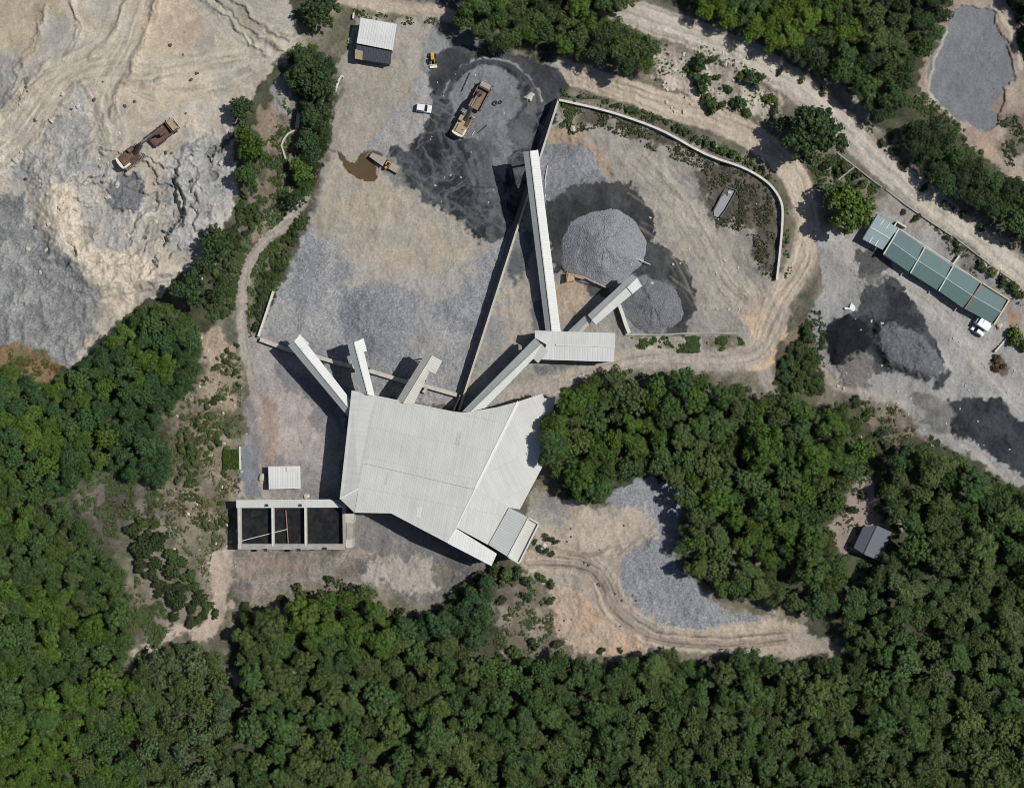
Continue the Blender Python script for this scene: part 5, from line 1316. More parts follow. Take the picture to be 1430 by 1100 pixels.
for q in ((822, 390), (834, 396)):
    m = MB(); m.beam(P(q[0], q[1], zg - .3), P(q[0], q[1], zg + 1.9), .2, .2); m.build('stand', M_DSTEEL, lh)
hb = wthing('pipe_barrier', 'thin white bent pipe barrier over the dark fines right of the big cone', 'barrier', 895, 372)
zg = zat(895, 372); m = MB()
for a, b in (((881, 370), (886, 361)), ((886, 361), (894, 363)), ((894, 363), (908, 369.5))):
    m.tube(P(*a, zg + 1.3), P(*b, zg + 1.3), .16)
for a in ((881, 370), (894, 363), (908, 369.5)): m.tube(P(*a, zg - .3), P(*a, zg + 1.3), .1)
m.build('pipe', M_CREAM, hb)
hb = wthing('fallen_pole', 'thin pale pole lying on the gravel fan beside the long gallery', 'pole', 763, 250)
zg = zat(763, 250); m = MB(); m.tube(P(764.5, 231, zg + .6), P(761, 252, zg + .4), .16); m.tube(P(761, 252, zg + .4), P(762, 276, zg + .3), .16); m.build('shaft', M_CREAM, hb)
hb = wthing('tarpaulin', 'torn white tarpaulin sheet at the edge of the black heap', 'tarpaulin', 1190, 428)
zg = zat(1190, 430) + .35
pts = [(1179, 430), (1181, 429), (1186, 430.2), (1188.5, 423), (1192, 426), (1194.5, 429.5), (1192.5, 435), (1187, 432.5), (1180, 432)]
m = MB(); m.prism([P(*q, zg)[:2] for q in pts], zg - .1, [zg + .12 + .08 * (i % 3) for i in range(len(pts))]); m.build('sheet', M_WHITEP, hb)

# ================================================================== vehicles (local x = forward)
def place(px, py, ang_px):
    """origin point and heading from photo direction (dx,dy)"""
    z = zat(px, py)
    return P(px, py, z), math.atan2(-ang_px[1], ang_px[0])


def wheel(root, x, y, r, w, n=14):
    m = MB(); m.tube((x, y - w / 2, r), (x, y + w / 2, r), r, n=n); t = m.build('wheel', M_TYRE, root)
    m = MB(); m.tube((x, y - w / 2 - .03, r), (x, y + w / 2 + .03, r), r * .5, n=10); m.build('rim', M_STEEL, t)


def excavator(label, px, py, d, body, bodyd, sc_=1.0):
    loc_, rz = place(px, py, d)
    r = thing('excavator', label, 'excavator', loc_, rz); r.scale = (sc_,) * 3
    for s in (-1, 1):
        m = MB()
        prof = [(-3.2, .45), (-2.7, 0.02), (2.9, 0.02), (3.5, .45), (3.4, .95), (2.9, 1.15), (-2.7, 1.15), (-3.2, .9)]
        m.loft([[(x, s * 1.62 - .42, z) for x, z in prof], [(x, s * 1.62 + .42, z) for x, z in prof]])
        t = m.build('track', M_BED, r)
        m = MB()
        for k in range(13): m.box(-2.6 + k * .44, -2.35 + k * .44, s * 1.62 - .44, s * 1.62 + .44, 1.14, 1.2)
        m.build('track_shoe', M_DSTEEL, t)
    m = MB(); m.box(-1.1, 1.1, -1.2, 1.2, .5, 1.3); m.build('undercarriage', M_DSTEEL, r)
    m = MB(); m.box(-3.0, 1.9, -1.75, 1.75, 1.3, 2.2, chamfer=.12); m.box(-2.9, -.6, -1.5, 1.0, 2.2, 2.75, chamfer=.1); m.build('house', body, r)
    m = MB(); m.box(-.55, .9, -1.6, -.5, 2.2, 2.5, chamfer=.06); m.box(.95, 1.85, -1.6, -.6, 2.2, 2.4, chamfer=.05); m.build('engine_hood', bodyd, r)
    m = MB()
    m.loft([[(-3.05, -1.8, 1.35), (-3.05, 1.8, 1.35), (-3.55, 1.5, 1.35), (-3.75, .6, 1.35), (-3.75, -.6, 1.35), (-3.55, -1.5, 1.35)][::-1],
            [(-3.05, -1.8, 2.75), (-3.05, 1.8, 2.75), (-3.55, 1.5, 2.75), (-3.75, .6, 2.75), (-3.75, -.6, 2.75), (-3.55, -1.5, 2.75)][::-1]])
    m.build('counterweight', M_CREAMP, r)
    m = MB(); m.box(-3.0, -1.2, -1.82, -1.35, 2.2, 2.8, chamfer=.05); m.build('side_cover', M_CREAMP, r)
    m = MB(); m.box(.1, 1.95, .55, 1.7, 2.2, 3.25, chamfer=.1, top=(.9, .95)); c = m.build('cab', body, r)
    m = MB(); m.box(1.9, 1.99, .65, 1.6, 2.3, 3.05); m.box(.35, 1.7, 1.67, 1.73, 2.4, 3.0); m.build('window', M_GLASS, c)
    m = MB(); m.tube((-1.6, -.9, 2.75), (-1.6, -.9, 3.5), .1); m.build('exhaust', M_DSTEEL, r)
    # boom, arm, bucket: reach forward over the truck bed
    m = MB(); m.beam((1.2, -.15, 2.2), (4.3, -.15, 5.6), .75, .8); m.beam((4.3, -.15, 5.6), (8.2, -.15, 5.3), .62, .65); m.build('boom', bodyd, r)
    m = MB(); m.tube((1.9, .35, 2.2), (4.4, .35, 5.0), .13); m.tube((1.9, -.65, 2.2), (4.4, -.65, 5.0), .13); m.tube((4.6, -.15, 6.05), (7.6, -.15, 6.0), .14); m.build('hydraulic_ram', M_STEEL, r)
    m = MB(); m.beam((8.0, -.15, 5.6), (9.6, -.15, 3.1), .5, .55); m.build('arm', bodyd, r)
    m = MB()
    pr = [(9.3, 3.2), (10.3, 3.1), (10.5, 2.4), (9.9, 1.8), (9.1, 2.1)]
    m.loft([[(x, -.85, z) for x, z in pr], [(x, .55, z) for x, z in pr]]); m.build('bucket', M_RUSTD, r)
    return r


def dumper(label, px, py, d, bedm, cabm, sc_=1.0, wid=1.0):
    loc_, rz = place(px, py, d)
    r = thing('dump_truck', label, 'dump truck', loc_, rz); r.scale = (sc_, sc_ * wid, sc_)
    for x in (-2.9, -1.3, 2.9):
        for s in (-1, 1): wheel(r, x, s * 1.25, .68, .62)
    m = MB(); m.box(-3.9, 4.0, -.7, .7, .75, 1.15); m.build('chassis', M_DSTEEL, r)
    m = MB()
    m.box(-4.2, 2.2, -1.5, 1.5, 1.35, 1.5)
    m.box(-4.2, 2.2, -1.62, -1.48, 1.3, 2.55); m.box(-4.2, 2.2, 1.48, 1.62, 1.3, 2.55)
    m.box(2.203, 2.34, -1.62, 1.62, 1.3, 2.85); m.box(-4.34, -4.203, -1.5, 1.5, 1.3, 1.9)
    b = m.build('bed', bedm, r)
    m = MB()
    for k in range(6):
        for s in (-1, 1): m.box(-3.9 + k * 1.15, -3.75 + k * 1.15, s * 1.68 - .055, s * 1.68 + .055, 1.3, 2.5)
    m.build('bed_rib', M_RUSTD, b)
    m = MB(); m.box(2.5, 4.35, -1.4, 1.4, .95, 2.75, chamfer=.12, top=(.92, .96)); c = m.build('cab', cabm, r)
    m = MB(); m.box(4.28, 4.37, -1.2, 1.2, 1.85, 2.5); m.box(2.9, 3.9, -1.43, -1.38, 1.9, 2.5); m.box(2.9, 3.9, 1.38, 1.43, 1.9, 2.5); m.build('window', M_GLASS, c)
    m = MB(); m.box(4.4, 4.62, -1.45, 1.45, .6, 1.05); m.build('bumper', M_DSTEEL, r)
    for s in (-1, 1):
        m = MB(); m.box(4.3, 4.42, s * 1.05 - .2, s * 1.05 + .2, 1.15, 1.4); m.build('headlight', M_WHITEP, r)
        m = MB(); m.beam((3.9, s * 1.42, 2.4), (4.2, s * 1.85, 2.4), .08, .35); m.build('mirror', M_DSTEEL, r)
    m = MB(); m.box(-.6, 1.0, -1.4, -.8, .6, 1.2, chamfer=.08); m.build('fuel_tank', M_RED, r)
    return r


excavator('rust-brown excavator with a white counterweight working on the tan quarry floor', 186, 220, (68, -52), M_RUST, M_RUSTD, 1.18)
dumper('rusty dump truck with a tan cab being loaded on the tan quarry floor', 230, 187, (64, -50), M_RUST, M_TANP, 1.05, 1.2)
excavator('tan excavator with a white counterweight on the grey pad of the yard', 647, 175, (25, -46), M_TANP, M_RUSTD, 1.1)
dt = dumper('brown-bedded dump truck beside the tan excavator on the grey pad', 671, 136, (15, -29), pm('brown_dusty_steel', (126, 106, 92), .85, var=.15, scale=1.2, dust=.3), M_BED, 1.0, 1.25)
m = MB(); m.tube((-.5, 2.2, .3), (5.8, 2.2, .3), .1); o = m.build('steel_bar', M_DSTEEL); o.location = P(655, 130, zat(660, 130)); o.rotation_euler = (0, 0, math.radians(66)); tag(o, 'dark steel bar lying left of the brown-bedded dump truck', 'bar')

for bx_, by_, bl_, ba_, lab_ in ((674, 181, 3.6, 36, 'dark bent steel bar lying below the tan excavator arm'), (661, 187, 1.6, 50, 'short pale steel bar beside the tan excavator tracks')):
    m = MB(); m.tube((-bl_ / 2, 0, .25), (bl_ / 2, .2, .35), .12); o = m.build('steel_bar', M_DSTEEL if 'dark' in lab_ else M_CREAM); o.location = P(bx_, by_, zat(bx_, by_)); o.rotation_euler = (0, 0, math.radians(ba_)); tag(o, lab_, 'bar')
for tx_, ty_, lab_ in ((691, 144.5, 'larger black scrap tyre lying right of the brown-bedded dump truck'), (698.5, 143, 'smaller black scrap tyre lying right of the brown-bedded dump truck')):
    m = MB(); n_ = 14; R0 = .75 if 'smaller' not in lab_ else .55
    m.loft([[(math.cos(6.2832 * k / n_) * rr_, math.sin(6.2832 * k / n_) * rr_, zz_) for k in range(n_)] for rr_, zz_ in ((R0 * .55, .05), (R0, .02), (R0 * 1.05, .2), (R0, .38), (R0 * .55, .36), (R0 * .55, .05))], False, False)
    o = m.build('scrap_tyre', M_TYRE); o.location = P(tx_, ty_, zat(tx_, ty_)); tag(o, lab_, 'tyre')
# small wheel loader
l, rz = place(604.3, 83, (1, 10)); r = thing('wheel_loader', 'small yellow wheel loader at the top of the grey yard', 'loader', l, rz)
for x in (-.9, .95):
    for s in (-1, 1): wheel(r, x, s * .92, .55, .42)
m = MB(); m.box(-2.0, -.3, -.62, .62, .7, 1.6, chamfer=.15, top=(.9, .85)); m.build('engine_hood', M_YEL, r)
m = MB(); m.box(-.35, .75, -.6, .6, .8, 2.35, chamfer=.12, top=(.85, .85)); c = m.build('cab', M_YEL, r)
m = MB(); m.box(.6, .72, -.45, .45, 1.5, 2.1); m.build('windscreen', M_GLASS, c)
m = MB()
for s in (-1, 1): m.beam((.4, s * .5, 1.2), (2.0, s * .55, .6), .16, .25)
m.build('lift_arm', M_YEL, r)
m = MB(); pr = [(1.9, .1), (2.7, .12), (2.75, .3), (2.1, .35), (1.95, 1.0), (1.8, .95)]
m.loft([[(x, -1.15, z) for x, z in pr], [(x, 1.15, z) for x, z in pr]]); m.build('bucket', M_CREAMP, r)

# articulated dumper by the puddle
l, rz = place(541, 230, (-36, -20)); r = thing('site_dumper', 'yellow articulated site dumper with a pale tapered skip beside the puddle', 'dumper', l, rz)
for x in (-2.6, .4, 2.6):
    for s in (-1, 1): wheel(r, x, s * .95, .6, .5)
m = MB(); m.loft([[(1.0, -1.0, .9), (5.0, -.5, 1.0), (5.2, .5, 1.0), (1.0, 1.0, .9)], [(.7, -1.35, 1.75), (5.5, -.85, 1.6), (5.8, .75, 1.6), (.7, 1.35, 1.75)]]); m.build('skip', pm('pale_dust_steel', (158, 149, 140), .8, var=.06, scale=.8), r)
m = MB(); m.box(-1.0, .5, -1.0, .75, .8, 2.3, chamfer=.15, top=(.75, .8)); c = m.build('cab', M_YEL, r)
m = MB(); m.box(-.9, -.1, -.5, .4, 2.302, 2.4); m.box(.3, .46, -.7, .5, 1.5, 2.1); m.build('window', M_GLASS, c)
m = MB(); m.box(-.7, .1, .85, 1.5, 1.1, 1.9, chamfer=.1); m.build('side_engine', M_YEL, r)
m = MB(); m.box(-3.9, -1.05, -1.15, 1.15, .8, 1.55, chamfer=.1); m.build('rear_deck', M_BED, r)
m = MB(); m.box(-4.15, -3.92, -1.2, 1.2, .8, 1.75); m.build('tail_rail', M_TANP, r)


def car(name, label, cat, px, py, d, L, Wd, Ht, paint, roof0, roof1, bed=False):
    l, rz = place(px, py, d); r = thing(name, label, cat, l, rz)
    hl = L / 2; hw = Wd / 2
    for x in (-hl * .62, hl * .62):
        for s in (-1, 1): wheel(r, x, s * (hw - .12), .36, .24, 12)
    m = MB(); m.box(-hl, hl, -hw, hw, .35, Ht * .56, chamfer=.14); b = m.build('body', paint, r)
    m = MB(); m.box(roof0, roof1, -hw * .93, hw * .93, Ht * .56, Ht, chamfer=.1, top=(.86, .9)); m.build('cabin', paint, r)
    m = MB(); x = roof1
    m.loft([[(x - .05, -hw * .84, Ht * .57), (x - .05, hw * .84, Ht * .57), (x + .62, hw * .8, Ht * .57), (x + .62, -hw * .8, Ht * .57)],
            [(x - .3, -hw * .78, Ht * .96), (x - .3, hw * .78, Ht * .96), (x - .06, hw * .78, Ht * .96), (x - .06, -hw * .78, Ht * .96)]]); m.build('windscreen', M_GLASS, r)
    m = MB()
    for s in (-1, 1): m.box(roof0 + .3, roof1 - .35, s * hw * .9 - .03, s * hw * .9 + .03, Ht * .62, Ht * .88)
    m.build('side_window', M_GLASS, r)
    for s in (-1, 1):
        m = MB(); m.box(hl - .08, hl + .03, s * hw * .7 - .2, s * hw * .7 + .2, Ht * .38, Ht * .5); m.build('headlight', M_CREAMP, r)
        m = MB(); m.box(roof1 + .1, roof1 + .3, s * (hw + .12) - .12, s * (hw + .12) + .12, Ht * .58, Ht * .7); m.build('mirror', M_DSTEEL, r)
    m = MB(); m.box(-hl - .06, -hl + .04, -hw * .9, hw * .9, .35, .6); m.box(hl - .04, hl + .06, -hw * .9, hw * .9, .35, .6); m.build('bumper', M_DSTEEL, r)
    if not bed:
        return r
    m = MB()
    for k in range(3): m.box(roof0 + .4, roof1 - .5, -.55 + k * .5, -.45 + k * .5, Ht + .001, Ht + .05)
    m.build('roof_rail', M_STEEL, r)
    return r


car('passenger_van', 'white van with a dark windscreen parked beside the black fines in the yard', 'van', 592.3, 152.3, (20, 3), 4.7, 2.35, 1.9, M_WHITEP, -2.3, .45)
l, rz = place(1370, 453, (-17, -12)); r = thing('delivery_van', 'white high-roofed van parked against the green storage shed', 'van', l, rz)
for x in (-1.4, 1.4):
    for s in (-1, 1): wheel(r, x, s * 1.05, .38, .26)
m = MB(); m.box(-2.2, 1.75, -1.3, 1.3, .55, 2.75, chamfer=.08); m.build('cargo_box', M_WHITEP, r)
m = MB(); m.box(.55, .68, -1.2, -.2, 2.751, 2.8); m.build('roof_strap', M_DSTEEL, r)
m = MB(); m.box(1.78, 2.4, -1.15, 1.15, .5, 1.9, chamfer=.15, top=(.8, .9)); c = m.build('cab', M_WHITEP, r)
m = MB(); m.box(2.2, 2.38, -.95, .95, 1.25, 1.75); m.build('windscreen', M_GLASS, c)
m = MB(); m.box(-2.3, -2.22, -1.2, 1.2, .4, .7); m.build('bumper', M_DSTEEL, r)
car('parked_car', 'narrow white car parked on the yard side of the high-roofed van', 'car', 1364, 462.5, (-17, -12), 4.3, 1.5, 1.6, M_WHITEP, -1.8, .6)


# ================================================================== gravel piles
def pile(name, label, px, py, rpx, hgt, mat, seed, notch=None, ell=1.0):
    zg = zat(px, py)
    n, mr = 72, 30
    v = []; f = []
    base = P(px, py, zg)
    for j in range(mr + 1):
        t = j / mr
        for i in range(n):
            a = 2 * math.pi * i / n
            rr = rpx * S * t * (1 + .05 * math.sin(2 * a + seed) + .035 * math.sin(5 * a + seed * 2) + .02 * math.sin(11 * a))
            h = hgt * (1 - (math.sqrt(t * t + .04) - .2) / (math.sqrt(1.04) - .2))
            qx, qy = np.float32(rr * math.cos(a) / 3 + 50 * seed), np.float32(rr * math.sin(a) / 3)
            h += .55 * float(fbm(qx, qy, 4, 970)) * (t * (1 - t) * 3 + .12) + .25 * float(fbm(np.float32(a * 6), np.float32(t * 1.5 + seed), 2, 980)) * t * (1 - t) * 3 * (t > .12)
            if notch:
                da = (a - notch[0] + math.pi) % (2 * math.pi) - math.pi
                h -= notch[1] * math.exp(-(da / .28) ** 2) * math.exp(-((t - .45) / .3) ** 2)
            v.append((rr * math.cos(a), rr * math.sin(a) * ell, h - .15 * (t > .98)))
        if j:
            for i in range(n):
                k = (i + 1) % n
                f.append(((j - 1) * n + i, j * n + i, j * n + k, (j - 1) * n + k))
    me = bpy.data.meshes.new(name); me.from_pydata(v, [], f)
    for p in me.polygons: p.use_smooth = True
    o = link_mesh(name, me, mat); o.location = base
    return tag(o, label, 'gravel pile')


pile('gravel_pile', 'big pale grey conical gravel pile ringed by black fines', 842, 346, 57, 5.8, M_GRAVEL, 1.0, (-1.15, .6))
pile('gravel_pile', 'smaller grey gravel pile under the end of the short gallery', 911, 425, 43, 2.4, M_GRAVELD, 2.2, None, .92)


# ================================================================== loose rocks
def rock_mesh(seed):
    rs = np.random.RandomState(seed)
    import bmesh
    bm = bmesh.new(); bmesh.ops.create_icosphere(bm, subdivisions=2, radius=1)
    k = rs.randn(4, 3)
    for vt in bm.verts:
        s_ = 1 + .22 * math.sin(3 * vt.co.dot(Vector(k[0]))) + .15 * math.sin(5 * vt.co.dot(Vector(k[1])))
        vt.co = Vector((vt.co.x * s_ * 1.2, vt.co.y * s_ * .9, vt.co.z * s_ * .65))
    me = bpy.data.meshes.new('boulder'); bm.to_mesh(me); bm.free()
    return me


RM = [rock_mesh(i) for i in range(4)]
for m_ in RM: m_.materials.append(M_ROCKP)
RD = [m_.copy() for m_ in RM]
for m_ in RD: m_.materials.clear(); m_.materials.append(M_ROCKD)
rk = random.Random(21)
# (px, py, r metres, pale?)
SETS = [('pale boulders on the quarry floor', 'pale boulder lying loose on the tan quarry floor', [(rk.uniform(20, 310), rk.uniform(120, 400)) for _ in range(46)], (.25, .8), 0),
        ('dark rocks on the quarry floor', 'dark rock lying loose on the tan quarry floor', [(rk.uniform(30, 300), rk.uniform(60, 380)) for _ in range(26)], (.25, .6), 1),
        ('pale lumps on the black yard', 'pale lump of stone on the wet black part of the yard', [(rk.uniform(600, 715), rk.uniform(95, 310)) for _ in range(20)], (.14, .34), 0),
        ('pale stones on the terrace', 'pale stone scattered on the tan terrace', [(rk.uniform(900, 1060), rk.uniform(200, 440)) for _ in range(30)], (.18, .45), 0),
        ('pale stones on the road bank', 'pale stone on the eroded bank between the two dirt roads', [(rk.uniform(925, 1085), rk.uniform(70, 160)) for _ in range(40)], (.25, .7), 0),
        ('pale lumps on the coal-black heaps', 'pale lump lying on the coal-black heaps at the right', [(rk.uniform(1160, 1425), rk.uniform(440, 640)) for _ in range(40)], (.2, .5), 0),
        ('pale stones on the west slope', 'pale stone on the brown scrub slope west of the works', [(rk.uniform(240, 345), rk.uniform(470, 830)) for _ in range(40)], (.2, .5), 0),
        ('dark stones on the south tracks', 'dark stone beside the curved track of the south yard', [(rk.uniform(760, 930), rk.uniform(730, 900)) for _ in range(20)], (.2, .45), 1)]
for grp, lab, pts, (r0, r1), dk in SETS:
    for (x, y) in pts:
        me = (RD if dk else RM)[rk.randrange(4)]
        o = bpy.data.objects.new('boulder', me); col.objects.link(o)
        s_ = rk.uniform(r0, r1) ** 1.0
        o.location = P(x, y, zat(x, y) + s_ * .15); o.scale = (s_,) * 3; o.rotation_euler = (0, 0, rk.uniform(0, 6.3))
        tag(o, lab, 'boulder', grp)
for x, y, s_, lab in ((739, 136.5, 1.3, 'large white angular boulder on the grey pad beside the retaining wall'), (760, 762, .8, 'white block beside the hedge at the cream parapet'),
                      (428, 693, .9, 'white lump beside the tank roof strip'), (1018, 269, .6, 'white stone on the rim of the concrete trough'),
                      (366, 667, 1.2, 'white rounded heap at the left side of the small site hut'), (800, 180, .9, 'bright pale rock slab on the terrace behind the retaining wall'),
                      (1396, 455, .9, 'round cream boulder just outside the end of the green shed'), (489, 58, 0.9, 'white crescent stone left of the store')):
    o = bpy.data.objects.new('boulder', RM[int(x) % 4]); col.objects.link(o); o.location = P(x, y, zat(x, y) + s_ * .2); o.scale = (s_,) * 3; o.rotation_euler = (0, 0, x)
    tag(o, lab, 'boulder')

# ================================================================== vegetation
def lin3(c): return np.array([lin(v) for v in c], np.float32) * np.array([.73, .77, .63], np.float32)


def ico_pts(sub):
    import bmesh
    bm = bmesh.new(); bmesh.ops.create_icosphere(bm, subdivisions=sub, radius=1)
    v = np.array([tuple(x.co) for x in bm.verts], np.float32); f = np.array([[q.index for q in x.verts] for x in bm.faces], np.int32); bm.free()
    return v, f


ICO_V, ICO_F = ico_pts(1)


def leaf_quads(cent, nrm, size, rs):
    """quads at cent facing nrm"""
    n = len(cent)
    r = rs.randn(n, 3).astype(np.float32)
    t = np.cross(nrm, r); t /= np.linalg.norm(t, axis=1)[:, None] + 1e-6
    b = np.cross(nrm, t)
    s1 = (size * rs.uniform(.7, 1.3, n))[:, None]; s2 = (size * rs.uniform(.5, 1.0, n))[:, None]
    v = np.stack([cent - t * s1, cent - b * s2 * .8 + t * s1 * .2, cent + t * s1, cent + b * s2], 1).reshape(-1, 3)
    f = np.arange(4 * n, dtype=np.int32).reshape(-1, 4)
    return v, f


def crown_arrays(seed, nclump=34, nleaf=70, leaf=0.058, flat=0.72, csize=(0.2, 0.36), spread=0.78, filler=True, open_=0.0):
    """unit crown: verts, quads, per-vertex leaf variation"""
    rs = np.random.RandomState(seed)
    V_, F_, A_l = [], [], []
    off = 0
    cl = []
    nl = rs.randint(3, 6) if nclump > 14 else 2
    a0 = rs.uniform(0, 6.28)
    lob = [(0.0, 0.0, rs.uniform(.42, .6), rs.uniform(.9, 1.1))]
    for i in range(nl):
        a = a0 + 6.28 * i / nl + rs.uniform(-.35, .35); rr = rs.uniform(.36, .58)
        lob.append((math.cos(a) * rr, math.sin(a) * rr, rs.uniform(.32, .5), rs.uniform(.62, 1.0)))
    tot = sum(q[2] ** 2 for q in lob)
    for (lx, ly, lr, lz) in lob:
        nk = max(5, int(nclump * lr ** 2 / tot))
        for k in range(nk):
            a = k * 2.39996 + rs.uniform(-.5, .5); q = math.sqrt((k + .5) / nk)
            z = flat * lz - .28 + lr * .62 * math.sqrt(max(0, 1 - (q * .95) ** 2)) * rs.uniform(.8, 1.1) - .12
            cl.append((lx + math.cos(a) * q * lr * .88, ly + math.sin(a) * q * lr * .88, z, rs.uniform(*csize)))
        for k in range(max(2, nk // 3)):
            a = rs.uniform(0, 6.28); cl.append((lx + math.cos(a) * lr * .86, ly + math.sin(a) * lr * .86, rs.uniform(-.3, .1), rs.uniform(*csize)))
    for (x, y, z, r) in cl:
        bright = rs.uniform(.32, .72); hue = rs.uniform(.2, .8)
        n = int(nleaf * (r / .28) ** 2)
        d = rs.randn(n, 3).astype(np.float32); d /= np.linalg.norm(d, axis=1)[:, None]
        d[:, 2] = np.where(d[:, 2] < -.25, -d[:, 2], d[:, 2])
        lump = 1 + .16 * np.sin(d[:, 0] * 6 + x * 30) * np.sin(d[:, 1] * 6 + y * 30)
        c = np.array([x, y, z], np.float32) + d * (r * lump * rs.uniform(.86, 1.1, n))[:, None] * np.array([1, 1, .82], np.float32)
        nn = d + .48 * rs.randn(n, 3).astype(np.float32) + np.array([0, 0, .25], np.float32); nn /= np.linalg.norm(nn, axis=1)[:, None]
        v, f = leaf_quads(c, nn, leaf, rs)
        av = np.clip(bright + rs.uniform(-.22, .22, n), 0, 1); ah = np.clip(hue + rs.uniform(-.2, .2, n), 0, 1)
        at = np.stack([np.repeat(av, 4), np.repeat(ah, 4)], 1)
        V_.append(v); F_.append(f + off); A_l.append(at); off += len(v)
        if filler and rs.rand() > open_:
            v = ICO_V * np.array([r * .84, r * .84, r * .7], np.float32) + np.array([x, y, z], np.float32)
            f = np.concatenate([ICO_F, ICO_F[:, 2:3]], 1)
            V_.append(v.astype(np.float32)); F_.append(('t', ICO_F + off)); A_l.append(np.tile([bright * .8, hue], (len(v), 1))); off += len(v)
    return V_, F_, A_l


def crown_mesh(name, seed, mat, **kw):
    V_, F_, A_l = crown_arrays(seed, **kw)
    v = np.concatenate(V_); at = np.concatenate(A_l).astype(np.float32)
    quads_ = [f for f in F_ if not isinstance(f, tuple)]; tris = [f[1] for f in F_ if isinstance(f, tuple)]
    q = np.concatenate(quads_).ravel(); t = np.concatenate(tris).ravel() if tris else np.zeros(0, np.int32)
    nq, ntr = len(q) // 4, len(t) // 3
    me = bpy.data.meshes.new(name)
    me.vertices.add(len(v)); me.loops.add(len(q) + len(t)); me.polygons.add(nq + ntr)
    me.vertices.foreach_set('co', v.astype(np.float32).ravel())
    ls = np.concatenate([np.arange(nq) * 4, nq * 4 + np.arange(ntr) * 3]).astype(np.int32)
    me.polygons.foreach_set('loop_start', ls)
    me.loops.foreach_set('vertex_index', np.concatenate([q, t]).astype(np.int32))
    a4 = np.zeros((len(v), 3), np.float32); a4[:, :2] = at
    set_attr(me, 'leaf', a4)
    me.update(calc_edges=True); me.validate()
    if mat: me.materials.append(mat)
    return me


def trunk_mesh(seed):
    rs = random.Random(seed); m = MB()
    m.tube((0, 0, -.25), (.02, .01, .75), .055, .036, 8); m.tube((.02, .01, .75), (.05, -.02, 1.15), .036, .018, 7)
    for k in range(5):
        a = k * 1.26 + rs.uniform(-.3, .3); z = .55 + .1 * k
        m.tube((.01, 0, z), (math.cos(a) * .42, math.sin(a) * .42, z + .38), .022, .008, 6)
    me = bpy.data.meshes.new('trunk'); me.from_pydata(m.v, [], m.f); me.materials.append(M_BARK)
    return me


CROWNS = [crown_mesh('crown', 40 + i, M_LEAF, nclump=46 + 6 * (i % 4), nleaf=84, leaf=.044, flat=.66 + .06 * (i % 3), csize=(.12, .23 + .02 * (i % 3))) for i in range(12)]
BUSHY = [crown_mesh('crown', 70 + i, M_LEAF, nclump=76, nleaf=62, leaf=.05, flat=.55, csize=(.09, .17)) for i in range(6)]
AIRY = [crown_mesh('crown', 90 + i, M_LEAF, nclump=64, nleaf=48, leaf=.05, flat=.7, csize=(.08, .16), open_=.45) for i in range(5)]
SHRUBS = [crown_mesh('foliage', 110 + i, M_LEAF, nclump=13, nleaf=40, leaf=.11, flat=.5, csize=(.14, .3), open_=.3) for i in range(8)]
TRUNKS = [trunk_mesh(i) for i in range(3)]
vr = random.Random(99)


def tree(name, label, cat, px, py, rpx, tint, kind, group=None, hk=1.0, shrub=False):
    """px,py: where the crown shows in the photo, rpx: its radius there"""
    R_ = rpx * S
    zg = zat(px, py)
    hc = 0.35 * R_ if shrub else min(0.3 * R_ + 4.6, 1.9 * R_) * vr.uniform(.85, 1.25) * (1.0 if hk == 1.0 else hk)     # crown centre above ground
    z = zg + hc
    x, y, _ = P(px, py, z)
    root = thing(name, label, cat, (x, y, zg), 0, group)
    me = {'c': CROWNS, 'b': BUSHY, 'a': AIRY, 's': SHRUBS}[kind]; me = me[vr.randrange(len(me))]
    o = bpy.data.objects.new('foliage' if shrub else 'crown', me); col.objects.link(o); o.parent = root
    o.location = (0, 0, hc); sz = R_ * vr.uniform(.9, 1.02) / .98
    sk = .25 if kind == 's' else .1
    o.scale = (sz * vr.uniform(1 - sk, 1 + sk), sz * vr.uniform(1 - sk, 1 + sk), sz * vr.uniform(.85, 1.1) * (.8 if kind == 's' else 1)); o.rotation_euler = (vr.uniform(-.12, .12), vr.uniform(-.12, .12), vr.uniform(0, 6.28))
    j = np.array([vr.uniform(.86, 1.16)] * 3) * np.array([vr.uniform(.94, 1.07), 1, vr.uniform(.9, 1.08)])
    o['tint'] = [float(q) for q in tint * j]
    t = bpy.data.objects.new('stem' if shrub else 'trunk', TRUNKS[vr.randrange(3)]); col.objects.link(t); t.parent = root
    t.location = (0, 0, 0); hh = max(.4, hc * .95); t.scale = (R_ * 1.0, R_ * 1.0, hh)
    return root


def inpoly(x, y, pts):
    c = False; n = len(pts); j = n - 1
    for i in range(n):
        xi, yi = pts[i]; xj, yj = pts[j]
        if (yi > y) != (yj > y) and x < (xj - xi) * (y - yi) / (yj - yi) + xi: c = not c
        j = i
    return c


def edge_d(x, y, pts):
    return float(sdf(np.array([x], np.float32), np.array([y], np.float32), pts)[0])


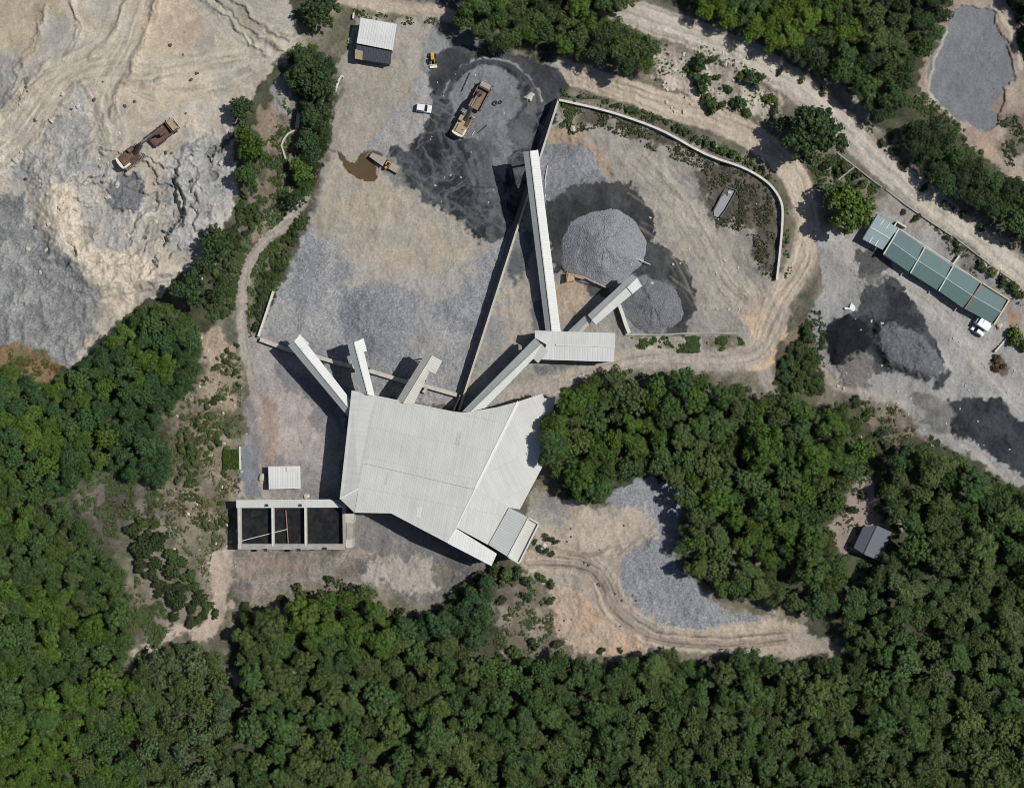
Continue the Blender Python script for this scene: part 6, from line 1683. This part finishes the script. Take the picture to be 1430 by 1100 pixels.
OLIVE = lin3((84, 97, 57)); DEEP = lin3((74, 95, 54)); GREY = lin3((88, 104, 72)); BRIGHT = lin3((93, 118, 50)); LIME = lin3((108, 132, 48)); BLUE = lin3((66, 91, 58)); DARK = lin3((59, 76, 48))
FOR = [
    # name, polygon, (rmin,rmax), kinds, tints, density, label, group
    ('south', [(330, 868), (352, 850), (400, 842), (440, 822), (490, 808), (530, 832), (552, 856), (600, 850), (640, 832), (672, 800), (695, 806), (690, 850), (682, 905), (720, 925), (765, 905), (800, 912), (860, 926), (898, 916), (940, 905), (975, 928),
      (1012, 910), (1060, 906), (1100, 922), (1150, 916), (1200, 930), (1200, 1270), (330, 1270)], (15, 36), 'cccb', [OLIVE, DEEP, OLIVE, DEEP, DEEP], 'broadleaf tree of the dense forest along the bottom edge', 'trees of the southern forest'),
    ('southeast', [(1238, 642), (1268, 618), (1310, 622), (1370, 655), (1430, 685), (1590, 700), (1590, 1270), (1200, 1270), (1195, 930), (1180, 905), (1172, 862), (1182, 812), (1222, 795), (1245, 765), (1268, 745), (1232, 720), (1226, 690)], (15, 36), 'cccb', [OLIVE, DEEP, OLIVE, DEEP], 'broadleaf tree of the forest in the lower right around the hut', 'trees of the southeastern forest'),
    ('grove', [(752, 592), (766, 562), (800, 556), (828, 522), (862, 514), (900, 522), (960, 514), (1000, 527), (1060, 547), (1090, 552), (1130, 556), (1180, 562), (1212, 592), (1228, 640), (1208, 662), (1192, 700), (1168, 722), (1152, 738), (1172, 775), (1184, 800), (1172, 862), (1140, 866),
      (1082, 850), (1020, 838), (962, 802), (945, 762), (952, 712), (940, 682), (900, 660), (868, 672), (848, 692), (816, 710), (790, 690), (772, 660), (752, 622)], (16, 38), 'cccb', [BRIGHT * .75, DEEP, OLIVE, BRIGHT * .68, DEEP], 'broadleaf tree of the green grove right of the big roof', 'trees of the grove by the works'),
    ('north', [(620, -150), (940, -150), (905, 0), (838, 22), (880, 36), (922, 60), (920, 88), (895, 106), (862, 106), (840, 86), (800, 80), (765, 66), (720, 76), (690, 71), (660, 50), (632, 26)], (14, 26), 'c', [DEEP, BRIGHT * .8, OLIVE, DARK], 'broadleaf tree of the wood at the top middle', 'trees of the northern wood'),
    ('northeast', [(945, -150), (1400, -150), (1335, 0), (1333, 28), (1314, 56), (1290, 95), (1284, 122), (1268, 142), (1252, 166), (1220, 176), (1196, 152), (1176, 122), (1122, 95), (1072, 74), (1020, 46), (965, 22)], (14, 25), 'c', [LIME * .75, BRIGHT * .8, DEEP, DARK, OLIVE], 'broadleaf tree of the wood above the main dirt road', 'trees of the northeastern wood'),
    ('row', [(1252, 176), (1280, 164), (1312, 164), (1332, 190), (1362, 216), (1384, 238), (1440, 252), (1590, 280), (1590, 380), (1430, 340), (1388, 312), (1340, 282), (1300, 252), (1266, 216)], (13, 22), 'b', [BLUE, DARK, DEEP], 'dark bushy tree in the row between the main dirt road and the settling pond', 'trees in the roadside row'),
    ('thicket', [(95, 518), (130, 492), (166, 458), (202, 426), (236, 424), (264, 438), (284, 470), (288, 510), (270, 546), (246, 562), (236, 582), (226, 602), (242, 640), (242, 666), (216, 682), (186, 674), (160, 656), (128, 668), (95, 692), (60, 702), (-150, 722), (-150, 500), (0, 498), (30, 522), (70, 532)],
     (11, 22), 'b', [BRIGHT * .85, BLUE, DEEP, BRIGHT * .7, BLUE], 'bushy green tree of the thicket below the quarry', 'trees of the western thicket'),
    ('southwest', [(-150, 722), (60, 704), (98, 696), (132, 742), (172, 792), (184, 840), (186, 900), (170, 946), (214, 908), (262, 892), (300, 908), (324, 946), (332, 1000), (330, 1270), (-150, 1270)], (13, 26), 'cb', [DEEP, OLIVE, BRIGHT * .75, DEEP], 'broadleaf tree of the forest in the lower left', 'trees of the southwestern forest'),
    ('mass', [(166, 722), (214, 716), (250, 762), (284, 812), (300, 850), (280, 880), (242, 872), (226, 842), (192, 802), (166, 752)], (11, 24), 'b', [DARK, DEEP, OLIVE], 'dark bush in the clump left of the pale footpath', 'bushes left of the footpath'),
    ('corner', [(1396, -30), (1590, -30), (1590, 90), (1430, 64), (1412, 32)], (9, 16), 'b', [DARK, DEEP], 'dark bush in the top right corner beyond the settling pond', 'bushes in the top right corner'),
    ('bank', [(398, 72), (438, 58), (470, 92), (472, 128), (464, 172), (456, 214), (448, 252), (437, 292), (424, 302), (408, 292), (414, 250), (410, 216), (418, 182), (420, 150), (404, 118)], (8, 18), 'b', [DARK, DEEP, DARK, BLUE * .85], 'dark tree in the belt along the left edge of the yard', 'trees of the yard bank'),
    ('lowbank', [(432, 298), (410, 350), (386, 398), (362, 462), (350, 466), (354, 410), (372, 350), (402, 312)], (5, 11), 's', [DARK, OLIVE, DEEP * .8], 'low dark scrub bush between the narrow track and the gravel yard', 'scrub bushes above the gravel yard'),
    ('rimbank', [(336, 262), (372, 296), (344, 345), (330, 398), (330, 452), (300, 442), (284, 430), (290, 384), (312, 330), (326, 300)], (7, 15), 'sb', [OLIVE, DEEP, DARK, GREY], 'scrubby bush on the slope between the quarry rim and the narrow track', 'scrub bushes below the quarry rim'),
    ('wallstrip', [(800, 128), (850, 138), (930, 164), (1035, 214), (1080, 246), (1084, 256), (1035, 228), (985, 208), (930, 178), (885, 160), (840, 147), (796, 138)], (5, 10), 's', [DEEP, BLUE, OLIVE], 'low green bush in the strip between the curved wall and the service road', 'bushes along the curved wall'),
    ('slope', [(262, 560), (300, 500), (336, 470), (338, 560), (334, 620), (310, 690), (322, 720), (300, 760), (250, 740), (222, 705), (246, 660), (246, 600)], (5, 11), 's', [OLIVE, DEEP, GREY, DARK], 'low scrub bush on the brown slope left of the small gravel strip', 'scrub bushes on the brown slope'),
    ('junction', [(1084, 506), (1112, 470), (1128, 452), (1142, 470), (1140, 520), (1150, 548), (1110, 556), (1086, 540)], (8, 15), 'b', [DARK, DEEP, BLUE], 'dark bush on the triangle between the loop road and the black heaps', 'bushes by the junction'),
]
TRACKP = curve([(420, 284), (394, 318), (362, 346), (342, 385), (337, 430), (342, 480), (352, 530)])
cand = []
fr_ = random.Random(5)
grid_pts = []
for (nm, poly, (r0, r1), kinds, tints, lab, grp) in FOR:
    xs = [p[0] for p in poly]; ys = [p[1] for p in poly]
    area_ = (max(xs) - min(xs)) * (max(ys) - min(ys))
    pts = []
    for pas, rk_ in enumerate((1.0, .74, .55)):
        for _ in range(int(area_ / 28)):
            x = fr_.uniform(min(xs), max(xs)); y = fr_.uniform(min(ys), max(ys))
            r = (r0 + (r1 - r0) * fr_.random() ** 1.3) * rk_
            if r < r0 * .7 or not inpoly(x, y, poly): continue
            if any((x - q[0]) ** 2 + (y - q[1]) ** 2 < (.63 * (r + q[2])) ** 2 for q in pts): continue
            if edge_d(x, y, poly) > -(.95 if nm == 'northeast' else .62) * r: continue
            if nm == 'slope' and (fr_.random() < .4 or float(fbm(np.float32(x / 22), np.float32(y / 22), 2, 955)) < -.05): continue
            if nm in ('lowbank', 'rimbank', 'bank', 'slope') and float(poly_dist(np.array([x], np.float32), np.array([y], np.float32), TRACKP)[0][0]) < r * .8 + 7: continue
            pts.append((x, y, r))
    for (x, y, r) in pts:
        tv = float(fbm(np.float32(x / 70), np.float32(y / 70), 2, 960)) * .5 + .5 + fr_.uniform(-.12, .12)
        t = tints[int(min(.999, max(0, tv)) * len(tints))]
        if nm == 'southwest':
            if x > 190: t = GREY if fr_.random() < .5 else OLIVE
            elif y > 1010 and x < 110: t = BRIGHT * .8
        if nm == 'south' and y < 900 and x < 560: t = BRIGHT * .72 if fr_.random() < .6 else OLIVE
        if nm == 'south' and y < 900 and x >= 560 and x < 700: t = BLUE * .95
        if nm == 'northeast' and x < 1200 and y < 60: t = LIME * .72 if fr_.random() < .7 else DEEP
        if nm == 'thicket' and x > 150 and y > 545: t = BLUE * .9
        k_ = kinds[fr_.randrange(len(kinds))]
        if nm == 'southwest' and x > 190: k_ = 'a'
        cand.append((r, x, y, t, k_, lab, grp, nm))
inside = [c for c in cand if -5 < c[1] < 1435 and -5 < c[2] < 1105]
inside.sort(key=lambda c: -c[0])
BUSHN = ('mass', 'corner', 'junction', 'lowbank', 'rimbank', 'wallstrip', 'slope')
bushes = [c for c in inside if c[7] in BUSHN][:280]
bset = set(map(id, bushes))
inside = [c for c in inside if c[7] not in BUSHN]
SINGLE = [
    (776, 588, 27, BRIGHT * .75, 'c', 'green tree overhanging the east edge of the big roof, middle of three'),
    (770, 628, 25, DEEP, 'c', 'green tree overhanging the east edge of the big roof, lowest of three'),
    (798, 562, 25, BRIGHT * .72, 'c', 'green tree overhanging the east corner of the big roof'),
    (1135, 187, 46, DARK, 'b', 'large dark lone tree on the bend between the loop road and the main road'),
    (1187, 290, 40, BRIGHT * .75, 'b', 'round green tree at the upper end of the green shed row'),
    (1165, 268, 18, DEEP, 'b', 'small tree against the upper left of the round green tree'),
    (1092, 174, 18, DARK, 'a', 'thin dark tree at the left foot of the large dark lone tree'),
    (446, 18, 33, DARK * 1.05, 'b', 'dense dark tree left of the store at the top edge'),
    (425, 88, 25, DARK, 'b', 'dark tree on the bank between quarry and store, upper of the pair'),
    (442, 118, 28, DARK, 'b', 'dark tree on the bank beside the hooked white kerb'),
    (436, 160, 24, DARK, 'b', 'dark tree on the bank right of the short pale wall'),
    (430, 196, 20, BLUE * .8, 'b', 'small dark tree on the bank left of the puddle'),
    (422, 240, 22, BRIGHT * .7, 'b', 'greener bushy tree on the bank at the left edge of the yard'),
    (412, 280, 20, DARK, 'a', 'scraggy tree at the lower end of the yard bank'),
    (337, 152, 22, DARK, 'b', 'small dark tree at the right edge of the quarry, upper of three'),
    (352, 205, 34, BRIGHT * .62, 'b', 'broad green tree at the right edge of the quarry'),
    (345, 245, 22, DEEP, 'b', 'smaller green tree just below the broad tree at the quarry edge'),
    (300, 338, 30, DARK * 1.1, 'b', 'dark tree at the lower right edge of the quarry beside the cracks'),
    (288, 372, 20, DARK, 'b', 'small dark tree between two larger ones at the quarry rim'),
    (266, 404, 34, BLUE * .85, 'b', 'round blue-green tree casting its shadow onto the quarry floor'),
    (305, 410, 18, DARK, 'a', 'thin dark tree right of the round blue-green tree'),
]
N_IND = 300 - len(SINGLE)
ind = inside[:N_IND] + bushes
print('BUSHES', len(bushes))
mass = inside[N_IND:] + [c for c in cand if not (-5 < c[1] < 1435 and -5 < c[2] < 1105)]
print('TREES candidates', len(cand), 'in frame', len(inside), 'individual', len(ind))
for (x, y, r, t, k_, lab) in SINGLE:
    tree('broadleaf_tree', lab, 'tree', x, y, r, t, k_, hk=2.0 if 'overhanging' in lab else 1.0)
for (r, x, y, t, k_, lab, grp, nm) in ind:
    bush = nm in BUSHN
    tree('bush' if bush else 'broadleaf_tree', lab, 'bush' if bush else 'tree', x, y, r, t * np.array([1.06, .92, .95], np.float32) if bush else t, k_, grp, shrub=bush)

SHR = [  # loose shrubs told apart one by one or in small groups
    ('green shrub on the pale eroded bank between the two dirt roads', 'shrubs on the eroded bank', [(976, 88, 17), (994, 84, 9), (965, 96, 9), (983, 118, 17), (972, 108, 10), (1002, 108, 8), (1017, 124, 7), (992, 144, 14), (1008, 148, 8), (1032, 145, 12), (1043, 158, 8), (1034, 108, 7), (1050, 112, 14), (1062, 106, 8), (1074, 138, 9), (1082, 154, 8)], [BLUE, DEEP, BRIGHT * .8]),
    ('dark shrub in the hedge beside the cream parapet', 'hedge shrubs by the annex', [(762, 750, 6), (770, 753, 5.5), (777, 757, 5), (747, 757, 5), (753, 766, 6), (762, 769, 5.5), (770, 773, 5)], [DARK, BLUE * .8]),
    ('shrub at the south corner of the big roof', 'shrubs south of the big roof', [(690, 796, 13), (706, 802, 14), (722, 800, 10), (668, 812, 16), (652, 824, 14), (640, 838, 14), (735, 812, 8), (755, 806, 7), (735, 832, 8), (700, 838, 9), (770, 815, 6), (770, 838, 6)], [DARK, DEEP, BLUE * .8]),
    ('low green shrub at the roadside fence opposite the green shed', 'shrubs at the roadside fence', [(1322, 332, 6), (1340, 348, 7), (1336, 340, 5), (1372, 372, 8), (1386, 380, 8), (1400, 392, 9), (1416, 402, 10), (1426, 412, 8), (1280, 305, 6), (1262, 296, 5), (1180, 232, 8), (1196, 246, 9), (1170, 240, 8), (1205, 258, 8), (1152, 232, 9)], [DEEP, OLIVE, DARK]),
    ('bright green bush at the right edge below the green shed', 'bushes below the green shed end', [(1418, 470, 13), (1428, 482, 11), (1412, 462, 7)], [BRIGHT * .8, DEEP]),
    ('round shrub on the verge right of the main dirt road', 'verge shrubs by the main road', [(1232, 200, 7), (1250, 212, 7), (1245, 190, 6), (1262, 226, 7), (1290, 262, 6), (1318, 284, 6), (1345, 300, 7), (1370, 318, 7), (1090, 100, 6), (1120, 112, 6), (1150, 128, 6)], [DARK, OLIVE]),
    ('dry brownish bush on the grey strip beside the far right drive', 'dry bushes by the far right drive', [(1392, 502, 7), (1400, 512, 7), (1390, 515, 6)], [lin3((96, 84, 62))]),
    ('dark shrub at the northern fringe of the lower forest', 'shrubs fringing the southern forest', [(345, 852, 10), (420, 824, 11), (460, 808, 9), (395, 838, 9), (560, 858, 9), (720, 912, 10), (745, 900, 9), (780, 898, 8), (840, 908, 6), (866, 908, 5), (300, 856, 8), (340, 905, 9), (350, 930, 9), (385, 930, 7), (335, 975, 8), (360, 985, 7)], [DARK, DEEP]),
    ('low bush around the hut clearing in the forest', 'bushes around the hut', [(1192, 712, 8), (1160, 745, 8), (1180, 782, 8), (1210, 790, 8), (1215, 660, 8), (1205, 690, 7), (1240, 700, 8), (1228, 655, 8), (1250, 735, 7), (1230, 605, 9), (1212, 580, 9), (1240, 620, 9), (1196, 560, 8)], [DARK, DEEP, GREY * .8]),
]
for lab, grp, pts, tints in SHR:
    for i, (x, y, r) in enumerate(pts):
        tree('shrub', lab, 'shrub', x, y, r * 1.12, tints[i % len(tints)] * np.array([.98, .84, .84], np.float32), 's', grp, shrub=True)
# clipped hedge block near the gravel strip
hb = wthing('hedge_block', 'square bright green hedge block beside the small gravel strip', 'hedge', 322, 641)
zg = zat(322, 641)
rs = np.random.RandomState(77)
n = 2600
cx_ = rs.uniform(311.5, 333, n); cy_ = rs.uniform(628, 654.5, n); cz = zg + np.where(rs.rand(n) < .75, 1.5 + .15 * rs.randn(n), rs.uniform(0, 1.5, n))
kk = S * (H - cz) / H
c = np.stack([(cx_ - 715) * kk, (550 - cy_) * kk, cz], 1).astype(np.float32) - np.array(hb.location, np.float32)
nn = rs.randn(n, 3).astype(np.float32) * .5 + np.array([0, 0, 1], np.float32); nn /= np.linalg.norm(nn, axis=1)[:, None]
v, f = leaf_quads(c, nn, .26, rs)
me = np_mesh('foliage', v, f, 4); set_attr(me, 'leaf', np.repeat(rs.uniform(.3, .7, (n, 3)), 4, 0).astype(np.float32)); me.update(calc_edges=True)
o = link_mesh('foliage', me, M_LEAF, hb); o['tint'] = [float(q) for q in BRIGHT * .5]

# ---- the rest of the forest as one mass
VV, FF, AL, TT = [], [], [], []
off = 0
base_cr = []
for i in range(5):
    a, b, c_ = crown_arrays(140 + i, nclump=22, nleaf=54, leaf=.075, flat=.66, csize=(.2, .34), filler=False)
    base_cr.append((np.concatenate(a), np.concatenate(b), np.concatenate(c_)))
rs = np.random.RandomState(4)
for (r, x, y, t, k_, lab, grp, nm) in mass:
    v, f, a = base_cr[rs.randint(5)]
    R_ = r * S; zg = zat(x, y); z = zg + min(.45 * R_ + 3.6, 1.7 * R_)
    an = rs.uniform(0, 6.28); ca, sa = math.cos(an), math.sin(an)
    w_ = np.stack([v[:, 0] * ca - v[:, 1] * sa, v[:, 0] * sa + v[:, 1] * ca, v[:, 2]], 1) * R_ + np.array(P(x, y, z), np.float32)
    VV.append(w_); FF.append(f + off); AL.append(a); TT.append(np.tile(t * rs.uniform(.8, 1.15), (len(v), 1))); off += len(v)
if VV:
    me = np_mesh('forest_mass', np.concatenate(VV), np.concatenate(FF), 4)
    a3 = np.zeros((off, 3), np.float32); a3[:, :2] = np.concatenate(AL); set_attr(me, 'leaf', a3); set_attr(me, 'tint', np.concatenate(TT).astype(np.float32)); me.update(calc_edges=True)
    tag(link_mesh('forest_fill', me, M_LEAFG), 'smaller trees filling the gaps of the surrounding forest', 'forest', kind='stuff')

# ---- undergrowth: weeds and low scrub, one mass
UG = [ # polygon, count, (r0,r1) metres, tints
    ([(x, y) for x, y in FOR[0][1]], 1500, (.5, 1.4), [DARK * .8, DEEP * .8]),
    ([(x, y) for x, y in FOR[1][1]], 900, (.5, 1.4), [DARK * .8, DEEP * .8]),
    ([(x, y) for x, y in FOR[2][1]], 700, (.5, 1.4), [DARK * .8, DEEP * .8]),
    ([(x, y) for x, y in FOR[6][1]], 1500, (.5, 1.5), [DEEP, BRIGHT * .8, BLUE]),
    ([(x, y) for x, y in FOR[7][1]], 1400, (.5, 1.4), [DEEP, OLIVE, DARK]),
    ([(95, 692), (160, 660), (215, 684), (245, 700), (235, 730), (165, 722), (166, 752), (132, 742)], 700, (.3, .9), [GREY, OLIVE, lin3((92, 86, 74))]),
    ([(236, 582), (275, 545), (340, 470), (338, 560), (335, 700), (310, 765), (296, 770), (290, 812), (250, 762), (214, 716), (242, 666)], 1300, (.2, .65), [OLIVE, GREY, lin3((118, 108, 84)), lin3((104, 96, 74))]),
    ([(190, 802), (226, 842), (242, 872), (222, 900), (186, 930), (186, 860)], 400, (.3, .8), [GREY, OLIVE]),
    ([(340, 290), (400, 130), (410, 180), (400, 230), (440, 290), (410, 350), (362, 470), (340, 470), (345, 400), (300, 450), (285, 440), (310, 370), (335, 300)], 3600, (.25, .8), [OLIVE, DEEP, GREY, DARK]),
    ([(784, 120), (850, 140), (930, 165), (1035, 215), (1080, 245), (1100, 290), (1106, 380), (1095, 392), (1094, 300), (1080, 258), (1035, 228), (930, 180), (850, 150), (784, 138)], 2200, (.25, .7), [DEEP, OLIVE, BRIGHT * .8, GREY]),
    ([(784, 144), (850, 158), (930, 190), (985, 220), (1035, 238), (1078, 268), (1086, 390), (1060, 380), (1050, 330), (1000, 312), (985, 240), (900, 205), (840, 178), (790, 190)], 4200, (.2, .5), [GREY * .7, lin3((98, 92, 76)) * .8, OLIVE * .6, lin3((84, 80, 66))]),
    ([(785, 145), (800, 150), (796, 180), (780, 176)], 120, (.3, .7), [DEEP, OLIVE]),
    ([(880, 471), (1032, 470), (1040, 480), (1000, 492), (940, 492), (890, 486)], 1100, (.2, .55), [DEEP, OLIVE, GREY]),
    ([(1078, 560), (1084, 510), (1115, 460), (1140, 425), (1152, 450), (1150, 550)], 500, (.3, .9), [DEEP, OLIVE, DARK]),
    ([(1120, 210), (1170, 216), (1232, 262), (1215, 275), (1170, 262), (1140, 260)], 420, (.25, .7), [DEEP, OLIVE, GREY]),
    ([(1290, 305), (1340, 335), (1430, 402), (1430, 430), (1400, 410), (1360, 384), (1330, 360), (1310, 330)], 380, (.2, .6), [OLIVE, GREY, lin3((98, 90, 70))]),
    ([(900, 70), (960, 52), (1060, 100), (1085, 160), (1050, 166), (960, 140), (912, 110)], 260, (.2, .6), [DEEP, OLIVE, GREY]),
    ([(1200, 150), (1255, 180), (1330, 285), (1430, 352), (1430, 366), (1330, 296), (1240, 222), (1190, 165)], 320, (.2, .6), [OLIVE, GREY, DARK]),
    ([(1195, 560), (1245, 562), (1290, 600), (1345, 640), (1300, 620), (1240, 640), (1215, 600)], 450, (.25, .8), [OLIVE, GREY, lin3((100, 90, 72))]),
    ([(640, 830), (700, 795), (765, 812), (775, 880), (740, 915), (690, 905), (690, 850)], 520, (.25, .7), [OLIVE, GREY, lin3((104, 98, 78))]),
    ([(1150, 738), (1200, 660), (1240, 650), (1235, 720), (1260, 745), (1225, 795), (1180, 800)], 220, (.25, .6), [DEEP, OLIVE]),
    ([(-20, 484), (40, 486), (85, 516), (60, 530), (-20, 500)], 300, (.3, .7), [lin3((120, 96, 56)), OLIVE]),
    ([(1392, 168), (1430, 160), (1430, 245), (1405, 232)], 120, (.25, .7), [DARK, OLIVE]),
    ([(485, 10), (500, 14), (560, 24), (612, 26), (620, 34), (556, 34), (500, 24)], 130, (.2, .6), [OLIVE, GREY, DARK]),
    ([(1250, 150), (1290, 128), (1340, 172), (1390, 232), (1430, 245), (1380, 240), (1330, 185), (1285, 162)], 600, (.3, .9), [OLIVE, DEEP, GREY]),
    ([(1416, -10), (1440, -10), (1440, 110), (1420, 60)], 160, (.3, .9), [DARK, DEEP]),
]
VV, FF, AL, TT = [], [], [], []
off = 0
rs = np.random.RandomState(31)
for poly, cnt, (r0, r1), tints in UG:
    xs = [p[0] for p in poly]; ys = [p[1] for p in poly]
    # clumped scatter
    m_ = cnt * 6
    x = rs.uniform(max(-40, min(xs)), min(1470, max(xs)), m_); y = rs.uniform(max(-40, min(ys)), min(1140, max(ys)), m_)
    ok = (sdf(x.astype(np.float32), y.astype(np.float32), poly) < 0) & (fbm(x / 14, y / 14, 4, 950) > rs.uniform(-.25, .55, m_))
    ok &= np.hypot(x - 1011, y - 282) > 21
    ok &= poly_dist(x.astype(np.float32), y.astype(np.float32), TRACKP)[0] > 7.5
    x = x[ok][:cnt * 2]; y = y[ok][:cnt * 2]
    for i in range(len(x)):
        r = r0 + (r1 - r0) * rs.rand() ** 2
        z = zat(x[i], y[i]); k_ = 20 if r > .5 else 12
        d = rs.randn(k_, 3).astype(np.float32); d /= np.linalg.norm(d, axis=1)[:, None]; d[:, 2] = np.abs(d[:, 2])
        c = np.array(P(x[i], y[i], z), np.float32) + d * r * np.array([1, 1, .8], np.float32) * rs.uniform(.5, 1.05, (k_, 1)).astype(np.float32)
        nn = d + .5 * rs.randn(k_, 3).astype(np.float32) + np.array([0, 0, .4], np.float32); nn /= np.linalg.norm(nn, axis=1)[:, None]
        v, f = leaf_quads(c.astype(np.float32), nn.astype(np.float32), .13 + .16 * r, rs)
        t = tints[rs.randint(len(tints))] * rs.uniform(.75, 1.2)
        VV.append(v); FF.append(f + off); AL.append(np.repeat(np.stack([rs.uniform(.3, .7, k_), rs.uniform(.2, .8, k_)], 1), 4, 0)); TT.append(np.tile(t, (len(v), 1))); off += len(v)
me = np_mesh('undergrowth', np.concatenate(VV), np.concatenate(FF), 4)
a3 = np.zeros((off, 3), np.float32); a3[:, :2] = np.concatenate(AL); set_attr(me, 'leaf', a3); set_attr(me, 'tint', np.concatenate(TT).astype(np.float32)); me.update(calc_edges=True)
tag(link_mesh('undergrowth', me, M_LEAFG), 'low weeds and scrub covering the banks, slopes and forest floor', 'undergrowth', kind='stuff')
print('SCENE DONE')
